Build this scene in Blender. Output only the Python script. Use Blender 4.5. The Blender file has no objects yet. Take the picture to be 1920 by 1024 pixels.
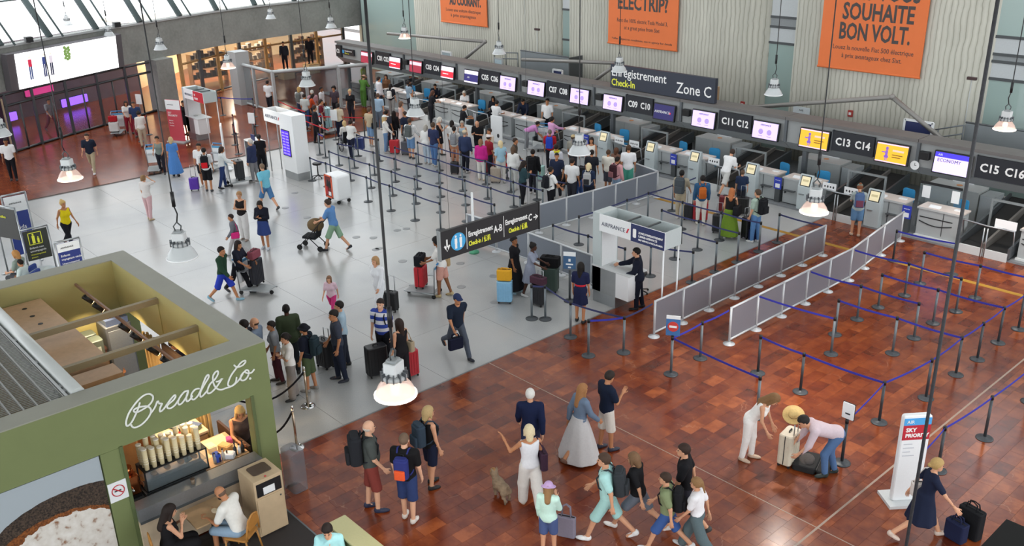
import bpy, math, random
import numpy as np
from mathutils import Vector, Matrix
random.seed(7)
PI = math.pi
sc = bpy.context.scene
COL = sc.collection

# ------------------------------------------------------------------ camera
CF, CPITCH, CROLL, CYAW, CH = 1747.33, 0.384274, -0.0229866, 0.8394319, 10.48938
def _cam():
    cy, sy = math.cos(CYAW), math.sin(CYAW)
    f0 = np.array([-sy, cy, 0]); r0 = np.array([cy, sy, 0]); up = np.array([0, 0, 1.])
    cp, sp = math.cos(CPITCH), math.sin(CPITCH)
    f = f0 * cp - up * sp; u = up * cp + f0 * sp
    cr, sr = math.cos(CROLL), math.sin(CROLL)
    return r0 * cr + u * sr, u * cr - r0 * sr, f
CR, CU, CFW = _cam()
cam = bpy.data.objects.new('camera', bpy.data.cameras.new('camera'))
COL.objects.link(cam)
cam.matrix_world = Matrix(((CR[0], CU[0], -CFW[0], 0), (CR[1], CU[1], -CFW[1], 0), (CR[2], CU[2], -CFW[2], CH), (0, 0, 0, 1)))
cam.data.sensor_width = 36.0
cam.data.lens = CF * 36 / 1920
cam.data.clip_end = 400
sc.camera = cam

# ------------------------------------------------------------------ light and exposure
sc.view_settings.view_transform = 'Standard'
sc.view_settings.look = 'None'
sc.view_settings.gamma = 1
sc.view_settings.use_curve_mapping = False
sc.view_settings.exposure = 0.38
w = bpy.data.worlds.new('overcast_daylight'); sc.world = w; w.use_nodes = True
w.node_tree.nodes['Background'].inputs[0].default_value = (0.93, 0.97, 1.0, 1)
w.node_tree.nodes['Background'].inputs[1].default_value = 2.2
PENDANT_W = 420.0          # watts of a lit pendant, used in the lamp builder

# ------------------------------------------------------------------ helpers
def G(px, py, z=0.0):
    """survey point: where the sight line of a photo pixel meets the level z"""
    d = CR * (px - 960) / CF - CU * (py - 512) / CF + CFW
    t = (z - CH) / d[2]
    return float(d[0] * t), float(d[1] * t)

def lin(c):
    return tuple(((v / 12.92) if v <= 0.04045 else ((v + 0.055) / 1.055) ** 2.4) for v in c)
_M = {}
def hexc(h):
    h = h.lstrip('#'); return tuple(int(h[i:i + 2], 16) / 255 for i in (0, 2, 4))
def mat(col, rough=0.6, metal=0.0, var=0.06, scale=30.0, bump=0.0, spec=0.5, name=None, emit=0.0, alpha=1.0, trans=0.0):
    """plain procedural material: sRGB hex colour with a little noise in value"""
    key = (col, rough, metal, var, scale, bump, spec, emit, alpha, trans)
    if key in _M: return _M[key]
    m = bpy.data.materials.new(name or 'surface_' + col.strip('#'))
    m.use_nodes = True; nt = m.node_tree; b = nt.nodes['Principled BSDF']
    c = lin(hexc(col))
    b.inputs['Roughness'].default_value = rough; b.inputs['Metallic'].default_value = metal
    b.inputs['Specular IOR Level'].default_value = spec
    if trans: b.inputs['Transmission Weight'].default_value = trans; b.inputs['IOR'].default_value = 1.1
    if alpha < 1: b.inputs['Alpha'].default_value = alpha
    if var > 0:
        tc = nt.nodes.new('ShaderNodeTexCoord'); n = nt.nodes.new('ShaderNodeTexNoise'); n.inputs['Scale'].default_value = scale; n.inputs['Detail'].default_value = 4
        nt.links.new(tc.outputs['Object'], n.inputs['Vector'])
        mx = nt.nodes.new('ShaderNodeMix'); mx.data_type = 'RGBA'
        mx.inputs[6].default_value = (*[v * (1 - var * 2) for v in c], 1); mx.inputs[7].default_value = (*[min(1, v * (1 + var * 2)) for v in c], 1)
        nt.links.new(n.outputs['Fac'], mx.inputs[0]); nt.links.new(mx.outputs[2], b.inputs['Base Color'])
        if bump:
            bp = nt.nodes.new('ShaderNodeBump'); bp.inputs['Strength'].default_value = bump; bp.inputs['Distance'].default_value = 0.01
            nt.links.new(n.outputs['Fac'], bp.inputs['Height']); nt.links.new(bp.outputs[0], b.inputs['Normal'])
    else:
        b.inputs['Base Color'].default_value = (*c, 1)
    if emit:
        b.inputs['Emission Color'].default_value = (*c, 1); b.inputs['Emission Strength'].default_value = emit
    m.diffuse_color = (*c, 1)
    _M[key] = m
    return m
def cloth(col): return mat(col, rough=0.85, var=0.05, scale=25, spec=0.2)

class MB:
    """collects simple solids; build() makes ONE mesh object"""
    def __init__(s): s.v, s.f, s.smooth = [], [], []
    def add(s, vs, fs, sm=False):
        o = len(s.v); s.v += [tuple(map(float, v)) for v in vs]; s.f += [tuple(o + i for i in f) for f in fs]; s.smooth += [sm] * len(fs); return s
    def box(s, x0, x1, y0, y1, z0, z1, rz=0, piv=None, M=None):
        vs = [(x, y, z) for z in (z0, z1) for y in (y0, y1) for x in (x0, x1)]
        if rz:
            px, py = piv or ((x0 + x1) / 2, (y0 + y1) / 2); c, q = math.cos(rz), math.sin(rz)
            vs = [(px + (x - px) * c - (y - py) * q, py + (x - px) * q + (y - py) * c, z) for x, y, z in vs]
        if M is not None: vs = [tuple(M @ Vector(v)) for v in vs]
        return s.add(vs, [(0, 2, 3, 1), (4, 5, 7, 6), (0, 1, 5, 4), (2, 6, 7, 3), (0, 4, 6, 2), (1, 3, 7, 5)])
    def rbox(s, x0, x1, y0, y1, z0, z1, r=0.03, n=3, axis='z'):
        """box with its four edges along an axis rounded"""
        def perm(a, b, c): return {'z': (a, b, c), 'y': (a, c, b), 'x': (c, a, b)}[axis]
        A0, A1, B0, B1, C0, C1 = {'z': (x0, x1, y0, y1, z0, z1), 'y': (x0, x1, z0, z1, y0, y1), 'x': (y0, y1, z0, z1, x0, x1)}[axis]
        r = min(r, (A1 - A0) / 2 - 1e-4, (B1 - B0) / 2 - 1e-4); ring = []
        for cx, cy, a0 in ((A1 - r, B1 - r, 0), (A0 + r, B1 - r, 90), (A0 + r, B0 + r, 180), (A1 - r, B0 + r, 270)):
            for k in range(n + 1):
                a = math.radians(a0 + 90 * k / n); ring.append((cx + r * math.cos(a), cy + r * math.sin(a)))
        N = len(ring); e = min(r, (C1 - C0) / 2) * 0.35; vs = []
        mx, my = (A0 + A1) / 2, (B0 + B1) / 2; sa = 1 - 2 * e / (A1 - A0); sb = 1 - 2 * e / (B1 - B0)
        for z, k in ((C0, 1), (C0 + e, 0), (C1 - e, 0), (C1, 1)):
            vs += [perm(mx + (a - mx) * (sa if k else 1), my + (b - my) * (sb if k else 1), z) for a, b in ring]
        fs = []
        flip = axis == 'y'
        for l in range(3):
            for i in range(N):
                q = (l * N + i, l * N + (i + 1) % N, (l + 1) * N + (i + 1) % N, (l + 1) * N + i)
                fs.append(q[::-1] if flip else q)
        t0, t1 = tuple(range(N))[::-1], tuple(range(3 * N, 4 * N))
        fs += [t0[::-1] if flip else t0, t1[::-1] if flip else t1]
        return s.add(vs, fs)
    def cyl(s, a, b, r, r2=None, n=10, cap=True):
        a, b = Vector(a), Vector(b); d = b - a
        if d.length < 1e-6: return s
        q = d.to_track_quat('Z', 'Y').to_matrix(); r2 = r if r2 is None else r2; vs = []
        for c, rr in ((a, r), (b, r2)):
            for i in range(n):
                t = 2 * PI * i / n; vs.append(tuple(c + q @ Vector((rr * math.cos(t), rr * math.sin(t), 0))))
        s.add(vs, [(i, (i + 1) % n, n + (i + 1) % n, n + i) for i in range(n)], True)
        if cap: 
            o = len(s.v) - 2 * n
            s.f += [tuple(o + i for i in range(n))[::-1], tuple(o + n + i for i in range(n))]; s.smooth += [False, False]
        return s
    def lathe(s, prof, c=(0, 0, 0), n=16, M=None):
        vs = []
        for r, z in prof:
            for i in range(n):
                t = 2 * PI * i / n; v = Vector((r * math.cos(t), r * math.sin(t), z))
                if M is not None: v = M @ v
                vs.append((c[0] + v.x, c[1] + v.y, c[2] + v.z))
        fs = []
        for l in range(len(prof) - 1):
            fs += [(l * n + i, l * n + (i + 1) % n, (l + 1) * n + (i + 1) % n, (l + 1) * n + i) for i in range(n)]
        s.add(vs, fs, True)
        o = len(s.v) - len(vs); k = (len(prof) - 1) * n
        if prof[0][0] > 1e-4: s.f.append(tuple(o + i for i in range(n))[::-1]); s.smooth.append(False)
        if prof[-1][0] > 1e-4: s.f.append(tuple(o + k + i for i in range(n))); s.smooth.append(False)
        return s
    def tube(s, pts, r, n=6):
        """one smooth swept tube through the points"""
        P = [Vector(p) for p in pts]; P = [p for k, p in enumerate(P) if k == 0 or (p - P[k - 1]).length > 1e-6]; k = len(P)
        T = [((P[min(i + 1, k - 1)] - P[max(i - 1, 0)])).normalized() for i in range(k)]
        a = Vector((0, 0, 1)) if abs(T[0].z) < .9 else Vector((1, 0, 0)); u = T[0].cross(a).normalized(); vs = []
        for i in range(k):
            u = (u - T[i] * u.dot(T[i])).normalized(); v = T[i].cross(u)
            c = 1.0
            if 0 < i < k - 1: c = min(1.6, 1 / max(.5, abs((P[i] - P[i - 1]).normalized().dot(T[i]))))
            for q in range(n): t = 2 * PI * q / n; vs.append(tuple(P[i] + (u * math.cos(t) + v * math.sin(t)) * r * c))
        s.add(vs, [(l * n + i, l * n + (i + 1) % n, (l + 1) * n + (i + 1) % n, (l + 1) * n + i) for l in range(k - 1) for i in range(n)], True)
        o = len(s.v) - len(vs); s.f += [tuple(o + i for i in range(n))[::-1], tuple(o + (k - 1) * n + i for i in range(n))]; s.smooth += [False, False]
        return s
    def prism(s, poly, z0, z1, M=None):
        n = len(poly); vs = [(x, y, z0) for x, y in poly] + [(x, y, z1) for x, y in poly]
        if M is not None: vs = [tuple(M @ Vector(v)) for v in vs]
        return s.add(vs, [tuple(range(n))[::-1], tuple(range(n, 2 * n))] + [(i, (i + 1) % n, n + (i + 1) % n, n + i) for i in range(n)])
    def ell(s, c, r, n=10, m=7):
        prof = [(math.sin(PI * k / m), -math.cos(PI * k / m)) for k in range(m + 1)]
        vs = [(c[0] + r[0] * a * math.cos(2 * PI * i / n), c[1] + r[1] * a * math.sin(2 * PI * i / n), c[2] + r[2] * b) for a, b in prof for i in range(n)]
        return s.add(vs, [(l * n + i, l * n + (i + 1) % n, (l + 1) * n + (i + 1) % n, (l + 1) * n + i) for l in range(m) for i in range(n)], True)
    def mesh(s, name):
        me = bpy.data.meshes.new(name); me.from_pydata(s.v, [], s.f)
        me.polygons.foreach_set('use_smooth', s.smooth); me.update(); return me
    def build(s, name, m, parent=None, loc=None, rz=0):
        return link(name, s.mesh(name), m, parent, loc, rz)

def link(name, me, m, parent=None, loc=None, rz=0):
    o = bpy.data.objects.new(name, me); COL.objects.link(o)
    if m is not None and me is not None:
        if len(me.materials) == 0: me.materials.append(None)
        o.material_slots[0].link = 'OBJECT'; o.material_slots[0].material = m
    if parent: o.parent = parent
    if loc is not None: o.location = loc
    if rz: o.rotation_euler = (0, 0, rz)
    return o
def tag(o, label=None, cat=None, group=None, kind=None):
    if label: o['label'] = label
    if cat: o['category'] = cat
    if group: o['group'] = group
    if kind: o['kind'] = kind
    return o
def thing(name, label, cat, loc=(0, 0, 0), rz=0, group=None):
    o = bpy.data.objects.new(name, None); COL.objects.link(o); o.location = loc; o.rotation_euler = (0, 0, rz)
    o.empty_display_size = 0.2
    return tag(o, label, cat, group)
def struct(o): o['kind'] = 'structure'; return o
def copy_tree(o, parent=None):
    c = o.copy(); COL.objects.link(c); c.parent = parent
    for ch in KIDS(o): copy_tree(ch, c)
    return c
def KIDS(o): return list(o.children)
TEXTS = []
def text(body, size, m, parent, loc, rot=(PI / 2, 0, 0), align='LEFT', bold=0.0, sx=1.0, name='lettering', shear=0.0, gap=1.0, fit=None):
    cu = bpy.data.curves.new(name, 'FONT'); cu.body = body; cu.size = size; cu.align_x = align; cu.align_y = 'BOTTOM_BASELINE'
    cu.extrude = 0.003; cu.offset = bold; cu.shear = shear; cu.resolution_u = 2; cu.space_line = gap
    o = bpy.data.objects.new(name, cu); COL.objects.link(o); o.parent = parent; o.location = loc; o.rotation_euler = rot; o.scale = (sx, 1, 1)
    TEXTS.append((o, m, fit)); return o
FX = (PI / 2, 0, PI / 2)      # lettering on a face that looks along +X
FY = (PI / 2, 0, 0)           # lettering on a face that looks along -Y

WHITE = mat('#e9ebec', 0.45, var=0.02); OFFW = mat('#cfd2d2', 0.5, var=0.03)
GREY = mat('#8f9495', 0.45, var=0.04); LGREY = mat('#b3b6b6', 0.5, var=0.04); DGREY = mat('#4a4e50', 0.5, var=0.04)
BLACK = mat('#131417', 0.5, var=0.05); NEARBLK = mat('#22252c', 0.45, var=0.04)
STEEL = mat('#a9adb0', 0.32, metal=0.85, var=0.03); DSTEEL = mat('#6d7276', 0.4, metal=0.7, var=0.03); CHROME = mat('#d8d8d8', 0.12, metal=1.0, var=0.0)
INKW = mat('#f4f4f2', 0.5, var=0.0); INKY = mat('#eff04a', 0.5, var=0.0); INKB = mat('#2b2b30', 0.6, var=0.0); NAVY = mat('#27305e', 0.5, var=0.03)
RUBBER = mat('#1b1b1c', 0.8, var=0.03)
# ------------------------------------------------------------------ surface materials of the hall
def nodes(name):
    m = bpy.data.materials.new(name); m.use_nodes = True; return m, m.node_tree, m.node_tree.nodes['Principled BSDF']
def N(nt, t, **kw):
    n = nt.nodes.new('ShaderNode' + t)
    for k, v in kw.items(): n.inputs[k].default_value = v
    return n
def ramp(nt, fac, stops):
    r = nt.nodes.new('ShaderNodeValToRGB'); el = r.color_ramp.elements
    while len(el) < len(stops): el.new(0.5)
    for e, (p, c) in zip(el, stops): e.position = p; e.color = (*lin(hexc(c)), 1)
    nt.links.new(fac, r.inputs[0]); return r
def marble():
    m, nt, b = nodes('red_marble'); g = nt.nodes.new('ShaderNodeNewGeometry')
    a = nt.nodes.new('ShaderNodeAttribute'); a.attribute_name = 'tint'
    n1 = N(nt, 'TexNoise', Scale=1.7, Detail=8.0, Roughness=0.65); n2 = N(nt, 'TexNoise', Scale=2.6, Detail=7.0, Roughness=0.6)
    for n in (n1, n2): nt.links.new(g.outputs['Position'], n.inputs['Vector'])
    ad = nt.nodes.new('ShaderNodeMath'); ad.operation = 'MULTIPLY_ADD'; ad.inputs[1].default_value = 0.42
    nt.links.new(a.outputs['Fac'], ad.inputs[0]); nt.links.new(n2.outputs['Fac'], ad.inputs[2])
    r = ramp(nt, ad.outputs[0], [(0.25, '#3f1c10'), (0.55, '#672a14'), (0.85, '#84401f'), (1.0, '#9a512a')])
    v = N(nt, 'TexVoronoi', Scale=0.9); v.feature = 'DISTANCE_TO_EDGE'
    mp = nt.nodes.new('ShaderNodeMix'); mp.data_type = 'RGBA'; mp.inputs[0].default_value = 0.25
    nt.links.new(g.outputs['Position'], mp.inputs[6]); nt.links.new(n2.outputs['Color'], mp.inputs[7]); nt.links.new(mp.outputs[2], v.inputs['Vector'])
    vr = ramp(nt, v.outputs['Distance'], [(0.0, '#ffffff'), (0.008, '#000000')])
    vm = nt.nodes.new('ShaderNodeMath'); vm.operation = 'MULTIPLY'; nt.links.new(vr.outputs[0], vm.inputs[0])
    nr = ramp(nt, n1.outputs['Fac'], [(0.5, '#000000'), (0.62, '#a0a0a0')]); nt.links.new(nr.outputs[0], vm.inputs[1])
    mx = nt.nodes.new('ShaderNodeMix'); mx.data_type = 'RGBA'; mx.inputs[7].default_value = (*lin(hexc('#c08a68')), 1)
    nt.links.new(vm.outputs[0], mx.inputs[0]); nt.links.new(r.outputs[0], mx.inputs[6]); nt.links.new(mx.outputs[2], b.inputs['Base Color'])
    b.inputs['Roughness'].default_value = 0.22; b.inputs['Specular IOR Level'].default_value = 0.45
    return m
def terrazzo():
    m, nt, b = nodes('grey_terrazzo'); g = nt.nodes.new('ShaderNodeNewGeometry')
    n1 = N(nt, 'TexNoise', Scale=0.35, Detail=3.0); n2 = N(nt, 'TexNoise', Scale=40.0, Detail=2.0)
    for n in (n1, n2): nt.links.new(g.outputs['Position'], n.inputs['Vector'])
    mm = nt.nodes.new('ShaderNodeMath'); mm.operation = 'MULTIPLY_ADD'; mm.inputs[1].default_value = 0.3
    nt.links.new(n2.outputs['Fac'], mm.inputs[0]); nt.links.new(n1.outputs['Fac'], mm.inputs[2])
    r = ramp(nt, mm.outputs[0], [(0.4, '#97999a'), (0.62, '#a6a7a6'), (0.85, '#b0aeab')])
    nt.links.new(r.outputs[0], b.inputs['Base Color']); b.inputs['Roughness'].default_value = 0.24
    return m
def concrete(name, ca, cb, board=0.0):
    m, nt, b = nodes(name); g = nt.nodes.new('ShaderNodeNewGeometry')
    n1 = N(nt, 'TexNoise', Scale=0.6, Detail=7.0); n2 = N(nt, 'TexNoise', Scale=7.0, Detail=5.0)
    sx = nt.nodes.new('ShaderNodeVectorMath'); sx.operation = 'MULTIPLY'; sx.inputs[1].default_value = (1, 1, 0.12 if board else 1)
    nt.links.new(g.outputs['Position'], sx.inputs[0])
    for n in (n1, n2): nt.links.new(sx.outputs[0], n.inputs['Vector'])
    mm = nt.nodes.new('ShaderNodeMath'); mm.operation = 'MULTIPLY_ADD'; mm.inputs[1].default_value = 0.5
    nt.links.new(n2.outputs['Fac'], mm.inputs[0]); nt.links.new(n1.outputs['Fac'], mm.inputs[2])
    r = ramp(nt, mm.outputs[0], [(0.5, ca), (1.0, cb)]); out = r.outputs[0]
    if board:
        wv = N(nt, 'TexWave', Scale=board, Distortion=2.2); wv.bands_direction = 'X'; wv.inputs['Detail'].default_value = 2.0
        nt.links.new(g.outputs['Position'], wv.inputs['Vector'])
        wr = ramp(nt, wv.outputs['Fac'], [(0.0, '#c9c9c3'), (0.10, '#f4f4f2'), (1.0, '#ffffff')])
        mx = nt.nodes.new('ShaderNodeMix'); mx.data_type = 'RGBA'; mx.blend_type = 'MULTIPLY'; mx.inputs[0].default_value = 1.0
        nt.links.new(out, mx.inputs[6]); nt.links.new(wr.outputs[0], mx.inputs[7]); out = mx.outputs[2]
        bp = N(nt, 'Bump', Strength=0.22, Distance=0.03); nt.links.new(wv.outputs['Fac'], bp.inputs['Height']); nt.links.new(bp.outputs[0], b.inputs['Normal'])
    nt.links.new(out, b.inputs['Base Color']); b.inputs['Roughness'].default_value = 0.85
    return m
MARBLE, TERRAZZO = marble(), terrazzo()
CONC = concrete('beam_concrete', '#7d7f7b', '#9a9b96'); BOARDC = concrete('board_marked_concrete', '#b2b1a6', '#d2d0c4', 1.7)
_GL = {}
def sempty(name):
    o = bpy.data.objects.new(name, None); COL.objects.link(o); o['kind'] = 'structure'; return o
def glassm(name, col, alpha, rough=0.05):
    if name in _GL: return _GL[name]
    m, nt, b = nodes(name); b.inputs['Base Color'].default_value = (*lin(hexc(col)), 1); b.inputs['Roughness'].default_value = rough; b.inputs['Alpha'].default_value = alpha
    n = N(nt, 'TexNoise', Scale=3.0); g = nt.nodes.new('ShaderNodeNewGeometry'); nt.links.new(g.outputs['Position'], n.inputs['Vector'])
    bp = N(nt, 'Bump', Strength=0.02); nt.links.new(n.outputs['Fac'], bp.inputs['Height']); nt.links.new(bp.outputs[0], b.inputs['Normal'])
    _GL[name] = m; return m
GLASS = glassm('clear_glass', '#7c8a90', 0.25); GLASSG = glassm('green_tinted_glass', '#a3b8b3', 0.85, 0.15); GLASSD = glassm('dark_glass', '#3a4248', 0.5)
SMOKE = glassm('smoked_panel', '#85858e', 0.72, 0.35)

# ------------------------------------------------------------------ floor
floor = struct(MB().box(-75, 12, -12, 46, -0.30, -0.012).build('floor', mat('#5a5450', 0.8)))
def tint_mesh(mb, name, tints):
    me = mb.mesh(name); at = me.attributes.new('tint', 'FLOAT', 'FACE'); at.data.foreach_set('value', tints); return me
# terrazzo slabs of the middle zone
sl = MB().box(0, 2.873, 0, 2.873, -0.010, 0.0).mesh('terrazzo_slab')
for i in range(8):
    for j in range(13):
        x0, y0 = -38.0 + i * 2.88, -8.4 + j * 2.88
        if x0 + 2.9 > -15.4: pass
        if i < 7: link('terrazzo_slab', sl, TERRAZZO, floor, (x0, y0, 0))
sl2 = MB().box(0, 2.41, 0, 2.873, -0.010, 0.0).mesh('terrazzo_slab')
for j in range(13): link('terrazzo_slab', sl2, TERRAZZO, floor, (-17.84, -8.4 + j * 2.88, 0))
# marble tiles of the near zone: those that show largest are single parts, the rest one part
TW, TL = 0.30, 0.495
tm = [tint_mesh(MB().box(0, TW - 0.003, 0, TL - 0.003, -0.010, 0.0), 'marble_tile', [t] * 6) for t in np.linspace(0.0, 1.0, 9)]
cand = []
rnd = random.Random(3)
ix = 0; x = -15.41
while x < 4:
    off = rnd.random() * TL; y = 2.0 - off
    while y < 28.4:
        cx, cy = x + TW / 2, y + TL / 2
        skip = False
        if not skip:
            d = np.array([cx, cy, -CH]); k = d @ CFW
            u, v = 960 + CF * (d @ CR) / k, 512 - CF * (d @ CU) / k
            cand.append((0 if (0 < u < 1920 and 0 < v < 1024) else 1, k, x, y, min(8, max(0, int(rnd.gauss(4, 2.4))))))
        y += TL
    x += TW
cand.sort()
for vis, k, x, y, t in cand[:300]: link('marble_tile', tm[t], MARBLE, floor, (x, y, 0))
rest, tn = MB(), []
for vis, k, x, y, t in cand[300:]: rest.add([(x, y, 0), (x + TW - .003, y, 0), (x + TW - .003, y + TL - .003, 0), (x, y + TL - .003, 0)], [(0, 1, 2, 3)]); tn.append(t / 8)
o = link('marble_tiles_beyond', tint_mesh(rest, 'marble_tiles_beyond', tn), MARBLE, floor); o['kind'] = 'stuff'
rest, tn = MB(), []
for i in range(46):
    for j in range(56):
        x, y = -75 + i * 0.8, 0 + j * 0.8
        rest.add([(x, y, 0), (x + .797, y, 0), (x + .797, y + .797, 0), (x, y + .797, 0)], [(0, 1, 2, 3)]); tn.append(rnd.random() * 0.6)
o = link('marble_tiles_far_zone', tint_mesh(rest, 'marble_tiles_far_zone', tn), MARBLE, floor); o['kind'] = 'stuff'
INLAY = mat('#a08a78', 0.4)
MB().box(-6.575, -6.535, 2, 28.3, -0.01, 0.001).build('inlay_line', INLAY, floor)
MB().box(-15.4, 2, 13.0, 13.02, -0.01, 0.0015).build('inlay_line', INLAY, floor)
MB().box(-15.445, -15.40, -8, 28.3, -0.01, 0.001).build('inlay_line', mat('#6a6a6a', 0.4), floor)
MB().box(-38.03, -37.99, -8, 36, -0.01, 0.001).build('inlay_line', mat('#6a6a6a', 0.4), floor)
MB().box(-21.0, -6.2, 25.98, 26.16, -0.005, 0.003).build('yellow_line', mat('#a0761a', 0.5, var=0.12, scale=4), floor)
# round floor outlets of the terrazzo
for q in ((863, 494), (925, 518), (865, 538), (928, 567), (700, 446), (762, 429), (705, 468), (412, 362), (553, 362), (576, 408), (535, 390), (668, 445), (710, 466), (755, 490), (745, 432)):
    x, y = G(*q); MB().lathe([(0.13, 0), (0.13, 0.004), (0.11, 0.006)], n=20).build('floor_outlet_lid', mat('#8b8d8e', 0.4, metal=.4), floor, (x, y, 0))

# ------------------------------------------------------------------ the far side: curved beam, rafters, glazing
BP = [(-44.0, 5.2), (-45.6, 8.4), (-47.0, 11.3), (-48.6, 14.4), (-50.1, 17.8), (-51.2, 20.8), (-52.6, 24.2), (-53.4, 27.6), (-54.2, 36.5)]
def band(path, t, z0, z1):
    mb = MB()
    for (a, b), (c, d) in zip(path[:-1], path[1:]):
        l = math.hypot(c - a, d - b); nx, ny = -(d - b) / l * t, (c - a) / l * t
        mb.add([(a, b, z0), (c, d, z0), (c + nx, d + ny, z0), (a + nx, b + ny, z0), (a, b, z1), (c, d, z1), (c + nx, d + ny, z1), (a + nx, b + ny, z1)],
               [(0, 1, 2, 3)[::-1], (4, 5, 6, 7), (0, 1, 5, 4), (2, 3, 7, 6), (1, 2, 6, 5), (3, 0, 4, 7)])
    return mb
beam = struct(band(BP, 0.7, 2.72, 4.68).build('wall_far_beam', CONC))
band(BP, -0.06, 4.62, 4.72).build('sill_profile', LGREY, beam)
# rafters and panes lean outwards from the beam
def seg_at(s):
    L = 0
    for (a, b), (c, d) in zip(BP[:-1], BP[1:]):
        l = math.hypot(c - a, d - b)
        if L + l >= s: t = (s - L) / l; return (a + (c - a) * t, b + (d - b) * t), (-(d - b) / l, (c - a) / l)
        L += l
    return BP[-1], (-1, 0)
sky = sempty('window_1')
RISE = 4.2; LEAN = 0.66; prev = None; s = 1.6; RAFT = mat('#5f6f70', 0.4, var=0.03)
while s < 34:
    (x, y), (nx, ny) = seg_at(s)
    A = Vector((x, y, 4.72)); B = Vector((x + nx * RISE * LEAN, y + ny * RISE * LEAN, 4.72 + RISE))
    MB().cyl(A, B, 0.16, n=10).build('rafter', RAFT, sky)
    off = Vector((0, 0, 0.28)); A2 = A + Vector((0.35, 0.75, 0)) * 0.7; B2 = B + Vector((0.35, 0.75, 0)) * 0.7
    MB().cyl(A2, B2, 0.05, n=6).build('tie_rod', RAFT, sky)
    MB().cyl((A + B) / 2, (A2 + B2) / 2, 0.022, n=6).build('strut', RAFT, sky)
    if prev:
        for f in (0.42, 0.98):
            MB().cyl(prev[0].lerp(prev[1], f), A.lerp(B, f), 0.05, n=6).build('mullion', RAFT, sky)
        for f0, f1 in ((0.0, 0.42), (0.42, 0.98)):
            q = [prev[0].lerp(prev[1], f0), A.lerp(B, f0), A.lerp(B, f1), prev[0].lerp(prev[1], f1)]
            nn = (q[1] - q[0]).cross(q[3] - q[0]).normalized() * 0.02
            MB().add([tuple(v) for v in q] + [tuple(v + nn) for v in q], [(0, 1, 2, 3), (7, 6, 5, 4), (0, 4, 5, 1), (1, 5, 6, 2), (2, 6, 7, 3), (3, 7, 4, 0)]).build('pane', glassm('roof_glass', '#f2f6f8', 0.06), sky)
    prev = (A, B); s += 2.85
# pier, glazed doors under the beam and the lit corridor behind them
struct(MB().box(-51.35, -50.3, 19.7, 20.75, 0, 2.75, rz=0.2).build('wall_pier', CONC))
gl = sempty('door_1')
FRAME = mat('#45484b', 0.4, metal=.4, var=0.03)
GP = [(-45.2, 8.6), (-46.62, 11.23), (-47.42, 12.65), (-48.32, 14.44), (-49.1, 16.22), (-49.86, 17.95), (-50.55, 19.6)]
for (a, b), (c, d) in zip(GP[:-1], GP[1:]):
    MB().box(a - .06, a + .06, b - .06, b + .06, 0, 2.72).build('door_post', FRAME, gl)
    m_ = MB()
    for z in (0.06, 2.15, 2.66): m_.cyl((a, b, z), (c, d, z), 0.06, n=4)
    m_.build('door_rail', FRAME, gl)
    mx, my = (a + c) / 2, (b + d) / 2; MB().cyl((mx, my, 0), (mx, my, 2.15), 0.045, n=4).build('door_stile', FRAME, gl)
    for (p, q), (r_, t_) in (((a, b), (mx, my)), ((mx, my), (c, d))):
        band([(p, q), (r_, t_)], 0.012, 0.1, 2.62).build('pane', glassm('door_glass', '#5b5560', 0.22), gl)
struct(band([(-50.5, 6.6), (-54.5, 14.0), (-57.5, 21.5)], 0.2, 0, 4.0).build('wall_corridor', mat('#6a5a62', 0.6, var=0.1, scale=1.5)))
VIOLET = mat('#7a4ff0', 0.5, var=0.0, emit=2.6); MAGENTA = mat('#d03a86', 0.5, var=0.0, emit=0.8)
for k, (f, z0, z1, m_) in enumerate(((0.15, .2, .62, VIOLET), (0.42, .2, .62, VIOLET), (0.60, 1.2, 2.3, MAGENTA), (0.75, .2, .62, VIOLET), (0.3, 1.2, 2.3, MAGENTA))):
    x, y = -50.2 - 6.4 * f, 6.9 + 13.2 * f
    t = thing('light_panel', ['low violet light panel nearest the far corner behind the glass doors', 'low violet light panel midway behind the glass doors', 'tall magenta light panel deeper in the glazed corridor', 'low violet light panel beside the concrete pier', 'tall magenta light panel nearest the dark display'][k], 'light panel', (x, y, z0), math.atan2(13.2, -6.4))
    MB().rbox(-.9, .9, -.05, .05, 0, z1 - z0, 0.02, axis='y').build('lit_face', m_, t); MB().box(-.95, .95, .05, .1, -.04, z1 - z0 + .04).build('frame', BLACK, t)

# bright shop zone right of the pier
struct(band([(-57.5, 21.2), (-63, 27), (-64, 38)], 0.2, 0, 3.6).build('wall_shop', mat('#d8c29a', 0.7, var=0.08, scale=2)))
struct(MB().prism([(-64, 22), (-53.2, 22), (-55.0, 28), (-55.6, 36.4), (-64, 36.4)], 3.6, 3.7).build('ceiling_shop', mat('#d6ccb8', 0.7)))
WOOD = mat('#b08a58', 0.55, var=0.15, scale=8); CREAM = mat('#d7c7a4', 0.6, var=0.06)
sh = thing('shop_glazing', 'timber framed shop front with glass panes behind the concrete pier', 'shop front')
for k, (x, y) in enumerate(((-51.8, 21.8), (-52.6, 23.3), (-53.4, 24.8), (-54.1, 26.6), (-54.6, 28.6), (-54.9, 30.6), (-55.1, 32.6), (-55.3, 34.8))):
    MB().box(x - .09, x + .09, y - .09, y + .09, 0, 3.6).build('post', [WOOD, DSTEEL][k % 2], sh)
    if k:
        for z in (0.1, 2.1, 3.3): MB().cyl((px_, py_, z), (x, y, z), 0.06, n=4).build('rail', WOOD if z > 1 else DSTEEL, sh)
        band([(px_, py_), (x, y)], 0.012, 0.15, 3.3).build('pane', GLASS, sh)
    px_, py_ = x, y
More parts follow.
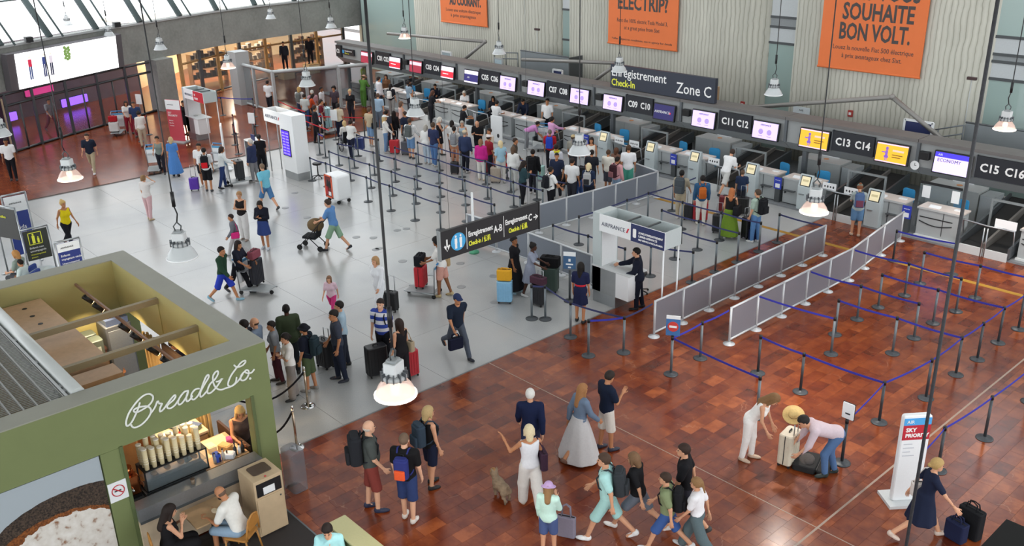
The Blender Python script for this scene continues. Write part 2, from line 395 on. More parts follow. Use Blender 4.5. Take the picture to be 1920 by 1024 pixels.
for k, (x, y) in enumerate(((-58, 24), (-58.5, 28), (-59, 32))):
    t = thing('shop_ceiling_lamp', ['round shop ceiling lamp nearest the pier', 'round shop ceiling lamp in the middle of the shop zone', 'round shop ceiling lamp nearest the board marked wall'][k], 'lamp', (x, y, 3.45))
    MB().lathe([(.35, .15), (.35, .05), (.3, 0)], n=16).build('lamp_body', WHITE, t); MB().lathe([(.29, 0), (.29, -.02)], n=16).build('diffuser', mat('#fff1d2', .5, var=0, emit=6), t)
    L = bpy.data.lights.new('shop_lamp_light', 'AREA'); L.shape = 'DISK'; L.size = 0.6; L.energy = 420; L.color = (1, .86, .66)
    lo = bpy.data.objects.new('shop_lamp_light', L); COL.objects.link(lo); lo.parent = t; lo.location = (0, 0, -.03)
racks = [(-56.5, 25.5, 'rack of dark clothes just behind the timber shop front', '#4a3a34'), (-57.0, 29.0, 'shelf of pale goods in the middle of the shop zone', '#cfc6ba'), (-57.2, 33.0, 'shelf of brown goods at the end of the shop zone', '#6a4a32')]
for x, y, lb, c in racks:
    t = thing('shop_shelf', lb, 'shelf', (x, y, 0), 0.1)
    for z in (0.35, 0.95, 1.55): MB().box(-.25, .25, -1.2, 1.2, z, z + .04).build('shelf_board', WOOD, t)
    for yy in (-1.2, 1.2): MB().box(-.25, .25, yy - .02, yy + .02, 0, 1.9).build('side_panel', WOOD, t)
    for z in (0.39, .99, 1.59):
        for k in range(7):
            yy = -1.0 + k * .33; MB().box(-.16, .16, yy - .11, yy + .11, z, z + .22 + .12 * ((k * 7 + int(z * 10)) % 3)).build('goods', mat(c, .8, var=.15), t)

# ------------------------------------------------------------------ back wall: board-marked piers and window bays
WY = 34.0
def pier(x0, x1, name, curve=2.6, sag=1.8):
    poly = [(x0, WY + 3), (x0, WY)]
    for k in range(13):
        a = PI / 2 * k / 12; poly.append((x1 - curve + curve * math.sin(a), WY + sag * (1 - math.cos(a))))
    poly.append((x1, WY + 3))
    return struct(MB().prism(poly[::-1], -0.0, 13).build(name, BOARDC))
pier(-46.0, -34.2, 'wall_back_1', 3.0, 1.6); pier(-33.2, -22.1, 'wall_back_2', 2.9, 1.7); pier(-20.6, -12.9, 'wall_back_3', 2.4, 1.5); pier(-9.2, 3, 'wall_back_4')
struct(MB().box(-56, -46, 36.6, 37, 0, 13).build('wall_back_5', mat('#93a19f', 0.5)))
def window_bay(name, x0, x1, y, rows):
    wn = struct(MB().box(x0, x0 + .07, y - .06, y + .06, 0, 13).build(name, DGREY))
    MB().box(x1 - .07, x1, y - .06, y + .06, 0, 13).build('window_frame', DGREY, wn)
    for z0, z1, m_ in rows:
        MB().box(x0 + .07, x1 - .07, y - .02, y + .02, z0 + .05, z1 - .05).build('pane', m_, wn)
        MB().box(x0 + .07, x1 - .07, y - .05, y + .05, z1 - .05, z1 + .05).build('transom', DGREY, wn)
SPAN = mat('#bfc4c6', 0.5, var=0.04); MEM = mat('#8b9092', 0.5)
window_bay('window_2', -35.2, -33.0, 34.9, [(0, 3.6, GLASSG), (3.6, 5.1, GLASSG), (5.1, 8, SPAN)])
window_bay('window_3', -23.2, -20.4, 35.0, [(0, 4.55, GLASSG), (4.55, 5.2, SPAN), (5.2, 5.6, MEM), (5.6, 8, SPAN)])
window_bay('window_4', -14.0, -9.0, 34.8, [(0, 4.15, GLASSG), (4.15, 4.75, SPAN), (4.75, 5.0, MEM), (5.0, 5.6, SPAN), (5.6, 8, GLASSG)])
window_bay('window_5', -53.5, -46.2, 35.2, [(0, 8, GLASSG)])

# ------------------------------------------------------------------ unseen roof: concrete beams, daylight slots between them shaped to set the hall light
roof = sempty('ceiling')
for i in range(13):
    x = -46.0 + i * 4.4; MB().box(x, x + 2.75, -12, 34.5, 13.0, 13.5).build('roof_beam', CONC, roof)
    MB().box(x + 2.75, x + 4.4, -12, 9.0, 13.0, 13.5).build('shade_infill', CONC, roof)  # unseen slab added across the slots to darken the near floor

# ------------------------------------------------------------------ advertising banners on the piers
ORANGE = mat('#e5763c', 0.6, var=0.03, scale=2); INKO = mat('#46403f', 0.6, var=0)
def banner(x0, x1, z0, label, lines):
    h = 6.0; wd = x1 - x0
    t = thing('advertising_banner', label, 'banner', ((x0 + x1) / 2, WY - 0.12, z0), 0, 'orange advertising banners')
    MB().box(-wd / 2, wd / 2, -0.02, 0.03, 0, h).build('banner_sheet', ORANGE, t)
    MB().cyl((-wd / 2 - .02, 0, 0), (wd / 2 + .02, 0, 0), 0.045, n=8).build('weight_bar', ORANGE, t)
    MB().box(-wd / 2, wd / 2, 0.03, 0.12, h - .1, h).build('mount', GREY, t)
    for body, size, z, bold, xo, fit in lines: text(body, size, INKO, t, (xo, -0.024, z), FY, 'CENTER', bold, fit=fit)
banner(-43.3, -39.3, 3.95, 'orange banner with dark lettering, the smallest and farthest of the three', [('AU COURANT.', .62, 1.0, .03, .2, 2.7), ('Louez une voiture électrique', .25, .62, 0, 0, 3.0), ('à prix avantageux', .25, .34, 0, 0, 2.2)])
banner(-30.5, -26.4, 3.92, 'orange banner reading for an electrip above the large zone sign', [('FOR AN', .86, 2.38, .022, 0, 2.1), ('ELECTRIP?', .86, 1.62, .022, 0, 2.95), ('Rent the 100% electric Tesla Model 3,', .25, 1.02, 0, 0, 3.0), ('at a great price from Sixt', .25, .70, 0, 0, 2.1), ('*offer subject to conditions, see in agency for details', .13, .2, 0, 0, 3.6)])
banner(-19.4, -15.3, 4.03, 'orange banner reading souhaite bon volt, the largest and nearest', [('SIXT VOUS', .86, 2.62, .022, .22, 3.0), ('SOUHAITE', .86, 1.88, .022, .18, 2.8), ('BON VOLT.', .86, 1.14, .022, .12, 2.8), ('Louez la nouvelle Fiat 500 électrique', .25, .74, 0, 0.12, 3.2), ('à prix avantageux chez Sixt.', .25, .44, 0, 0.12, 2.4)])

# ------------------------------------------------------------------ walkway behind the gantry: parapets, rails, brace tubes, notices
struct(MB().box(-47.5, -6.5, 31.9, 33.9, 1.9, 2.02).build('ceiling_service_deck', mat('#6f6e6c', 0.7, var=.08, scale=2)))
def parapet(x0, x1, y0, y1, z0, z1, label):
    t = thing('stair_parapet', label, 'parapet', (x0, y0, z0))
    MB().box(0, x1 - x0, 0, .06, 0, z1 - z0).build('panel', mat('#7d8386', 0.5, var=.05, scale=2), t)
    MB().box(x1 - x0 - .06, x1 - x0, 0.06, y1 - y0, 0, z1 - z0).build('side_panel', DGREY, t)
    MB().cyl((0, 0, z1 - z0 + .04), (x1 - x0, 0, z1 - z0 + .04), .03).build('handrail', DSTEEL, t)
parapet(-35.3, -31.9, 32.6, 33.6, 2.02, 3.2, 'grey stair parapet in front of the narrow window bay')
parapet(-12.9, -9.0, 32.6, 33.6, 2.02, 2.95, 'dark grey stair parapet near the broad window bay')
def handrail(x0, z0, x1, z1, y, label):
    t = thing('stair_railing', label, 'railing', (0, y, 0)); 
    for dz in (0, -.3): MB().cyl((x0, 0, z0 + dz), (x1, 0, z1 + dz), 0.025).build('rail', DSTEEL, t)
    for f in (0, .5, 1): x = x0 + (x1 - x0) * f; z = z0 + (z1 - z0) * f; MB().cyl((x, 0, 2.02), (x, 0, z), 0.025).build('baluster', DSTEEL, t)
handrail(-37.2, 2.95, -35.4, 3.1, 32.5, 'grey stair railing beside the narrow bay parapet'); handrail(-14.6, 2.35, -12.9, 2.9, 32.5, 'grey stair railing sloping up beside the dark parapet')
TUBEG = mat('#8d8a86', 0.4, metal=.3, var=.04)
for pts, lb in (([(-22.6, 2.0), (-15.3, 3.49), (-12.85, 2.0)], 'grey bent roof brace tube below the largest orange banner'), ([(-46.0, 3.1), (-37.3, 3.42), (-39.6, 2.0)], 'grey bent roof brace tube below the smallest orange banner'), ([(-34.5, 2.8), (-28.2, 3.3), (-30.1, 2.0)], 'grey bent brace tube behind the large zone sign')):
    t = thing('brace_tube', lb, 'brace', (0, 31.98, 0)); MB().tube([(x, 0, z + .13) for x, z in pts[:2]], .085, 10).build('long_tube', TUBEG, t); MB().tube([(x, 0, z + .13) for x, z in pts[1:]], .085, 10).build('short_tube', TUBEG, t)
    MB().ell((pts[1][0], 0, pts[1][1] + .13), (.11, .11, .11)).build('joint', TUBEG, t)
def notice(px, py, y, wd, h, m_, label, txt=None, frame=None):
    d = CR * (px - 960) / CF - CU * (py - 512) / CF + CFW; k = y / d[1]
    t = thing('notice_board', label, 'notice', (d[0] * k, y, CH + d[2] * k))
    MB().box(-wd / 2, wd / 2, -.02, .02, -h / 2, h / 2).build('sheet', m_, t)
    if frame: 
        f = MB()
        for a in (-1, 1): f.box(a * wd / 2 - .04, a * wd / 2 + .04, -.04, .03, -h / 2 - .04, h / 2 + .04)
        f.box(-wd / 2, wd / 2, -.04, .03, h / 2 - .02, h / 2 + .06); f.build('frame', frame, t)
    for b, s_, z, c in (txt or []): text(b, s_, c, t, (0, -.024, z), FY, 'CENTER')
    if y < 33: MB().box(-.03, .03, .02, .05, 2.0 - (CH + d[2] * k), -h / 2 + .1).build('post', LGREY, t)
    return t
notice(1720, 251, 32.0, 1.0, .85, NAVY, 'navy airline poster in a white frame on the pier foot', [('AIRFRANCE', .13, -.1, INKW)], WHITE)
notice(1502, 215, 33.9, .75, .62, mat('#cfd6da', .6), 'pale notice sheet taped low on the third concrete pier', [('AVIS', .1, .15, INKB), ('information', .08, .0, INKB)])
notice(1046, 142, 32.0, .62, .5, NAVY, 'small navy notice between white posts behind the gantry', None, WHITE)
notice(935, 122, 32.0, .62, .6, mat('#b9ccd4', .5), 'pale blue notice board behind counters five and six', None, LGREY)
notice(838, 112, 32.0, .8, .8, mat('#a8b6bc', .5), 'grey blue door panel behind the far end of the gantry', None, WHITE)
tag(MB().rbox(-.35, .35, -.3, .3, 0, .75, .03).build('cardboard_box', mat('#b0906e', .8, var=.08), None, (-23.9, 33.0, 2.02)), 'brown cardboard box standing behind the zone sign', 'box')
for px, py, lb in ((1594, 213, 'small red alarm call point on the third pier'), (1392, 196, 'small red alarm call point beside the cardboard box')):
    d = CR * (px - 960) / CF - CU * (py - 512) / CF + CFW; k = 33.95 / d[1]; t = thing('alarm_call_point', lb, 'alarm', (d[0] * k, 33.93, CH + d[2] * k)); MB().rbox(-.1, .1, 0, .06, -.13, .13, .02, axis='y').build('housing', mat('#a83a34', .5), t); MB().box(-.05, .05, -.01, 0, -.05, .05).build('button', WHITE, t)
for px, py, h_, lb in ((1822, 150, 2.6, 'thin pole with dark sensor head by the broad window bay'), (1007, 57, 2.6, 'thin pole with dark sensor head by the narrow window bay')):
    x, y = G(px, py, 4.9) if 0 else (0, 0)
    d = CR * (px - 960) / CF - CU * (py - 512) / CF + CFW; k = 33.0 / d[1]; zt = CH + d[2] * k
    t = thing('sensor_pole', lb, 'pole', (d[0] * k, 33.0, 2.02)); MB().cyl((0, 0, 0), (0, 0, zt - 2.02), .018, n=6).build('pole', LGREY, t); MB().rbox(-.16, .16, -.06, .06, zt - 2.02, zt - 1.92, .02).build('sensor_head', mat('#402a28', .5), t)
# ------------------------------------------------------------------ gantry with number boards and screens
GY = 29.7
XK = [-43.85, -39.45, -35.0, -30.3, -25.59, -20.88, -16.11, -11.19]
GPAN = mat('#989b9b', 0.5, var=.05, scale=2); GTOP = mat('#6b6866', 0.6, var=.08, scale=2)
gan = thing('sign_gantry', 'long grey gantry above the counters carrying number boards and screens', 'gantry', (0, GY, 0))
xs = [-48.0] + [x - 1.9 for x in XK[1:]] + [-6.5]
for a, b in zip(xs[:-1], xs[1:]):
    MB().box(a, b - .02, 0.02, .12, 1.98, 2.78).build('header_panel', GPAN, gan)
    MB().box(a, b - .02, -0.10, .75, 2.79, 2.90).build('roof_panel', GTOP, gan)
    MB().add([(a, -.02, 1.98), (b - .02, -.02, 1.98), (b - .02, .35, 1.66), (a, .35, 1.66), (a, .1, 1.98), (b - .02, .1, 1.98), (b - .02, .45, 1.66), (a, .45, 1.66)], [(0, 3, 2, 1), (4, 5, 6, 7), (0, 1, 5, 4), (3, 7, 6, 2), (0, 4, 7, 3), (1, 2, 6, 5)]).build('soffit_panel', GREY, gan)
for x in xs[1:-1]: MB().box(x - .05, x + .05, -.06, .02, 1.98, 2.80).build('mullion', DSTEEL, gan)
for x in (-47.8, XK[1] + 3.4, XK[3] + 3.4, XK[5] + 3.4, -6.6): MB().box(x - .08, x + .08, .5, .66, 0, 2.79).build('column', DSTEEL, gan)
for k in range(8):
    x = XK[k]; n1, n2 = 'C%02d' % (2 * k + 1), 'C%02d' % (2 * k + 2); wd = (1.31, 1.34, 1.45, 1.38, 1.42, 1.44, 1.53, 1.57)[k]
    t = thing('number_board', 'black counter number board reading %s %s' % (n1, n2), 'sign', (x, GY - .06, 2.02), 0, 'counter number boards on the gantry')
    MB().box(0, wd, -.04, .06, 0, .68).build('board', NEARBLK, t)
    MB().box(-.03, 0, -.06, .06, -.02, .70).build('edge_trim', DSTEEL, t)
    text(n1, .36, INKW, t, (.08 * wd, -.044, .22), FY, 'LEFT', .010, fit=.36 * wd); text(n2, .36, INKW, t, (.555 * wd, -.044, .22), FY, 'LEFT', .010, fit=.36 * wd)
t = thing('number_board', 'small black number board reading C0 at the far end of the gantry', 'sign', (-47.95, GY - .06, 2.02), 0, 'counter number boards on the gantry')
MB().box(0, .55, -.04, .06, 0, .66).build('board', NEARBLK, t); text('C0', .33, INKW, t, (.08, -.044, .22), FY, 'LEFT', .006, .8)
t = thing('direction_sign', 'small black direction sign with yellow lettering beside the C0 board', 'sign', (-47.3, GY - .06, 2.2))
MB().box(0, 1.2, -.04, .06, 0, .34).build('board', NEARBLK, t); text('Enregistrement', .12, INKW, t, (.3, -.044, .19), FY); text('Check-in', .12, INKY, t, (.3, -.044, .05), FY); MB().box(.06, .22, -.046, -.04, .08, .26).build('pictogram', mat('#3aa0dc', .5, var=0), t)

def screen(x, wd, kind, label):
    """flat display tilted a little downwards"""
    t = thing('information_screen', label, 'screen', (x, GY - .17, 1.98), 0, 'displays on the gantry')
    t.rotation_euler = (math.radians(-7), 0, 0); h = wd * .58
    MB().rbox(-.04, wd + .04, -.05, .05, -.04, h + .04, .02, axis='y').build('casing', BLACK, t)
    def face(c, z0=0, z1=1, x0=0, x1=1, e=.75, nm='lit_face', yy=-.052):
        MB().box(wd * x0, wd * x1, yy, -.05, h * z0, h * z1).build(nm, mat(c, .4, var=0, emit=e), t)
    if kind == 'lilac':
        face('#c9b4ea'); text('AIRFRANCE', .085, mat('#5a4a86', .5, var=0), t, (wd / 2, -.056, h * .78), FY, 'CENTER')
        for f in (.33, .67):
            MB().lathe([(.10, 0), (.10, .003), (.075, .004)], (0, 0, 0), 14, Matrix.Rotation(PI / 2, 3, 'X')).build('face_icon', mat('#a088c8', .5, var=0, emit=.6), t, (wd * f, -.052, h * .42))
            MB().box(-.09, .09, 0, .003, 0, .02).build('caption_bar', mat('#a088c8', .5, var=0, emit=.6), t, (wd * f, -.055, h * .14))
    elif kind == 'yellow':
        face('#d8a020'); face('#e7b6c8', .93, 1, yy=-.054, nm='band'); face('#e7b6c8', 0, .06, yy=-.054, nm='band')
        m_ = MB(); m_.ell((.34 * wd, -.056, h * .74), (.05, .004, .06), 8, 5); m_.box(.30 * wd, .38 * wd, -.058, -.054, h * .3, h * .64); m_.box(.27 * wd, .41 * wd, -.058, -.054, h * .24, h * .36); m_.box(.31 * wd, .33 * wd, -.058, -.054, h * .1, h * .26); m_.box(.36 * wd, .38 * wd, -.058, -.054, h * .1, h * .26); m_.box(.18 * wd, .31 * wd, -.058, -.054, h * .5, h * .56)
        m_.build('printed_figure', mat('#7a58b8', .5, var=0, emit=.5), t)
        for z, l in ((.62, .36), (.42, .34), (.30, .28)): MB().box(.52 * wd, (.52 + l) * wd, -.056, -.052, h * z, h * (z + .10 if z > .5 else z + .05)).build('caption_bar', mat('#f0b8a8' if z > .5 else '#7a5410', .5, var=0, emit=.5), t)
    elif kind == 'red':
        face('#e9dff0'); face('#d02536', .1, .62, yy=-.054, nm='band'); MB().box(.15 * wd, .6 * wd, -.057, -.053, h * .36, h * .42).build('caption_bar', mat('#f3d9dc', .5, var=0, emit=.7), t)
    elif kind == 'dullred':
        face('#8d2a3c'); face('#d9b7c2', .62, .9, yy=-.054, nm='band')
    elif kind == 'navyaf':
        face('#1c1650', e=.6); text('AIRFRANCE', .15, INKW, t, (.42 * wd, -.056, h * .42), FY, 'CENTER'); MB().box(.80 * wd, .84 * wd, -.056, -.052, h * .42, h * .54).build('red_bar', mat('#e02038', .5, var=0, emit=.6), t)
    elif kind == 'navy':
        face('#dfd9ee'); face('#2a2560', .12, .7, yy=-.054, nm='band'); text('AIR', .12, INKW, t, (.3 * wd, -.057, h * .36), FY, 'CENTER')
    elif kind == 'economy':
        face('#cdbdf2'); face('#3c2fd0', .76, 1, yy=-.054, nm='band'); text('ECONOMY', .15, mat('#3a2c78', .5, var=0), t, (.08 * wd, -.056, h * .54), FY); text('AIR', .10, INKW, t, (.08 * wd, -.057, h * .82), FY)
    return t
def sx(px, py):   # px on the gantry face -> X
    d = CR * (px - 960) / CF - CU * (py - 512) / CF + CFW; return float(d[0] * (GY - .17) / d[1])
for px, py, px2, kind, lb in ((677, 100, 697, 'dullred', 'dark red display next to the small C0 board'), (730, 110, 750, 'red', 'red and white display between boards C02 and C03, first of its pair'), (768, 118, 790, 'dullred', 'dark red display between boards C02 and C03, second of its pair'), (827, 128, 850, 'red', 'red and white display just after board C04'),
    (871, 136, 896, 'navy', 'white and navy display just before board C05'), (938, 146, 966, 'lilac', 'lilac display just after board C06'), (990, 158, 1020, 'lilac', 'lilac display just before board C07'), (1070, 172, 1103, 'lilac', 'lilac display just after board C08'), (1132, 182, 1166, 'lilac', 'lilac display just before board C09'), (1227, 198, 1264, 'navyaf', 'navy display with white airline name after board C10'),
    (1299, 212, 1340, 'lilac', 'lilac display just before board C11'), (1413, 232, 1459, 'lilac', 'lilac display just after board C12'), (1501, 250, 1553, 'yellow', 'yellow advert display just before board C13'), (1644, 278, 1702, 'yellow', 'yellow advert display just after board C14'), (1752, 300, 1818, 'economy', 'violet display reading economy before board C15')):
    x0, x1 = sx(px, py), sx(px2, py + (px2 - px) * .18); screen(x0, x1 - x0, kind, lb)
for px, py, lb in ((983, 145, 'black loudspeaker on the gantry before the display near C07'), (1122, 172, 'black loudspeaker on the gantry before the display near C09'), (1286, 202, 'black loudspeaker on the gantry before the display near C11'), (1734, 280, 'black loudspeaker on the gantry above the white wall clock'), (760, 120, 'black loudspeaker on the gantry near board C02')):
    x = sx(px, py); t = thing('loudspeaker', lb, 'loudspeaker', (x, GY - .12, 2.28), 0, 'loudspeakers on the gantry'); MB().rbox(-.17, .17, -.08, .12, 0, .26, .04).build('cabinet', BLACK, t); MB().box(-.14, .14, -.085, -.078, .03, .23).build('grille', RUBBER, t)
t = thing('wall_clock', 'round white clock on the gantry near board C14', 'clock', (sx(1714, 298), GY - .02, 2.02)); MB().lathe([(.13, 0), (.15, .02), (.15, .05)], (0, 0, 0), 20, Matrix.Rotation(PI / 2, 3, 'X')).build('clock_face', WHITE, t)
MB().box(-.006, .006, -.06, -.05, 0, .09).build('hand', BLACK, t); MB().box(0, .06, -.06, -.05, -.006, .006).build('hand', BLACK, t)

# big zone sign standing on the gantry
t = thing('zone_sign', 'large dark sign reading Enregistrement Check-In Zone C on the gantry', 'sign', (-26.55, 29.75, 2.9))
MB().box(0, 5.35, -.08, .08, .02, .97).build('board', mat('#2e3442', .5, var=.04), t)
for x in (.5, 1.9, 3.4, 4.9): MB().box(x - .03, x + .03, .08, .16, -.02, .5).build('bracket', DSTEEL, t)
text('Enregistrement', .52, INKW, t, (.06, -.085, .50), FY, 'LEFT', .004, fit=2.9); text('Check-In', .40, INKY, t, (.06, -.085, .10), FY, 'LEFT', .006, fit=1.28); text('Zone C', .60, INKW, t, (3.5, -.085, .22), FY, 'LEFT', .004, fit=1.68)

# ------------------------------------------------------------------ check-in counters
PODIUM = mat('#a7acad', 0.45, var=.05, scale=3); PTOP = mat('#dccfc6', 0.4, var=.05, scale=6); KIOSKW = mat('#bcc6c8', .4, var=.03); BELT = mat('#1e1d1d', .7, var=.08, scale=5); CHAIRB = mat('#2f8fc4', .7, var=.06)
PLAST = mat('#9aa0a2', .5, var=.05); ORDI = ['first', 'second']
def podium(x0, x1, name, style, term=None):
    """counter desk: body, worktop, plinth; style 'term' adds a self-service screen, 'line' the black drawer lines"""
    t = thing('check_in_desk', name, 'desk', (x0, 28.62, 0), 0, 'check-in desks below the gantry'); wd = x1 - x0
    MB().box(0, wd, 0, .62, .10, .98).build('body', PODIUM, t); MB().box(.03, wd - .03, .03, .6, 0, .10).build('plinth', DGREY, t)
    MB().box(-.03, wd + .03, -.05, .66, .98, 1.03).build('worktop', PTOP, t); MB().box(-.035, wd + .035, -.055, -.045, .975, 1.035).build('edge_trim', LGREY, t)
    MB().box(wd * .6, wd * .62, -.006, 0, .2, .95).build('panel_joint', DGREY, t)
    MB().add([(.25, .1, 1.03), (.6, .1, 1.03), (.6, .25, 1.09), (.25, .25, 1.09), (.25, .25, 1.03), (.6, .25, 1.03)], [(0, 1, 2, 3), (3, 2, 5, 4), (0, 3, 4), (1, 5, 2), (0, 4, 5, 1)]).build('card_reader', WHITE, t)
    MB().box(wd - .35, wd - .1, .3, .42, 1.03, 1.06).build('label_printer', WHITE, t)
    if style == 'line':
        MB().box(.06, wd - .22, -.012, 0, .70, .73).build('drawer_line', BLACK, t)
        m_ = MB(); pts = [(.06 + (wd - .28) * i / 10, -.012, .58 - .10 * math.sin(PI * i / 10)) for i in range(11)]; m_.tube(pts, .016, 6); m_.build('curved_handle', BLACK, t)
        MB().box(-.02, wd + .02, -.08, .0, 0, .12).build('kick_rail', OFFW, t)
    else:
        a = .12 if term == 'l' else wd - .62
        k = thing_part('self_service_terminal', t, (a, -.24, 0))
        MB().prism([(0, .10), (.24, .10), (.24, .92), (.08, 1.32), (0, 1.32 - .35), (0, .92)][::1], 0, .5, Matrix(((0, 0, 1, 0), (1, 0, 0, 0), (0, 1, 0, 0), (0, 0, 0, 1)))).build('terminal_body', KIOSKW, k) if 0 else None
        sh = [(.0, 0), (.0, .88), (.13, 1.30), (.20, 1.30), (.24, 1.0), (.24, 0)]
        MB().prism(sh, 0, .5, Matrix(((0, 0, 1, 0), (1, 0, 0, 0), (0, 1, 0, 0), (0, 0, 0, 1)))).build('terminal_body', KIOSKW, k)
        # screen lies on the sloping face between (0,.88) and (.13,1.30)
        def slope(u0, u1, f0, f1, off, nm, m_):
            P = lambda u, f, o: (u, .13 * f - o * .955, .88 + .42 * f + o * .29)
            MB().add([P(u0, f0, 0), P(u1, f0, 0), P(u1, f1, 0), P(u0, f1, 0), P(u0, f0, off), P(u1, f0, off), P(u1, f1, off), P(u0, f1, off)], [(0, 3, 2, 1)[::-1], (4, 5, 6, 7), (0, 1, 5, 4), (1, 2, 6, 5), (2, 3, 7, 6), (3, 0, 4, 7)]).build(nm, m_, k)
        slope(.06, .44, .08, .92, .012, 'screen_frame', BLACK); slope(.09, .41, .14, .86, .016, 'screen', mat('#ded1ab', .4, var=0, emit=.35))
        slope(.14, .36, .45, .62, .018, 'screen_text', mat('#c2b489', .4, var=0, emit=.25))
        MB().box(.08, .26, -.05, .0, .60, .63).build('document_tray', STEEL, k)
        a2 = wd - .52 if term == 'l' else .08
        MB().box(a2, a2 + .42, -.16, 0, .56, .585).build('bag_shelf', DGREY, t); MB().box(a2 + .03, a2 + .05, -.12, 0, .46, .56).build('shelf_bracket', DGREY, t)
    return t
def thing_part(name, parent, loc):
    o = bpy.data.objects.new(name, None); COL.objects.link(o); o.parent = parent; o.location = loc; return o
def office_chair(x, y, rz, label):
    t = thing('office_chair', label, 'chair', (x, y, 0), rz, 'blue office chairs behind the desks')
    MB().rbox(-.24, .24, -.22, .24, .46, .54, .08).build('seat', CHAIRB, t); MB().rbox(-.23, .23, -.30, -.23, .62, 1.10, .09, axis='y').build('backrest', CHAIRB, t)
    MB().box(-.03, .03, -.27, -.22, .48, .68).build('back_support', BLACK, t); MB().cyl((0, 0, .08), (0, 0, .46), .03).build('gas_column', BLACK, t)
    m_ = MB()
    for i in range(5): a = 2 * PI * i / 5; m_.cyl((0, 0, .1), (.28 * math.cos(a), .28 * math.sin(a), .06), .02, n=6); m_.ell((.28 * math.cos(a), .28 * math.sin(a), .035), (.035, .035, .035), 8, 6)
    m_.build('star_base', BLACK, t); return t
def belts(x0, x1, nm):
    """two baggage belts side by side running under the gantry"""
    t = thing('baggage_conveyor', nm, 'conveyor', (x0, 28.3, 0), 0, 'baggage conveyors between the desks'); wd = x1 - x0; hw = wd / 2
    for i in range(2):
        a = i * hw
        MB().add([(a + .05, .02, .24), (a + hw - .05, .02, .24), (a + hw - .05, 1.5, .34), (a + .05, 1.5, .34), (a + .05, 3.6, .95), (a + hw - .05, 3.6, .95), (a + .05, .02, .1), (a + hw - .05, .02, .1), (a + .05, 3.6, .1), (a + hw - .05, 3.6, .1)], [(0, 1, 2, 3), (3, 2, 5, 4), (6, 7, 1, 0), (1, 7, 9, 5, 2), (0, 3, 4, 8, 6), (4, 5, 9, 8), (6, 8, 9, 7)]).build('belt', BELT, t)
        MB().box(a + .02, a + hw - .02, -.04, .02, 0, .26).build('front_plate', OFFW, t)
    for a in (0, hw, wd):
        MB().add([(a - .035, 0, .1), (a + .035, 0, .1), (a + .035, 0, .42), (a - .035, 0, .42), (a - .035, 3.6, .6), (a + .035, 3.6, .6), (a + .035, 3.6, 1.05), (a - .035, 3.6, 1.05)], [(0, 1, 2, 3), (7, 6, 5, 4), (0, 3, 7, 4), (1, 5, 6, 2), (3, 2, 6, 7), (0, 4, 5, 1)]).build('side_guard', mat('#6e6a66', .5, var=.06) if a == hw else DSTEEL, t)
    for a in (hw - .05, hw + .05): MB().cyl((a, -.03, 0), (a, -.03, .92), .022).build('guide_post', STEEL, t)
    m_ = MB(); m_.tube([(-.02, .25, 0.3), (-.02, .1, 1.0), (hw, 0, .98), (wd + .02, .1, .96), (wd + .02, .25, .3)], .024, 8); m_.build('guard_rail', STEEL, t)
    # portal frame farther back
    m_ = MB(); m_.box(.1, .16, 1.75, 1.81, .4, 1.25); m_.box(wd - .0, wd + .06, 1.75, 1.81, .4, 1.25); m_.box(.1, wd + .06, 1.75, 1.81, 1.25, 1.32); m_.build('portal_frame', GREY, t)
    return t
def icon_board(x, lb):
    t = thing('baggage_icon_board', lb, 'sign', (x, 28.36, .97), 0, 'white baggage icon boards on the conveyor rails')
    MB().box(0, .5, 0, .02, .02, .26).build('board', WHITE, t); MB().box(.2, .3, .0, .02, -.02, .04).build('clip', STEEL, t)
    for i in range(4): MB().ell((.09 + i * .105, -.002, .13), (.03, .004, .035 + .01 * (i % 2)), 8, 5).build('pictogram', INKB, t)
    return t
REAR = mat('#9fa3a2', .5, var=.05, scale=3)
def rear_cabinet(k, x, tall=False):
    t = thing('rear_cabinet', 'grey rear cabinet with doors behind counters C%02d and C%02d' % (2 * k + 1, 2 * k + 2), 'cabinet', (x - 1.9, 30.75, 0), 0, 'rear cabinets under the gantry'); h = 1.18
    MB().box(0, 1.7, 0, .8, 0, h).build('body', REAR, t); MB().box(1.74, 2.2, .05, .8, 0, h - .06).build('low_body', PLAST, t)
    for i in range(2): d_ = MB().box(.02 + i * .85, .84 + i * .85, -.015, 0, .05, h - .04).build('door', REAR, t); MB().box(.74 + i * .03, .76 + i * .03, -.03, -.015, .6, .72).build('handle', DGREY, d_)
    d_ = MB().box(1.77, 2.17, .035, .05, .05, h - .1).build('door', PLAST, t)
    MB().box(.0, 1.7, -.02, .82, h, h + .02).build('cap', LGREY, t); MB().lathe([(.1, 0), (.1, .012)], n=12).build('round_sticker', mat('#c98a5a', .6, var=.1), t, (.9, .4, h + .02))
    MB().box(.5, 1.2, .78, .82, h + .02, h + .2).build('notice_rail', WHITE, t)
    return t
plat = MB().box(-48, -6.5, 28.35, 33.9, -.01, .06).build('floor_platform', mat('#84878a', .5, var=.05)); struct(plat)
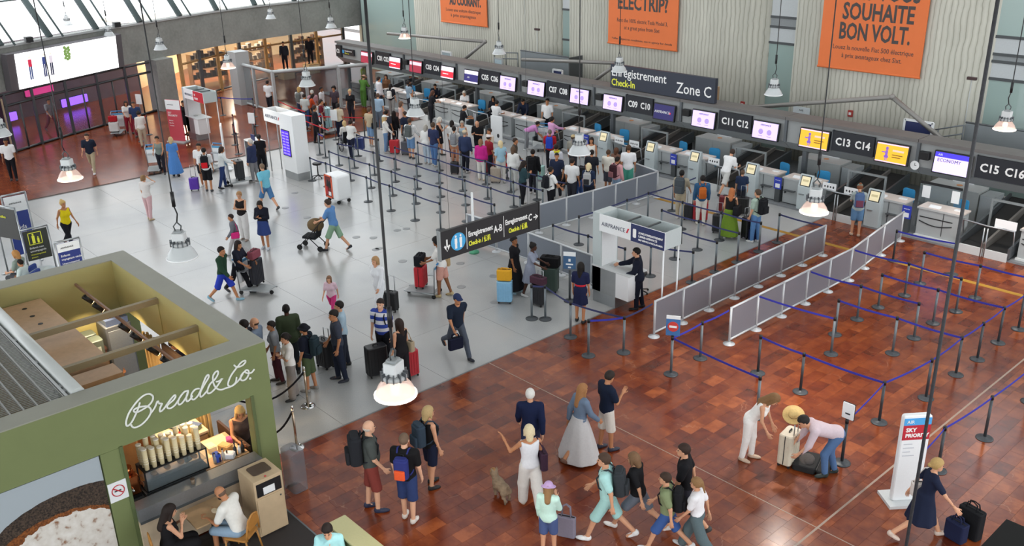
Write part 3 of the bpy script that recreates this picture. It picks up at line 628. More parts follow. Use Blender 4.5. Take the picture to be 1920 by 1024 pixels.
for k, x in enumerate(XK):
    st = 'line' if k in (7,) else ('term' if k >= 4 else 'line' if k < 3 else 'line')
    a, b = 2 * k + 1, 2 * k + 2
    podium(x - 1.15, x + .18, 'grey check-in desk of counter C%02d with pale worktop' % a, st, 'r'); podium(x + 1.98, x + 3.28, 'grey check-in desk of counter C%02d with pale worktop' % b, st, 'l')
    belts(x + .38, x + 1.84, 'pair of black baggage belts between counters C%02d and C%02d' % (a, b)); rear_cabinet(k, x)
    office_chair(x - .35, 29.75, PI + .2, 'blue office chair behind the desk of counter C%02d' % a); office_chair(x + 2.7, 29.75, PI - .25, 'blue office chair behind the desk of counter C%02d' % b)
    if 4 <= k <= 6: icon_board(x + .5, 'white icon board over the belt beside counter C%02d' % a); icon_board(x + 1.3, 'white icon board over the belt beside counter C%02d' % b)
icon = thing('blank_board', 'plain white board on the conveyor rail beside counter C16', 'sign', (-9.9, 28.36, .97)); MB().box(0, .62, 0, .02, .02, .28).build('board', WHITE, icon); MB().box(.25, .35, 0, .02, -.02, .03).build('clip', STEEL, icon)
# blue and white bag-tag bins in the gaps between desk pairs
for k in (3, 4, 5, 6):
    x = XK[k] + 3.32
    t = thing('bag_tag_stand', 'blue and white bag tag stand between counters C%02d and C%02d' % (2 * k + 2, 2 * k + 3), 'stand', (x, 28.55, 0), 0, 'bag tag stands between the desk pairs'); MB().box(0, .2, 0, .2, 0, .62).build('bin', DGREY, t); MB().box(-.04, .26, -.02, .0, .55, .98).build('panel', mat('#2d3fb0', .5, var=.03), t); MB().box(.02, .2, -.026, -.02, .6, .75).build('paper_slip', WHITE, t); text('BAGAGES', .045, INKW, t, (.11, -.024, .86), FY, 'CENTER')
# clear screen on the C15 rear cabinet
t = thing('clear_screen', 'clear plastic screen with notices behind counter C15', 'screen', (-12.75, 29.42, .0)); MB().box(0, 1.35, 0, .015, .9, 1.62).build('pane', GLASS, t); MB().box(0, 1.35, -.01, .02, 1.55, 1.63).build('striped_strip', BLACK, t); MB().box(.1, .36, -.012, 0, 1.1, 1.5).build('paper', WHITE, t); MB().box(1.05, 1.3, -.012, 0, 1.1, 1.5).build('paper', WHITE, t)
for a in (.0, 1.32): MB().box(a, a + .03, 0, .03, 0.06, .9).build('upright', GREY, t)
# ------------------------------------------------------------------ pendant lamps
LAMPGLOW = glassm('lamp_glass_glow', '#d8c4bc', 0.5, 0.12); LAMPOFF = glassm('lamp_glass_clear', '#dfe3e4', 0.5, 0.12)  # lit lamps use a pinkish copy of the glass, glow put into its colour
GLOW = mat('#fff0e2', .4, var=0, emit=1.3)
def pendant(px, py, label, lit, z=4.35):
    x, y = G(px, py, z)
    t = thing('pendant_lamp', label, 'lamp', (x, y, z), random.random() * 6, 'pendant lamps over the hall')
    MB().lathe([(.275, 0), (.285, .02), (.27, .05), (.235, .13), (.17, .22), (.13, .26), (.125, .25), (.16, .21), (.225, .12), (.26, .045), (.265, .02)], n=24).build('glass_reflector', LAMPGLOW if lit else LAMPOFF, t)
    MB().lathe([(.272, -.006), (.292, .0), (.292, .022), (.276, .026)], n=24).build('rim', GLOW if lit else WHITE, t)
    MB().lathe([(.15, .24), (.17, .27), (.17, .30), (.12, .32)], n=16).build('collar', LGREY, t)
    m_ = MB()
    for i in range(12): a = 2 * PI * i / 12; m_.box(.12, .185, -.008, .008, .25, .36, M=Matrix.Rotation(a, 4, 'Z'))
    m_.build('cooling_fins', DSTEEL, t)
    MB().rbox(-.12, .12, -.10, .10, .32, .50, .03).build('driver_housing', OFFW, t); MB().rbox(-.08, .08, -.07, .07, .50, .54, .02).build('housing_lid', GREY, t)
    m_ = MB(); m_.tube([(.05, 0, .54), (.07, 0, .62), (0, 0, .70), (-.07, 0, .62), (-.05, 0, .54)], .012, 6); m_.build('hook', DGREY, t)
    MB().tube([(0, 0, .68), (.03, .02, .85), (.0, 0, 1.0), (0, 0, 8.7)], .020 if py > 700 else .013, 6).build('cable', BLACK, t)
    MB().cyl((0, 0, 1.0), (0, 0, 1.28), .035, n=8).build('connector', BLACK, t)
    if lit:
        MB().ell((0, 0, .14), (.07, .07, .09), 12, 8).build('bulb', mat('#fff0dc', .4, var=0, emit=2.0), t)
        L = bpy.data.lights.new('pendant_light', 'SPOT'); L.energy = PENDANT_W * lit; L.color = (1, .90, .80); L.spot_size = 2.1; L.spot_blend = .7; L.shadow_soft_size = .12
        lo = bpy.data.objects.new('pendant_light', L); COL.objects.link(lo); lo.parent = t; lo.location = (0, 0, -.02)
for a in ((742, 740, 'lit pendant lamp with glowing rim above the queue by the bread kiosk', 1), (342, 483, 'unlit pendant lamp over the pale floor beside the bread kiosk roof', 0), (132, 336, 'lit pendant lamp over the far edge of the red marble zone', .8), (1526, 398, 'lit pendant lamp in front of counter C13', 1.6), (1883, 243, 'lit pendant lamp in front of the broad window bay', 1.2),
          (1086, 288, 'unlit pendant lamp over the crowded queue end', 0), (1450, 178, 'unlit pendant lamp in front of the window bay beside the largest banner', 0), (779, 216, 'unlit pendant lamp over the middle of the crowd', 0), (576, 161, 'unlit pendant lamp in front of the glass vestibule', 0), (428, 128, 'lit pendant lamp in front of the timber shop front', .6), (301, 93, 'unlit pendant lamp beside the large wall screen', 0),
          (759, 72, 'lit pendant lamp beside the smallest orange banner', .6), (936, 101, 'unlit pendant lamp above number board C06', 0), (1161, 134, 'unlit pendant lamp in front of the large zone sign', 0), (508, 35, 'unlit pendant lamp against the concrete beam, nearest the skylight', 0), (621, 52, 'unlit pendant lamp at the lower edge of the concrete beam', 0), (205, 68, 'unlit pendant lamp against the top of the large wall screen', 0), (127, 47, 'unlit pendant lamp against the bright roof panes', 0), (2, 255, 'pendant lamp cut by the photo edge beside the dark display', 0)):
    pendant(*a)
# heavy black cable hanging close to the viewer
x, y = G(1703, 1000, 6.6); tag(MB().tube([(x, y, 3.2), (x, y, 13.2)], .011, 8).build('hanging_cable', mat('#26262a', .6, var=.4, scale=60)), 'thick black cable hanging past the queue posts to below the frame', 'cable')

# ------------------------------------------------------------------ belt posts
POSTG = mat('#6f777c', 0.42, metal=.35, var=.04); POSTD = mat('#43474b', 0.45, metal=.3, var=.04); BLUE = mat('#2b2f9e', .7, var=.05); DBLUE = mat('#2f3560', .7, var=.06); RED = mat('#c62632', .7, var=.05)
_pm = MB().lathe([(.031, .02), (.031, .93)], n=10).mesh('post'); _bm = MB().lathe([(.17, 0), (.17, .012), (.13, .022), (.04, .035), (.031, .05)], n=18).mesh('base'); _hm = MB().lathe([(.036, .90), (.036, .985), (.028, .99)], n=10).mesh('belt_head')
ORD = ['first', 'second', 'third', 'fourth', 'fifth', 'sixth', 'seventh', 'eighth', 'ninth', 'tenth', 'eleventh', 'twelfth']
def post(x, y, label, m_=None, group='queue belt posts'):
    t = thing('belt_post', label, 'belt post', (x, y, 0), 0, group)
    link('base', _bm, POSTD, t); link('post', _pm, m_ or POSTG, t); link('belt_head', _hm, BLACK, t); return t
def ribbon(t, a, b, m_, z=.945, hgt=.05, end_z=None):
    """belt part running from post t at a to the point b"""
    d = Vector((b[0] - a[0], b[1] - a[1], 0)); L = d.length; n = Vector((-d.y, d.x, 0)).normalized() * .0025; k = 8; mb = MB(); vs = []; ez = z if end_z is None else end_z
    for i in range(k + 1):
        f = i / k; s_ = -.028 * math.sin(PI * f) * min(1, L / 1.5)
        for sg in (-1, 1):
            for zz in (-hgt / 2, hgt / 2): vs.append((d.x * f + n.x * sg, d.y * f + n.y * sg, z + (ez - z) * f + s_ + zz))
    fs = []
    for i in range(k):
        o = i * 4; p = o + 4; fs += [(o, p, p + 1, o + 1), (o + 2, o + 3, p + 3, p + 2), (o + 1, p + 1, p + 3, o + 3), (o, o + 2, p + 2, p)]
    fs += [(0, 1, 3, 2), (k * 4, k * 4 + 2, k * 4 + 3, k * 4 + 1)]
    mb.add(vs, fs); return mb.build('belt', m_, t)
def row(pts, where, m_=None, belt=None, end=None, start=None, closed=(), skip=()):
    """posts of one queue row with belts from each to the next"""
    ts = []
    for i, (x, y) in enumerate(pts):
        t = post(x, y, '%s grey belt post of the row %s' % (ORD[i], where), m_)
        if i + 1 < len(pts) and i not in skip and belt: ribbon(t, (x, y), pts[i + 1], belt)
        ts.append(t)
    if end and belt: ribbon(ts[-1], pts[-1], end, belt)
    if start and belt: ribbon(ts[0], pts[0], start, belt)
    return ts
gx = [-32.75, -31.27, -29.82, -28.37, -26.91, -25.44, -24.0, -22.48]
row([(-32.42, 18.36), (-31.25, 18.36), (-28.4, 18.34), (-26.88, 18.30), (-25.38, 18.26), (-23.93, 18.26)], 'nearest the white service trolley', None, DBLUE)
row([(x, 19.45) for x in gx], 'second from the white service trolley', None, DBLUE)
row([(x, 20.62) for x in gx], 'third from the white service trolley', None, DBLUE)
row([(-33.6, 20.4)], 'beside the wheelchair', None, DBLUE, end=(-32.75, 20.62))
row([(x, 21.70) for x in gx[1:]], 'just in front of the crowd', None, DBLUE)
row([(-34.3, 21.84), (-32.9, 22.0)], 'behind the wheelchair', None, DBLUE)
row([(x, 22.87) for x in gx[1:]], 'running through the crowd', None, DBLUE)
row([(-29.8, 24.0), (-28.3, 24.0), (-26.9, 24.0), (-25.4, 24.0)], 'at the back of the crowd', None, DBLUE)
row([(-35.78, 20.79), (-35.16, 20.7)], 'between the airline portal and the red belts', None, BLUE)
# red belt queue
row([(-40.22, 22.82), (-43.6, 23.2)], 'with red belts in front of the glass vestibule', POSTD, RED); row([(-40.2, 22.0), (-36.99, 24.0)], 'with red belts around the pale blue luggage', POSTD, RED, start=(-36.0, 21.5))
row([(-39.3, 19.6), (-41.0, 20.4), (-43.2, 21.6)], 'with red belts left of the airline portal', POSTD, RED); row([(-38.6, 18.3), (-40.3, 19.0), (-42.3, 20.0)], 'with red belts behind the white info panel', POSTD, RED)
row([(-45.2, 22.6), (-46.8, 21.6), (-47.8, 20.6)], 'with blue belts by the concrete pier', POSTD, BLUE)
row([(-45.4, 17.0), (-44.3, 16.2)], 'with red belts beside the red priority totem', POSTD, RED)
# middle zone
row([(-19.58, 20.5), (-19.62, 22.87), (-19.62, 23.98), (-19.6, 25.3)], 'inside the middle enclosure along the panelled barrier', None, DBLUE, end=(-19.6, 26.6))
row([(-18.15, 23.97), (-16.61, 23.97), (-15.11, 23.96)], 'crossing behind the waiting people', None, DBLUE, start=(-19.62, 23.98))
row([(-18.11, 22.84), (-16.58, 22.77), (-15.05, 22.72)], 'in front of the waiting people', None, DBLUE)
row([(-16.58, 21.63), (-15.05, 21.61)], 'just behind the self service portal', None, DBLUE)
row([(-16.22, 20.03), (-15.05, 20.49)], 'closest to the self service portal', None, DBLUE)
row([(-19.59, 19.34), (-18.13, 19.39), (-16.61, 19.33)], 'between the grey barrier and the portal', None, DBLUE)
row([(-15.16, 25.07)], 'nearest the yellow floor line', None, DBLUE, end=(-13.6, 25.04))
row([(-16.24, 15.73), (-15.01, 15.43), (-13.48, 15.73)], 'ending at the white framed barrier', None, DBLUE, end=(-13.53, 16.85)); row([(-16.52, 15.5)], 'standing single beside the dark suitcase', None, DBLUE, end=(-16.24, 15.73)); row([(-13.97, 14.99)], 'at the border of grey and red floor', None, BLUE, end=(-13.48, 15.73))
# red marble zone on the near side
row([(-11.96, 15.67), (-11.97, 16.81)], 'holding the no entry sign', None, BLUE, end=(-11.95, 17.85))
row([(-9.46, 15.46)], 'beside the person in white', None, BLUE, end=(-11.96, 15.67))
row([(-10.57, 17.15), (-9.40, 17.07), (-7.54, 17.10), (-7.32, 18.77), (-7.34, 20.31), (-7.32, 21.42), (-7.34, 22.66), (-7.3, 23.8)], 'forming the outer edge of the marble queue', POSTD, BLUE)
row([(-10.38, 20.27), (-8.87, 20.30)], 'nearest inside the marble queue', None, BLUE, end=(-7.34, 20.31)); row([(-9.89, 19.23)], 'tied to the near end of the white barrier', None, BLUE, end=(-11.92, 19.1))
row([(-10.45, 21.5), (-8.9, 21.47)], 'second inside the marble queue', None, BLUE, start=(-11.88, 21.47)); row([(-10.44, 22.6), (-8.96, 22.64)], 'third inside the marble queue', None, BLUE, end=(-7.34, 22.66))
row([(-10.32, 23.85), (-8.87, 23.78)], 'fourth inside the marble queue', None, BLUE, start=(-11.88, 23.78)); row([(-10.42, 24.97), (-8.9, 25.03), (-7.4, 25.1)], 'fifth inside the marble queue', None, BLUE)
row([(-11.81, 26.12), (-10.08, 26.27)], 'along the desk of counter C15', POSTD, BLUE)
row([(-5.80, 15.2), (-5.89, 16.24), (-5.75, 18.04), (-5.7, 20.2)], 'behind the priority totem', POSTD, BLUE)
t = post(*G(1578, 868), 'dark belt post with small white sign behind the bending person', POSTD); ribbon(t, G(1578, 868), (-7.54, 17.10), BLUE)
MB().rbox(-.12, .12, -.012, .012, 1.0, 1.34, .02, axis='y').build('sign_plate', WHITE, t); MB().box(-.13, .13, .012, .02, .99, 1.35).build('sign_back', BLACK, t); MB().box(-.05, .05, -.016, -.012, 1.10, 1.13).build('arrow', INKB, t); t.rotation_euler = (0, 0, 0)
# plates on posts
def plate(t, x, y, z, wd, h, m_, rz=0):
    p_ = thing_part('sign_holder', t, (0, 0, 0)); p_.rotation_euler = (0, 0, rz); MB().box(-wd / 2, wd / 2, -.05, -.03, z, z + h).build('sign_plate', m_, p_); return p_
ns = thing('no_entry_sign', 'blue stand sign with round red no entry mark', 'sign', (-11.96, 15.67, .99), .55)
MB().box(-.16, .16, -.012, .012, .02, .44).build('board', mat('#3f70a8', .5), ns); MB().box(-.16, .16, -.014, .012, .44, .52).build('top_strip', WHITE, ns); MB().box(-.03, .03, -.02, .02, -.01, .03).build('clip', BLACK, ns)
MB().lathe([(.125, 0), (.125, .006)], (0, 0, 0), 24, Matrix.Rotation(PI / 2, 3, 'X')).build('red_disc', mat('#c8423c', .5, var=0), ns, (0, -.012, .25)); MB().box(-.085, .085, -.024, -.018, .225, .275).build('white_bar', WHITE, ns)
fs_ = thing('queue_sign', 'blue and white information sign on a dark post beside the stewardess', 'sign', (-16.62, 17.05, 0), .6)
link('base', _bm, POSTD, fs_); link('post', _pm, POSTD, fs_); MB().box(-.17, .17, -.05, -.03, .98, 1.48).build('board', mat('#3a5f86', .5), fs_); MB().box(-.17, .17, -.055, -.05, 1.36, 1.48).build('top_strip', WHITE, fs_); MB().box(-.03, .03, -.055, -.05, 1.2, 1.28).build('pictogram', WHITE, fs_); MB().box(-.1, .1, -.055, -.05, 1.1, 1.14).build('caption_bar', WHITE, fs_); MB().box(-.04, .04, -.055, -.05, 1.01, 1.05).build('arrow', WHITE, fs_)

# ------------------------------------------------------------------ panelled barriers
BFR = mat('#c4c7ca', .4, metal=.2, var=.03)
def barrier(pts, label, panel, h=1.0, posts=True):
    t = thing('panel_barrier', label, 'barrier', (pts[0][0], pts[0][1], 0)); ox, oy = pts[0]
    P = [(x - ox, y - oy) for x, y in pts]
    for i, (x, y) in enumerate(P):
        q = MB().cyl((x, y, .02), (x, y, h), .03, n=8).build('post', BFR, t); MB().lathe([(.15, 0), (.15, .012), (.05, .03), (.03, .06)], (x, y, 0), 16).build('foot', BFR, q)
    for (a, b), (c, d) in zip(P[:-1], P[1:]):
        MB().cyl((a, b, h - .02), (c, d, h - .02), .03, n=6).build('top_rail', BFR, t); MB().cyl((a, b, .12), (c, d, .12), .03, n=6).build('bottom_rail', BFR, t)
        f = .04; band([(a + (c - a) * f, b + (d - b) * f), (c - (c - a) * f, d - (d - b) * f)], .012, .14, h - .04).build('panel', panel, t)
    return t
barrier([(-13.53, 16.95 + i * 1.156) for i in range(8)], 'white framed barrier with smoked panels between the marble lanes, nearer the portal', SMOKE)
barrier([(-11.95, 17.95 + i * 1.166) for i in range(6)] + [(-12.11, 24.95), (-12.29, 26.3), (-12.48, 27.9)], 'long white framed barrier with smoked panels bending towards counter C15', SMOKE)
PANG = glassm('grey_panel', '#7d838e', 0.88, .4)
barrier([(-21.35, 19.6), (-21.31, 20.4), (-21.22, 21.6), (-21.12, 22.8), (-21.07, 23.93), (-21.05, 25.05), (-21.03, 26.2), (-22.4, 26.5)], 'grey panelled barrier along the crowded queue towards the counters', PANG)
barrier([(-22.3, 18.1), (-21.0, 18.2), (-19.57, 18.26), (-18.13, 18.23), (-16.87, 18.2), (-16.2, 18.2)], 'grey panelled barrier joining the self service portal', PANG)

# ------------------------------------------------------------------ airline portals
BRUSH = mat('#a3a6a7', .35, metal=.5, var=.06, scale=4); PSILV = mat('#b9c2c2', .45, var=.03)
def af_text(t, x, y, z, s):
    text('AIRFRANCE', s, mat('#4a4e62', .5, var=0), t, (x, y, z), FY, fit=s * 5.3); MB().prism([(0, 0), (.05, 0), (.11, .13), (.06, .13)], 0, .004, Matrix(((1, 0, 0, x + s * 5.55), (0, 0, -1, y), (0, 1, 0, z), (0, 0, 0, 1)))).build('red_accent', mat('#d02a3c', .5, var=0), t)
def portal(x, y, label, wd, h, rightm, righttxt, poles=True):
    t = thing('airline_portal', label, 'portal', (x, y, 0)); bw = .85; d = .68
    MB().box(0, .30, 0, d, .35, h).build('upright', PSILV, t); MB().box(0, bw, 0, d, .33, 1.06).build('counter_body', BRUSH, t); MB().box(.02, bw - .02, .02, d - .02, 0, .33).build('plinth', STEEL, t); MB().box(-.01, bw + .5, -.02, d + .02, 1.06, 1.10).build('counter_top', OFFW, t)
    MB().box(bw, bw + .45, .0, d * .8, .35, 1.06).build('counter_panel', WHITE, t); MB().box(.28, .30 + .012, .04, d - .04, 1.1, h - .5).build('inner_panel', WHITE, t)
    z0 = h - .47
    MB().box(.26, wd, -.03, 0, z0, h).build('front_fascia', WHITE, t); MB().box(.26, wd, d - .03, d, z0, h).build('back_fascia', PSILV, t); MB().box(wd - .03, wd, 0, d, z0, h).build('end_fascia', PSILV, t)
    for f in (.45, .72): MB().box(wd * f - .02, wd * f + .02, 0, d, h - .06, h - .02).build('cross_bar', DGREY, t)
    MB().box(.3, wd - .03, 0, d - .03, z0, z0 + .02).build('tray', DGREY, t)
    xm = .26 + (wd - .26) * .5; MB().box(xm, wd + .005, -.036, -.03, z0 - .005, h).build('colour_panel', rightm, t)
    af_text(t, .34, -.034, h - .30, .155)
    for b, s_, xx, z, c in righttxt: text(b, s_, c, t, (xm + xx, -.039, z), FY, 'LEFT', .002, fit=min(.8, .047 * len(b)))
    if poles:
        for yy in (.03, d - .05): MB().cyl((wd - .06, yy, 0), (wd - .06, yy, z0), .022).build('pole', WHITE, t)
    m_ = MB().rbox(.42, .62, .2, .34, 1.10, 1.13, .02); m_.build('keyboard', LGREY, t)
    return t
pt = portal(-16.22, 17.53, 'silver airline portal with navy self service panel beside the grey barrier', 2.47, 2.6, NAVY, [('ZONE D’ENREGISTREMENT', .075, .26, 2.38, INKW), ('LIBRE-SERVICE', .075, .26, 2.29, INKW), ('SELF SERVICE CHECK-IN AREA', .06, .26, 2.20, INKW)])
MB().rbox(1.44, 1.55, -.045, -.036, 2.24, 2.48, .03, axis='y').build('terminal_pictogram', INKW, pt)
portal(-43.3, 18.1, 'white airline portal with red priority panel beside the red totem', 2.3, 2.45, mat('#c22a36', .5, var=.02), [('SKY', .14, .1, 2.22, INKW), ('PRIORITY', .14, .1, 2.06, INKW)])
# white portal with departures screen
t = thing('departures_portal', 'white airline portal with violet departures screen on its upright', 'portal', (-35.0, 17.9, 0))
MB().box(1.25, 2.3, 0, .6, .32, 2.65).build('upright', WHITE, t); MB().box(1.27, 2.28, .02, .58, 0, .32).build('plinth', BRUSH, t)
MB().box(0, 1.25, 0, .04, 2.15, 2.65).build('front_fascia', WHITE, t); MB().box(0, 1.25, .56, .6, 2.15, 2.65).build('back_fascia', WHITE, t); MB().box(0, .04, .04, .56, 2.15, 2.65).build('end_fascia', WHITE, t); MB().box(.04, 1.25, .04, .56, 2.15, 2.18).build('tray', LGREY, t)
for yy in (.05, .52): MB().cyl((.06, yy, 0), (.06, yy, 2.15), .022).build('pole', STEEL, t)
af_text(t, .12, -.004, 2.33, .19)
MB().box(1.35, 1.98, -.02, 0, .95, 2.02).build('screen_frame', BLACK, t); MB().box(1.38, 1.95, -.024, -.02, .98, 1.99).build('screen', mat('#4526c0', .4, var=0, emit=.8), t)
for r_ in range(8):
    for c_ in range(2): MB().box(1.42 + c_ * .27, 1.63 + c_ * .27, -.027, -.024, 1.02 + r_ * .12, 1.08 + r_ * .12).build('screen_line', mat('#8a78ee', .4, var=0, emit=.8), t)
# lectern beside it
t = thing('staff_lectern', 'dark lectern with white front beside the departures portal', 'lectern', (-36.4, 17.6, 0)); MB().box(0, .75, 0, .55, 0, 1.12).build('body', mat('#5d6266', .4, metal=.3), t); MB().box(-.03, 0, -.02, .57, 0, 1.18).build('front_panel', WHITE, t); MB().box(-.02, .8, -.02, .57, 1.12, 1.15).build('top', OFFW, t); MB().box(.2, .5, .2, .24, 1.15, 1.4).build('monitor', NAVY, t)
def info_panel(px, py, label, wd, h, m_, txt, rz=0, foot=True, split=None):
    x, y = G(px, py); t = thing('info_panel', label, 'panel', (x, y, 0), rz)
    MB().rbox(-wd / 2, wd / 2, -.03, .03, .06, h, .02, axis='y').build('panel', m_, t)
    if foot: MB().box(-wd / 2 - .08, wd / 2 + .08, -.22, .22, 0, .06).build('foot', LGREY, t)
    if split: MB().box(-wd / 2 + .004, wd / 2 - .004, -.036, -.03, split[0], h - .005).build('header', split[1], t)
    for b, s_, xx, z, c in txt: text(b, s_, c, t, (-wd / 2 + xx, -.038, z), FY)
    return t
info_panel(335, 266, 'red priority totem with white header in front of the far queue', .85, 2.0, mat('#bf4350', .5, var=.03), [('SKY', .13, .08, 1.35, INKW), ('PRIORITY', .13, .08, 1.22, INKW), ('Business', .07, .1, 1.0, INKW), ('Elite Plus', .07, .1, .88, INKW), ('Premium', .07, .1, .76, INKW), ('AIRFRANCE', .07, .1, 1.75, INKB)], .45, True, (1.55, WHITE))
info_panel(425, 318, 'tall white info panel beside the person in white shirt', .55, 1.95, WHITE, [('AIRFRANCE', .06, .05, 1.3, INKB)], -.5)
for px, py, lb in ((477, 268, 'small white panel on a stand left of the departures portal'), (630, 262, 'small white panel on a stand beside the wheelchair'), (267, 228, 'small white notice on a stand near the person in beige trousers')):
    x, y = G(px, py); t = thing('notice_stand', lb, 'stand', (x, y, 0), .5); MB().cyl((0, 0, 0), (0, 0, .95), .02).build('pole', DSTEEL, t); MB().lathe([(.16, 0), (.16, .015), (.03, .03)], n=14).build('foot', POSTD, t); MB().box(-.17, .17, -.02, .02, .92, 1.42).build('sheet', WHITE, t)
# priority totem close to the viewer
t = thing('priority_totem', 'tall white totem with blue and red head beside the person in navy', 'totem', (-5.88, 14.83, 0), math.radians(52))
MB().box(-.36, .36, -.22, .30, 0, .06).build('foot', OFFW, t); MB().rbox(-.26, .26, -.06, .06, .06, 1.85, .05, axis='y').build('panel', WHITE, t)
MB().box(-.25, .25, -.066, -.06, 1.66, 1.80).build('blue_header', mat('#4aa0dc', .5, var=.02), t); MB().box(-.25, .25, -.068, -.06, 1.36, 1.66).build('red_header', mat('#b82434', .5, var=.02), t)
text('AIR', .09, INKW, t, (-.2, -.07, 1.70), FY); text('SKY', .11, INKW, t, (-.2, -.071, 1.53), FY, 'LEFT', .004); text('PRIORITY', .10, INKW, t, (-.2, -.071, 1.42), FY, 'LEFT', .004)
for z, l in ((1.26, .16), (1.18, .2), (1.10, .14), (1.02, .22)): MB().box(-.2, -.2 + l, -.064, -.06, z, z + .02).build('caption_bar', mat('#c3c6cc', .5, var=0), t)

# ------------------------------------------------------------------ hanging direction sign
t = thing('hanging_direction_sign', 'long black hanging sign with toilets and check-in directions', 'sign', (-15.5, 11.8, 2.97))
MB().box(-.08, 0, 0, 3.02, 0, .67).build('board', mat('#1b1c1f', .5, var=.03), t); MB().box(-.09, .012, -.03, 0, -.02, .69).build('end_cap', GREY, t); MB().box(-.09, .012, 3.02, 3.05, -.02, .69).build('end_cap', BLACK, t)
for yy in (.3, 2.7): MB().cyl((-.04, yy, .67), (-.04, yy, 10.05), .004, n=5).build('wire', DSTEEL, t)
FS = mat('#e8e4d8', .5, var=0)
m_ = MB(); m_.box(.002, .008, .155, .195, .2, .46); m_.prism([(.085, .3), (.115, .33), (.175, .27), (.235, .33), (.265, .3), (.175, .17)], .002, .008, Matrix(((0, 0, 1, 0), (1, 0, 0, 0), (0, 1, 0, 0), (0, 0, 0, 1)))); m_.build('down_arrow', INKW, t)
MB().lathe([(.21, 0), (.21, .006)], (0, 0, 0), 28, Matrix.Rotation(PI / 2, 3, 'Y')).build('blue_disc', mat('#44a6dc', .5, var=0), t, (.002, .50, .33))
for yy in (.43, .57):
    m_ = MB(); m_.ell((.010, yy, .465), (.003, .028, .03), 10, 6); m_.box(.008, .013, yy - .036, yy + .036, .3, .42); m_.box(.008, .013, yy - .03, yy + .03, .18, .3); m_.build('toilet_figure', INKW, t)
for yy in (.745, 1.875): MB().box(.002, .006, yy, yy + .012, .08, .6).build('divider', INKW, t)
text('Enregistrement', .175, INKW, t, (.006, .80, .36), FX, 'LEFT', .004, fit=.73); text('Check-in / 値机', .155, INKY, t, (.006, .80, .14), FX, 'LEFT', .004, fit=.66); text('A-B', .24, INKW, t, (.006, 1.57, .26), FX, 'LEFT', .004, fit=.26)
text('Enregistrement', .175, INKW, t, (.006, 1.93, .36), FX, 'LEFT', .004, fit=.70); text('Check-in / 値机', .155, INKY, t, (.006, 2.03, .14), FX, 'LEFT', .004, fit=.60); text('C', .24, INKW, t, (.006, 2.67, .28), FX, 'LEFT', .004, fit=.11)
m_ = MB(); m_.box(.002, .008, 2.84, 2.95, .315, .35); m_.prism([(2.90, .255), (2.995, .333), (2.90, .41), (2.93, .333)], .002, .008, Matrix(((0, 0, 1, 0), (1, 0, 0, 0), (0, 1, 0, 0), (0, 0, 0, 1)))); m_.build('right_arrow', INKW, t)
t = thing('wind_pole', 'slim white tapered pole with green foot behind the hanging sign', 'pole', (*G(889, 474), 0)); MB().cyl((0, 0, .1), (0, 0, 2.0), .06, .035, 8).build('pole', WHITE, t); MB().lathe([(.16, 0), (.16, .05), (.08, .1)], n=14).build('foot', mat('#4fa07a', .5), t)

# ------------------------------------------------------------------ big wall screen below the skylight
t = thing('wall_screen', 'large bright advertising screen on the concrete beam', 'screen')
a = Vector((*seg_at(7.45)[0], 0)); b = Vector((*seg_at(13.6)[0], 0)); u = (b - a).normalized(); L = (b - a).length; nrm = Vector((u.y, -u.x, 0))
t.location = a + nrm * .38 + Vector((0, 0, 2.72)); t.rotation_euler = (math.radians(5), 0, math.atan2(u.y, u.x))
MB().box(-.42, L + .42, 0, .35, 0, 1.66).build('housing', mat('#5d5a5e', .5), t); MB().box(0, L, -.03, 0, .03, 1.63).build('lit_face', mat('#fbfbfb', .4, var=0, emit=1.3), t)
for x, c1, c2 in ((.75, '#c8324e', '#4a5a86'), (1.55, '#38457e', '#303a66'), (1.95, '#d9d2dc', '#2c2f4a')):
    m_ = MB(); m_.box(x - .10, x + .10, -.034, -.03, .95, 1.28); m_.build('printed_figure', mat(c1, .5, var=0, emit=.5), t); m_ = MB(); m_.box(x - .09, x - .01, -.034, -.03, .36, .95); m_.box(x + .01, x + .09, -.034, -.03, .36, .95); m_.build('printed_figure', mat(c2, .5, var=0, emit=.4), t)
    MB().ell((x, -.032, 1.38), (.055, .003, .075), 10, 6).build('printed_head', mat('#e8cfc0', .5, var=0, emit=.8), t)
m_ = MB()
for i in range(16): m_.ell((2.95 + .13 * math.sin(i * 2.4), -.032, .95 + i * .038), (.10, .003, .07), 7, 5)
m_.build('printed_tree', mat('#7a9a58', .5, var=0, emit=.5), t)
for k, q in enumerate(((57, 75), (221, 47))):
    x, y = G(*q, 4.75); t = thing('spotlight', ['small black spotlight on the beam above the bright wall screen, near end', 'small black spotlight on the beam above the bright wall screen, far end'][k], 'spotlight', (x + .1, y - .1, 4.66)); MB().rbox(-.2, .2, -.16, .16, .02, .26, .03).build('housing', BLACK, t); MB().box(-.05, .05, -.05, .05, -.02, .04).build('bracket', DGREY, t)
# dark violet display at the far corner
x, y = G(12, 292); t = thing('display_board', 'dark violet display board at the photo edge beside the glass doors', 'display', (x, y, 0), math.atan2(.9, -.46)); MB().box(-2.2, .25, -.1, .1, 0, 2.5).build('panel', mat('#2a1630', .4, var=.1, scale=2), t); MB().box(.25, .33, -.14, .14, 0, 2.55).build('edge_post', mat('#b8a890', .4, metal=.4), t)
for i in range(3):
    for j in range(2): MB().ell((-.35 - j * .35, -.1, .5 + i * .32), (.07, .02, .07), 8, 6).build('lit_dot', mat('#c98a5a', .5, var=0, emit=.3), t)

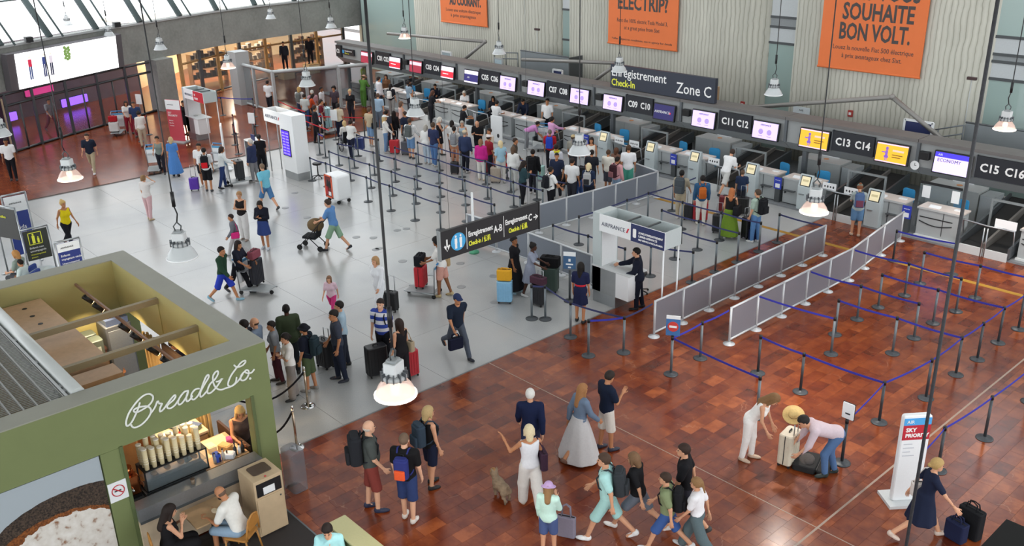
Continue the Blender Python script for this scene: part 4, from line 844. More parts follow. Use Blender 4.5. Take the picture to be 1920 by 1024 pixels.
# ------------------------------------------------------------------ glass vestibule
t = thing('glass_vestibule', 'grey framed glass vestibule behind the red belts', 'vestibule')
VP = [(-49.4, 23.9), (-47.2, 23.85), (-45.0, 23.8), (-44.4, 25.4), (-43.7, 27.0), (-43.1, 28.5)]
for i, (x, y) in enumerate(VP):
    MB().box(x - .07, x + .07, y - .07, y + .07, 0, 2.25).build('post', LGREY, t)
    if i:
        a, b = VP[i - 1]
        for z in (.08, 2.2): MB().cyl((a, b, z), (x, y, z), .06 if z < 1 else .1, n=4).build('rail', LGREY, t)
        band([(a, b), (x, y)], .012, .14, 2.1).build('pane', GLASSD if i > 2 else GLASS, t)
MB().box(-49.3, -48.4, 23.5, 24.3, 0, 2.9).build('door_column', LGREY, t)
# ------------------------------------------------------------------ people: bodies grown from smooth distance fields
def surf(f, lo, hi, h):
    """surface nets: (verts, quads) of f = 0"""
    lo = np.array(lo, float); nb = np.ceil(((np.array(hi) - lo) / h + 1) / 4).astype(int); n = nb * 4
    bi = np.stack(np.meshgrid(*[np.arange(k) for k in nb], indexing='ij'), -1).reshape(-1, 3)
    dc = f(lo + (bi * 4 + 1.5) * h); near = np.abs(dc) < 4.2 * h + .012
    V = np.repeat(np.repeat(np.repeat(dc.reshape(nb), 4, 0), 4, 1), 4, 2)
    off = np.stack(np.meshgrid(*[np.arange(4)] * 3, indexing='ij'), -1).reshape(-1, 3)
    ii = (bi[near][:, None, :] * 4 + off[None]).reshape(-1, 3)
    V[tuple(ii.T)] = f(lo + ii * h); S = V < 0      # far blocks keep their centre value
    c = np.zeros(n - 1, int); pos = np.zeros((*(n - 1), 3)); cnt = np.zeros(n - 1)
    for dx in (0, 1):
        for dy in (0, 1):
            for dz in (0, 1): c += S[dx:n[0] - 1 + dx, dy:n[1] - 1 + dy, dz:n[2] - 1 + dz]
    act = (c > 0) & (c < 8)
    def sl(d): return tuple(slice(d[i], n[i] - 1 + d[i]) for i in range(3))
    for a in range(3):
        for u in (0, 1):
            for v in (0, 1):
                d0 = [0, 0, 0]; o = [i for i in range(3) if i != a]; d0[o[0]] = u; d0[o[1]] = v; d1 = list(d0); d1[a] = 1
                A, B = V[sl(d0)], V[sl(d1)]; x = (A < 0) != (B < 0)
                with np.errstate(all='ignore'): t = np.where(x, A / (A - B), 0)
                w_ = x.astype(float); cnt += w_
                pos[..., a] += t * w_; pos[..., o[0]] += u * w_; pos[..., o[1]] += v * w_
    idx = np.full(n - 1, -1); idx[act] = np.arange(act.sum())
    I = np.argwhere(act); vs = lo + (I + pos[act] / np.maximum(cnt[act], 1)[:, None]) * h
    qs = []
    for a in range(3):
        o = [i for i in range(3) if i != a]
        s0 = [slice(None)] * 3; s1 = [slice(None)] * 3; s0[a] = slice(0, n[a] - 1); s1[a] = slice(1, n[a])
        for ax_ in o: s0[ax_] = slice(1, n[ax_] - 1); s1[ax_] = slice(1, n[ax_] - 1)
        A, B = S[tuple(s0)], S[tuple(s1)]
        E_ = np.argwhere(A != B)
        if len(E_) == 0: continue
        inside = A[tuple(E_.T)]; g = E_.copy()
        for ax_ in o: g[:, ax_] += 1
        def at(du, dv):
            q = g.copy(); q[:, o[0]] += du; q[:, o[1]] += dv; return idx[tuple(q.T)]
        q = np.stack([at(-1, -1), at(0, -1), at(0, 0), at(-1, 0)], 1)
        fl = inside if a != 1 else ~inside
        q[~fl] = q[~fl][:, ::-1]; qs.append(q)
    return vs, np.concatenate(qs)
def cap(P, a, b, r1, r2):
    a = np.asarray(a, float); d = np.asarray(b, float) - a; t = np.clip(((P - a) @ d) / max(d @ d, 1e-9), 0, 1)
    return np.linalg.norm(P - a - t[:, None] * d, axis=1) - (r1 + (r2 - r1) * t)
def ell(P, c, r, R=None):
    q = P - np.asarray(c, float)
    if R is not None: q = q @ R
    r = np.asarray(r, float); k0 = np.linalg.norm(q / r, axis=1); k1 = np.linalg.norm(q / r ** 2, axis=1)
    return k0 * (k0 - 1) / np.maximum(k1, 1e-9)
def smin(ds, k):
    d = ds[0]
    for e in ds[1:]:
        h = np.clip(.5 + .5 * (e - d) / k, 0, 1); d = e + (d - e) * h - k * h * (1 - h)
    return d
def rotx(a):
    c, s = math.cos(a), math.sin(a); return np.array([[1, 0, 0], [0, c, -s], [0, s, c]])
def rotz_(a):
    c, s = math.cos(a), math.sin(a); return np.array([[c, -s, 0], [s, c, 0], [0, 0, 1]])
def roty(a):
    c, s = math.cos(a), math.sin(a); return np.array([[c, 0, s], [0, 1, 0], [-s, 0, c]])
D = math.radians
POSES = {   # legs: (swing, knee) left,right ; arms: (forward, out, elbow, inward) left,right ; torso bend ; head (yaw, pitch)
    'stand': dict(l=((3, 2), (-4, 3)), a=((2, 9, 14, 0), (4, 9, 12, 0))),
    'stand2': dict(l=((-6, 2), (7, 8)), a=((-6, 12, 20, 5), (10, 8, 25, 5)), h=(20, 5)),
    'hip': dict(l=((4, 2), (-4, 3)), a=((-20, 35, 70, 60), (5, 9, 10, 0)), h=(-15, 0)),
    'walk': dict(l=((26, 8), (-22, 22)), a=((-20, 9, 18, 0), (24, 9, 25, 0)), b=5),
    'walk2': dict(l=((-20, 20), (24, 6)), a=((20, 10, 22, 0), (-22, 9, 15, 0)), b=4),
    'stride': dict(l=((34, 10), (-30, 30)), a=((-28, 12, 20, 0), (30, 12, 30, 0)), b=8),
    'phone': dict(l=((4, 3), (-5, 4)), a=((12, 8, 95, 35), (15, 8, 100, 35)), h=(0, 28)),
    'phone1': dict(l=((-4, 3), (6, 5)), a=((2, 9, 14, 0), (20, 8, 100, 30)), h=(10, 22)),
    'crossed': dict(l=((4, 2), (-4, 3)), a=((22, 10, 82, 70), (20, 10, 85, 70)), h=(10, 8)),
    'push': dict(l=((8, 4), (-10, 8)), a=((38, 8, 35, 5), (38, 8, 35, 5)), b=8),
    'pushwalk': dict(l=((24, 8), (-22, 20)), a=((40, 8, 35, 5), (40, 8, 35, 5)), b=10),
    'handle': dict(l=((3, 2), (-3, 3)), a=((2, 9, 10, 0), (24, 12, 20, 0))),
    'pull': dict(l=((24, 8), (-20, 20)), a=((20, 9, 20, 0), (-24, 14, 5, 0)), b=5),
    'lean': dict(l=((3, 2), (-8, 4)), a=((45, 12, 40, 10), (45, 12, 40, 10)), b=22, h=(0, 10)),
    'desk': dict(l=((3, 2), (-3, 3)), a=((35, 10, 60, 20), (35, 10, 55, 20)), b=10, h=(0, 15)),
    'reach': dict(l=((4, 3), (-6, 4)), a=((20, 10, 50, 15), (62, 5, 20, 0)), b=6),
    'wave': dict(l=((12, 5), (-12, 14)), a=((30, 35, 120, -10), (5, 12, 20, 0)), h=(-10, 0)),
    'headhand': dict(l=((4, 2), (-6, 4)), a=((3, 9, 12, 0), (95, 15, 125, 30)), h=(0, -12)),
    'mouthhand': dict(l=((84, 84), (84, 84)), a=((30, 12, 120, 40), (40, 10, 125, 45)), b=8, h=(0, 10), sit=1),
    'sit': dict(l=((84, 84), (84, 86)), a=((22, 10, 55, 15), (24, 10, 50, 15)), b=4, h=(0, 6), sit=1),
    'sitlean': dict(l=((80, 78), (84, 90)), a=((42, 14, 65, 30), (40, 14, 65, 30)), b=20, h=(-10, 15), sit=1),
    'sitdesk': dict(l=((84, 84), (84, 86)), a=((35, 10, 60, 15), (35, 10, 60, 15)), b=8, h=(0, 12), sit=1),
    'bend': dict(l=((10, 12), (-4, 6)), a=((78, 8, 15, 5), (70, 8, 25, 5)), b=68, h=(0, -15)),
    'bendlow': dict(l=((28, 34), (6, 22)), a=((70, 8, 20, 5), (72, 8, 15, 5)), b=76, h=(0, -5)),
    'stoop': dict(l=((6, 6), (-4, 4)), a=((40, 8, 20, 8), (38, 8, 25, 5)), b=34, h=(10, 15)),
    'lunge': dict(l=((30, 20), (-26, 10)), a=((50, 10, 60, 10), (30, 10, 80, 10)), b=26, h=(30, 0)),
    'holdbag': dict(l=((3, 2), (-4, 3)), a=((10, 14, 60, 10), (5, 9, 15, 0))),
    'drag': dict(l=((30, 8), (-26, 24)), a=((-20, 20, 8, 0), (42, 30, 8, -10)), b=8),
}
SEATH = 0.90
def skeleton(pose, fem=0.0):
    q = POSES[pose]; J = {}; sw = .185 - .018 * fem; hw = .088 + .006 * fem
    hz = .92
    for s, nm, (a, k) in ((-1, 'L', q['l'][0]), (1, 'R', q['l'][1])):
        hip = np.array([s * hw, 0, hz]); A = D(a); spread = s * .02
        kn = hip + .43 * np.array([spread, math.sin(A), -math.cos(A)]); B = A - D(k)
        an = kn + .41 * np.array([spread * .3, math.sin(B), -math.cos(B)]); J['hip' + nm], J['kn' + nm], J['an' + nm] = hip, kn, an
        J['ft' + nm] = max(-.55, min(.6, B * (.8 if B < 0 else .3)))
    b = D(q.get('b', 0)); R = rotx(-b); piv = np.array([0, 0, .95])
    up = lambda p: piv + R @ (np.asarray(p, float) - piv)
    J['R'] = R; J['up'] = up; J['bend'] = b
    for s, nm, (f, o, e, i) in ((-1, 'L', q['a'][0]), (1, 'R', q['a'][1])):
        sh = np.array([s * sw, -.005, 1.405]); F, O, Eb, In = D(f), D(o), D(f + e), D(i)
        d = np.array([s * math.sin(O), math.sin(F) * math.cos(O), -math.cos(F) * math.cos(O)])
        d2 = np.array([-s * math.sin(In) + s * math.sin(O) * .3, math.sin(Eb) * math.cos(In), -math.cos(Eb) * math.cos(In)]); d2 /= np.linalg.norm(d2)
        el = sh + .285 * d; wr = el + .255 * d2; RT = R if b < .6 else np.eye(3) * 1.0
        # bent figures let the arms hang in world space
        if b < .6: J['sh' + nm], J['el' + nm], J['wr' + nm], J['hd' + nm] = up(sh), up(el), up(wr), R @ d2
        else:
            S0 = up(sh); F2, E2 = D(f - 50), D(f - 50 + e); d = np.array([s * math.sin(O), math.sin(F2) * math.cos(O), -math.cos(F2) * math.cos(O)]); d2 = np.array([-s * math.sin(In), math.sin(E2), -math.cos(E2)]); d2 /= np.linalg.norm(d2)
            J['sh' + nm], J['el' + nm], J['wr' + nm], J['hd' + nm] = S0, S0 + .285 * d, S0 + .54 * d * .53 + .255 * d2, d2
    J['neck'] = up((0, -.005, 1.46)); hy, hp = q.get('h', (0, 0)); J['headR'] = R @ rotz_(D(hy)) @ rotx(-D(hp)) if b < .6 else rotx(-b * .55) @ rotz_(D(hy)) @ rotx(-D(hp))
    J['head0'] = up((0, 0, 1.50)); J['head'] = J['head0'] + J['headR'] @ np.array([0, .018, .125])
    J['low'] = min(J['anL'][2], J['anR'][2]) - .075
    J['fem'] = fem; J['sit'] = q.get('sit', 0)
    return J
def torso(P, J, g, belly):
    f = J['fem']; up, R = J['up'], J['R']
    return [ell(P, up((0, 0, 1.29)), (.168 - .016 * f + g, .108 + belly * .3 + g, .20 + g), R), ell(P, up((0, .005 + belly * .5, 1.10)), (.142 - .012 * f + g + belly, .098 + belly + g, .17 + g), R), ell(P, up((0, -.005, .95)) * np.array([1, 1, 1]), (.160 + .012 * f + g, .112 + g, .14 + g), R)] + \
        [cap(P, up((s * (.125 - .015 * f), -.008, 1.40)), J['sh' + n], .062 + g, .056 - .006 * f + g) for s, n in ((-1, 'L'), (1, 'R'))] + \
        ([ell(P, up((s * .075, .085, 1.27)), (.062 + g, .058 + g, .062 + g), R) for s in (-1, 1)] if f > .5 else [])
def legs(P, J, g, to=1.0, flare=0.0):
    out = []
    for n in 'LR':
        h, k, a = J['hip' + n], J['kn' + n], J['an' + n]
        out.append(cap(P, h + np.array([0, 0, -.02]), k, .088 + .006 * J['fem'] + g, .058 + g + flare))
        if to > .5: e = k + (a - k) * min(1, (to - .5) * 2); out.append(cap(P, k, e, .056 + g + flare, .040 + g + flare + (1 - to) * .02))
    return out
def arms(P, J, g, to=1.0):
    out = []
    for n in 'LR':
        s, e, w_ = J['sh' + n], J['el' + n], J['wr' + n]; m_ = 1 - .12 * J['fem']
        t = min(1, to * 2); out.append(cap(P, s, s + (e - s) * t, (.054) * m_ + g, (.054 - .014 * t) * m_ + g))
        if to > .5: t = (to - .5) * 2; out.append(cap(P, e, e + (w_ - e) * t, .040 * m_ + g, (.040 - .014 * t) * m_ + g))
    return out
def bounds(J, pad=.14):
    pts = np.array([J[k] for k in J if isinstance(J[k], np.ndarray) and J[k].shape == (3,)]); return pts.min(0) - pad, pts.max(0) + pad
_CACHE = {}
def to_mesh(name, parts):
    """parts: list of (verts, quads, slot)"""
    vs, fs, sl, o = [], [], [], 0
    for v, q, s in parts: vs.append(v); fs.append(q + o); sl += [s] * len(q); o += len(v)
    vs, fs = np.concatenate(vs), np.concatenate(fs); me = bpy.data.meshes.new(name)
    me.vertices.add(len(vs)); me.vertices.foreach_set('co', vs.astype(np.float32).ravel())
    me.loops.add(fs.size); me.loops.foreach_set('vertex_index', fs.astype(np.int32).ravel())
    me.polygons.add(len(fs)); me.polygons.foreach_set('loop_start', np.arange(0, fs.size, 4, dtype=np.int32)); me.polygons.foreach_set('loop_total', np.full(len(fs), 4, np.int32))
    me.polygons.foreach_set('material_index', np.array(sl, np.int32)); me.polygons.foreach_set('use_smooth', np.ones(len(fs), bool)); me.update(calc_edges=True)
    for _ in range(max(sl) + 1): me.materials.append(None)
    return me
def headfield(P, J):
    q = (P - J['head']) @ J['headR']
    d = smin([ell(q, (0, -.012, .022), (.077, .098, .098)), ell(q, (0, .030, -.050), (.056, .062, .062)), cap(q, (0, .075, -.078), (0, .060, -.085), .024, .03)], .03)
    for s in (-1, 1):
        d = np.maximum(d, -ell(q, (s * .033, .098, .008), (.021, .018, .014))); d = smin([d, ell(q, (s * .079, -.005, -.008), (.012, .024, .032))], .008)
    d = smin([d, cap(q, (0, .088, .012), (0, .108, -.026), .009, .014)], .012)
    d = smin([d, ell(q, (0, .088, -.055), (.026, .012, .010))], .008)
    return smin([d, cap(P, J['neck'] - np.array([0, 0, .03]), J['head'] + J['headR'] @ np.array([0, -.02, -.07]), .058 - .008 * J['fem'], .052 - .008 * J['fem'])], .02)
def handmesh(J, n, h):
    w_, d = J['wr' + n], J['hd' + n]; s = -1 if n == 'L' else 1
    z = -d; x = np.cross(np.array([0, 1., 0]) if abs(d[1]) < .9 else np.array([0, 0, 1.]), z); x /= np.linalg.norm(x); y = np.cross(z, x); M = np.stack([x, y, z], 1)
    # local: fingers point to -z, palm thin along x, thumb towards +y
    def f(P):
        q = (P - w_) @ M; ds = [ell(q, (0, .002, -.052), (.017, .042, .056)), cap(q, (0, 0, .03), (0, 0, -.02), .027, .024)]
        d_ = smin(ds, .015)
        fing = []
        for i, (yy, L) in enumerate(((.031, .070), (.010, .080), (-.011, .074), (-.031, .058))):
            b0 = np.array([0, yy, -.092]); k = b0 + np.array([-s * .010, yy * .06, -L * .5]); e = k + np.array([-s * .024, 0, -L * .42]); fing.append(np.minimum(cap(q, b0, k, .0098, .009), cap(q, k, e, .009, .007)))
        d_ = smin([d_, np.minimum.reduce(fing)], .006)
        th = np.minimum(cap(q, (0, .030, -.035), (-s * .012, .060, -.070), .013, .0105), cap(q, (-s * .012, .060, -.070), (-s * .024, .066, -.098), .0105, .008))
        return smin([d_, th], .006)
    c = w_ + d * .08; return surf(f, c - .13, c + .13, h)
def body_mesh(pose, fem, lod, belly):
    key = ('body', pose, fem, lod, belly)
    if key in _CACHE: return _CACHE[key]
    J = skeleton(pose, fem); hb, hh, hn = ((.026, .0115, .0075), (.034, .0155, .0105))[lod]; lo, hi = bounds(J, .17)
    def f(P):
        t = smin(torso(P, J, 0, belly), .05); t = smin([t] + legs(P, J, 0), .025); t = smin([t] + arms(P, J, 0), .02); t = smin([t, cap(P, J['neck'] - J['R'] @ np.array([0, 0, .05]), J['head0'], .06, .052)], .03)
        for n in 'LR':
            a = J['an' + n]; th = J['ft' + n]; fw = np.array([0, math.cos(th), math.sin(th)]); t = smin([t, cap(P, a + np.array([0, -.02, -.03]), a + fw * .14 + np.array([0, 0, -.05]), .038, .028)], .02)
        return t
    hi = hi.copy(); v, q = surf(f, lo, hi, hb); parts = [(v, q, 0)]
    c = J['head']; v, q = surf(lambda P: headfield(P, J), c - np.array([.14, .16, .24]), c + np.array([.14, .16, .15]), hh); parts.append((v, q, 0))
    for n in 'LR': v, q = handmesh(J, n, hn); parts.append((v, q, 0))
    for s in (-1, 1):   # eyes
        e = MB().ell((0, 0, 0), (.0125, .010, .009), 8, 6); v = np.array(e.v) @ np.eye(3) + np.array([s * .033, .084, .008]); v = v @ J['headR'].T + J['head']
        fq = np.array([list(x) for x in e.f]); parts.append((v, fq, 1))
    me = to_mesh('body', parts); _CACHE[key] = (me, J); return _CACHE[key]
def garment(kind, pose, fem, lod, belly):
    key = (kind, pose, fem, lod, belly)
    if key in _CACHE: return _CACHE[key]
    J = skeleton(pose, fem); h = (.024, .030)[lod]; lo, hi = bounds(J, .22); up, R = J['up'], J['R']
    def tl(P): return (P - np.array([0, 0, .95])) @ R + np.array([0, 0, .95])   # torso frame
    g = .014
    if kind in ('tee', 'long', 'tank', 'jacket', 'crop'):
        to = {'tee': .36, 'long': .97, 'tank': 0, 'jacket': .97, 'crop': .36}[kind]; gg = g + (.014 if kind == 'jacket' else .008); hem = {'tee': .87, 'long': .86, 'tank': .90, 'jacket': .80, 'crop': 1.0}[kind]
        def f(P):
            t = smin(torso(P, J, gg, belly), .05)
            if kind == 'jacket': t = smin([t, cap(P, up((-.06, 0, .92)), up((.06, 0, .92)), .15, .15)], .05)
            if to: t = smin([t] + arms(P, J, gg + .004, to), .02)
            q = tl(P); hz = hem if not J['sit'] else max(hem, .90)
            t = np.maximum(t, hz - q[:, 2]); t = np.maximum(t, q[:, 2] - (1.495 if kind != 'tank' else 1.40 + np.abs(q[:, 0]) * .35))
            t = np.maximum(t, -ell(q, (0, .05, 1.50), (.062, .085, .062)))
            if kind == 'tank': t = np.maximum(t, np.abs(q[:, 0]) - .165)
            return t
    elif kind in ('trousers', 'shorts', 'wide', 'bermuda'):
        to = {'trousers': .97, 'shorts': .44, 'wide': .97, 'bermuda': .54}[kind]; fl = {'wide': .035, 'shorts': .018, 'bermuda': .02}.get(kind, 0.004)
        def f(P):
            up_ = [ell(P, up((0, -.005, .95)), (.160 + .012 * fem + g, .112 + g, .14 + g), R), ell(P, up((0, 0, 1.03)), (.146 + g, .102 + belly + g, .1 + g), R)]
            q = tl(P); ud = np.maximum(smin(up_, .03), q[:, 2] - 1.02); t = smin([ud] + legs(P, J, g, to, fl), .03)
            if to < .6:
                for n in 'LR': pass
                c = np.full(len(P), 1e9)
                for n in 'LR':
                    hp, k, a = J['hip' + n], J['kn' + n], J['an' + n]; dd = (k - hp) / np.linalg.norm(k - hp) if to <= .5 else (a - k) / np.linalg.norm(a - k); e = hp + (k - hp) * to * 2 if to <= .5 else k + (a - k) * (to - .5) * 2
                    c = np.minimum(c, np.maximum((P - e) @ dd, cap(P, hp, e, .17, .17)))
                t = np.maximum(t, np.minimum(c, up_[0] - .01))
            return t
    elif kind in ('skirt', 'maxi', 'dress', 'longdress', 'slipdress'):
        z1 = {'skirt': .52, 'maxi': .12, 'dress': .50, 'longdress': .14, 'slipdress': .55}[kind]
        def f(P):
            c = (J['anL'] + J['anR'] + J['knL'] + J['knR']) / 4; dy = c[1]; spread = abs(J['anL'][1] - J['anR'][1]) * .5
            r0, r1 = .135, {'skirt': .19, 'maxi': .27, 'dress': .20, 'longdress': .27, 'slipdress': .17}[kind] + spread * .35 * (1 if z1 < .3 else .4)
            t = np.clip((1.0 - P[:, 2]) / (1.0 - z1), 0, 1.1); rr = r0 + (r1 - r0) * t ** .8; cx = np.zeros(len(P)); cy = dy * .8 * t
            a = np.arctan2(P[:, 1] - cy, P[:, 0]); rr = rr + .010 * t * np.sin(a * 9)
            d = (np.hypot(P[:, 0] / 1.18, P[:, 1] - cy) - rr) * .8; d = np.maximum(d, z1 - P[:, 2]); d = np.maximum(d, P[:, 2] - 1.04)
            hipd = ell(P, up((0, -.005, .95)), (.172 + .012 * fem, .126, .16), R); d = smin([d, hipd], .04); 
            if J['sit']: d = smin([hipd] + legs(P, J, .03, .5, .02), .05)
            if kind in ('dress', 'longdress', 'slipdress'):
                t_ = smin(torso(P, J, g, belly), .05)
                if kind == 'dress': t_ = smin([t_] + arms(P, J, g + .004, .36), .02)
                if kind == 'longdress': t_ = smin([t_] + arms(P, J, g + .006, .40), .02)
                q = tl(P); t_ = np.maximum(t_, q[:, 2] - (1.49 if kind != 'slipdress' else 1.38 + np.abs(q[:, 0]) * .4)); t_ = np.maximum(t_, -ell(q, (0, .05, 1.50), (.068, .09, .075)))
                if kind == 'slipdress': t_ = np.maximum(t_, np.abs(q[:, 0]) - .16)
                d = smin([d, t_], .03)
            else: d = np.maximum(d, P[:, 2] - 1.05)
            return d
        lo = lo - .1; hi = hi + .1
    v, q = surf(f, lo, hi, h); me = to_mesh(kind, [(v, q, 0)]); _CACHE[key] = me; return me
def shoe_mesh(pose, fem, n, lod):
    key = ('shoe', pose, fem, n)
    if key in _CACHE: return _CACHE[key]
    J = skeleton(pose, fem); a = J['an' + n]; th = J['ft' + n]; Rf = rotx(th) @ rotz_(-.12 if n == 'R' else .12)
    def f(P):
        q = (P - a) @ Rf; d = smin([ell(q, (0, -.012, -.036), (.042, .060, .055)), ell(q, (0, .085, -.050), (.047, .115, .040)), cap(q, (0, -.01, .0), (0, -.01, -.02), .046, .046)], .03)
        return np.maximum(np.maximum(d, -.078 - q[:, 2]), q[:, 2] - .012)
    c = a; v, q = surf(f, c - np.array([.12, .24, .26]), c + np.array([.12, .26, .16]), .015); me = to_mesh('shoe', [(v, q, 0)]); _CACHE[key] = me; return me
def hair_mesh(kind, pose, fem, lod):
    key = ('hair', kind, pose, fem, lod)
    if key in _CACHE: return _CACHE[key]
    J = skeleton(pose, fem)
    def f(P):
        q = (P - J['head']) @ J['headR']; x, y, z = q.T
        g = {'short': .012, 'crew': .007, 'fringe': .010, 'afro': .05, 'bald': .004}.get(kind, .016)
        sk = ell(q, (0, -.016, .026), (.079 + g, .101 + g, .099 + g))
        line = np.where(z > .045, y - .082 + np.maximum(0, z - .09) * 0, y - (.035 if kind in ('short', 'crew') else .05) + np.maximum(0, .045 - z) * .6)
        d = np.maximum(sk, line - np.maximum(0, z - .06) * 1.2)
        d = np.maximum(d, (-.055 if kind in ('short', 'crew', 'bun', 'pony', 'afro') else -.09) - z)
        if kind == 'bald': d = np.maximum(d, z - .01)
        if kind in ('long', 'bob', 'wavy'):
            L = {'long': -.27, 'bob': -.115, 'wavy': -.32}[kind]; b = cap(q, (0, -.055, -.02), (0, -.085, L), .085, .062 if kind != 'wavy' else .085); d = smin([d, np.maximum(b, -ell(q, (0, .04, -.08), (.072, .10, .14)))], .03)
            for s in (-1, 1): d = smin([d, cap(q, (s * .078, .01, .02), (s * .088, .0, L * .75), .026, .020)], .02)
        if kind == 'bun': d = smin([d, ell(q, (0, -.075, .115), (.045, .045, .042))], .015)
        if kind == 'lowbun': d = smin([d, ell(q, (0, -.125, -.02), (.042, .04, .04))], .015)
        if kind == 'pony': d = smin([d, cap(q, (0, -.115, .05), (0, -.165, -.16), .032, .016)], .02)
        return d
    c = J['head']; v, q = surf(f, c - np.array([.22, .30, .50]), c + np.array([.22, .22, .24]), (.014, .019)[lod]); me = to_mesh('hair', [(v, q, 0)]); _CACHE[key] = me; return me
def hat_mesh(kind, pose, fem):
    key = ('hat', kind, pose, fem)
    if key in _CACHE: return _CACHE[key]
    J = skeleton(pose, fem)
    def f(P):
        q = (P - J['head']) @ J['headR']; z = q[:, 2]; dome = np.maximum(ell(q, (0, -.014, .035), (.098, .118, .108)), .045 - z)
        if kind == 'cap': b = np.maximum(ell(q, (0, .10, .052), (.085, .10, .014)), -1); return np.minimum(dome, b)
        br = {'straw': .23, 'bucket': .155, 'sun': .20}[kind]; b = np.maximum(np.hypot(q[:, 0], q[:, 1] + .01) - br, np.abs(z - .048 + (np.maximum(0, np.hypot(q[:, 0], q[:, 1]) - .1) * (.5 if kind == 'bucket' else .12))) - .010)
        return np.minimum(dome, b)
    c = J['head']; v, q = surf(f, c - np.array([.26, .26, .10]), c + np.array([.26, .26, .18]), .013); me = to_mesh('hat', [(v, q, 0)]); _CACHE[key] = me; return me
SKIN = {'pale': '#d9a98c', 'fair': '#cf9a7a', 'tan': '#b9805c', 'brown': '#8a5a3c', 'dark': '#4c3024'}
def skinm(s): return mat(SKIN[s], .55, var=.04, scale=20, spec=.3)
def heading(face): return math.radians(138.1 - face) - PI / 2
PEOPLE = {}
def person(label, px, py, face=0, pose='stand', skin='fair', top=('tee', '#dddddd'), bot=('trousers', '#333344'), hair=('short', '#3a2a20'), shoes='#d8d8d6', h=1.72, fem=0, lod=1, belly=0.0, hat=None, seat=None, at=None, group=None, z=0.0, beard=None):
    """stands so that the top of the head meets the photo pixel (px, py) at height h; hat, seat, at are optional"""
    J = skeleton(pose, fem); sc_ = h / 1.755; low = J['low'] if not J['sit'] else SEATH - (seat or .46) / sc_ - .06
    topz = (J['head'] + J['headR'] @ np.array([0, 0, .12]))[2] - low
    head_xy = (J['head'] + J['headR'] @ np.array([0, 0, .12]))[:2]
    rz = heading(face)
    if at is None:
        X, Y = G(px, py, topz * sc_ + z); c, s_ = math.cos(rz), math.sin(rz)
        X -= sc_ * (head_xy[0] * c - head_xy[1] * s_); Y -= sc_ * (head_xy[0] * s_ + head_xy[1] * c)
    else: X, Y = at
    t = thing('person', label, 'person', (X, Y, z), rz, group); t.scale = (sc_,) * 3
    off = (0, 0, -low)
    me, _ = body_mesh(pose, fem, lod, belly); o = link('body', me, skinm(skin), t, off)
    o.material_slots[1].link = 'OBJECT'; o.material_slots[1].material = mat('#241c18', .3, var=0)
    for g, nm in ((top, 'top'), (bot, 'bottom')):
        if g: link({'tee': 'tee_shirt', 'long': 'long_sleeved_top', 'tank': 'sleeveless_top', 'jacket': 'jacket', 'crop': 'crop_top', 'trousers': 'trousers', 'wide': 'wide_trousers', 'shorts': 'shorts', 'bermuda': 'bermuda_shorts', 'skirt': 'skirt', 'maxi': 'long_skirt', 'dress': 'dress', 'longdress': 'long_dress', 'slipdress': 'strap_dress'}[g[0]], garment(g[0], pose, fem, lod, belly), cloth(g[1]) if isinstance(g[1], str) else g[1], t, off)
    if shoes:
        for n in 'LR': link('shoe', shoe_mesh(pose, fem, n, lod), mat(shoes, .6, var=.05), t, off)
    if hair and not (hat and hair[0] in ('short', 'crew') and 0): link('hair', hair_mesh(hair[0], pose, fem, lod), mat(hair[1], .7, var=.12, scale=50, spec=.3), t, off)
    if beard:
        key = ('beard', pose, fem)
        if key not in _CACHE:
            f = lambda P: np.maximum(np.maximum(ell((P - J['head']) @ J['headR'], (0, .036, -.058), (.062, .064, .062)), ((P - J['head']) @ J['headR'])[:, 2] + .03), .0 - ((P - J['head']) @ J['headR'])[:, 1])
            v, q = surf(f, J['head'] - .16, J['head'] + .16, .013); _CACHE[key] = to_mesh('beard', [(v, q, 0)])
        link('beard', _CACHE[key], mat(beard, .8), t, off)
    if hat: link('hat', hat_mesh(hat[0], pose, fem), cloth(hat[1]), t, off)
    t['_j'] = 0; del t['_j']
    PEOPLE[label] = (t, J, low, sc_, rz, (X, Y, z)); return label
def wpoint(lb, p):
    """a point of a person's own frame (metres, z up from the floor) in the world"""
    t, J, low, s, rz, (X, Y, Z) = PEOPLE[lb]; p = np.asarray(p, float) - np.array([0, 0, low]); c, q = math.cos(rz), math.sin(rz); p = p * s
    return Vector((X + p[0] * c - p[1] * q, Y + p[0] * q + p[1] * c, Z + p[2]))
STRAPB = cloth('#22242a')
def backpack(lb, label, col, size=1.0, pocket=None, lean=None):
    """backpack worn on the back of a person, with straps over the shoulders"""
    t, J, low, s, rz, (X, Y, Z) = PEOPLE[lb]; b = J['bend']; piv = J['up']((0, -.125, 1.0))
    w_ = wpoint(lb, piv); o = thing('backpack', label, 'backpack', w_, 0); o.rotation_euler = (-b, 0, rz); o.scale = (s * size,) * 3; m_ = cloth(col)
    MB().rbox(-.155, .155, -.20, 0.0, .0, .46, .07, 4).build('bag_body', m_, o); MB().rbox(-.12, .12, -.255, -.19, .03, .25, .04).build('front_pocket', cloth(pocket or col), o); MB().rbox(-.13, .13, -.17, -.03, .43, .50, .05).build('top_flap', m_, o)
    MB().tube([(-.03, -.02, .46), (-.03, .0, .52), (.03, 0, .52), (.03, -.02, .46)], .009, 5).build('grab_loop', STRAPB, o)
    for a in (-1, 1):
        pts = [(a * .09, -.01, .44), (a * .10, .06, .505), (a * .105, .16, .47), (a * .11, .245, .33), (a * .13, .22, .17), (a * .15, .06, .06), (a * .13, -.02, .04)]
        MB().tube([(x / size, (y + (.02 if y > .2 else 0)) / size, z_ / size * 1.0) for x, y, z_ in pts], .014 / size, 5).build('strap', m_, o)
    return o
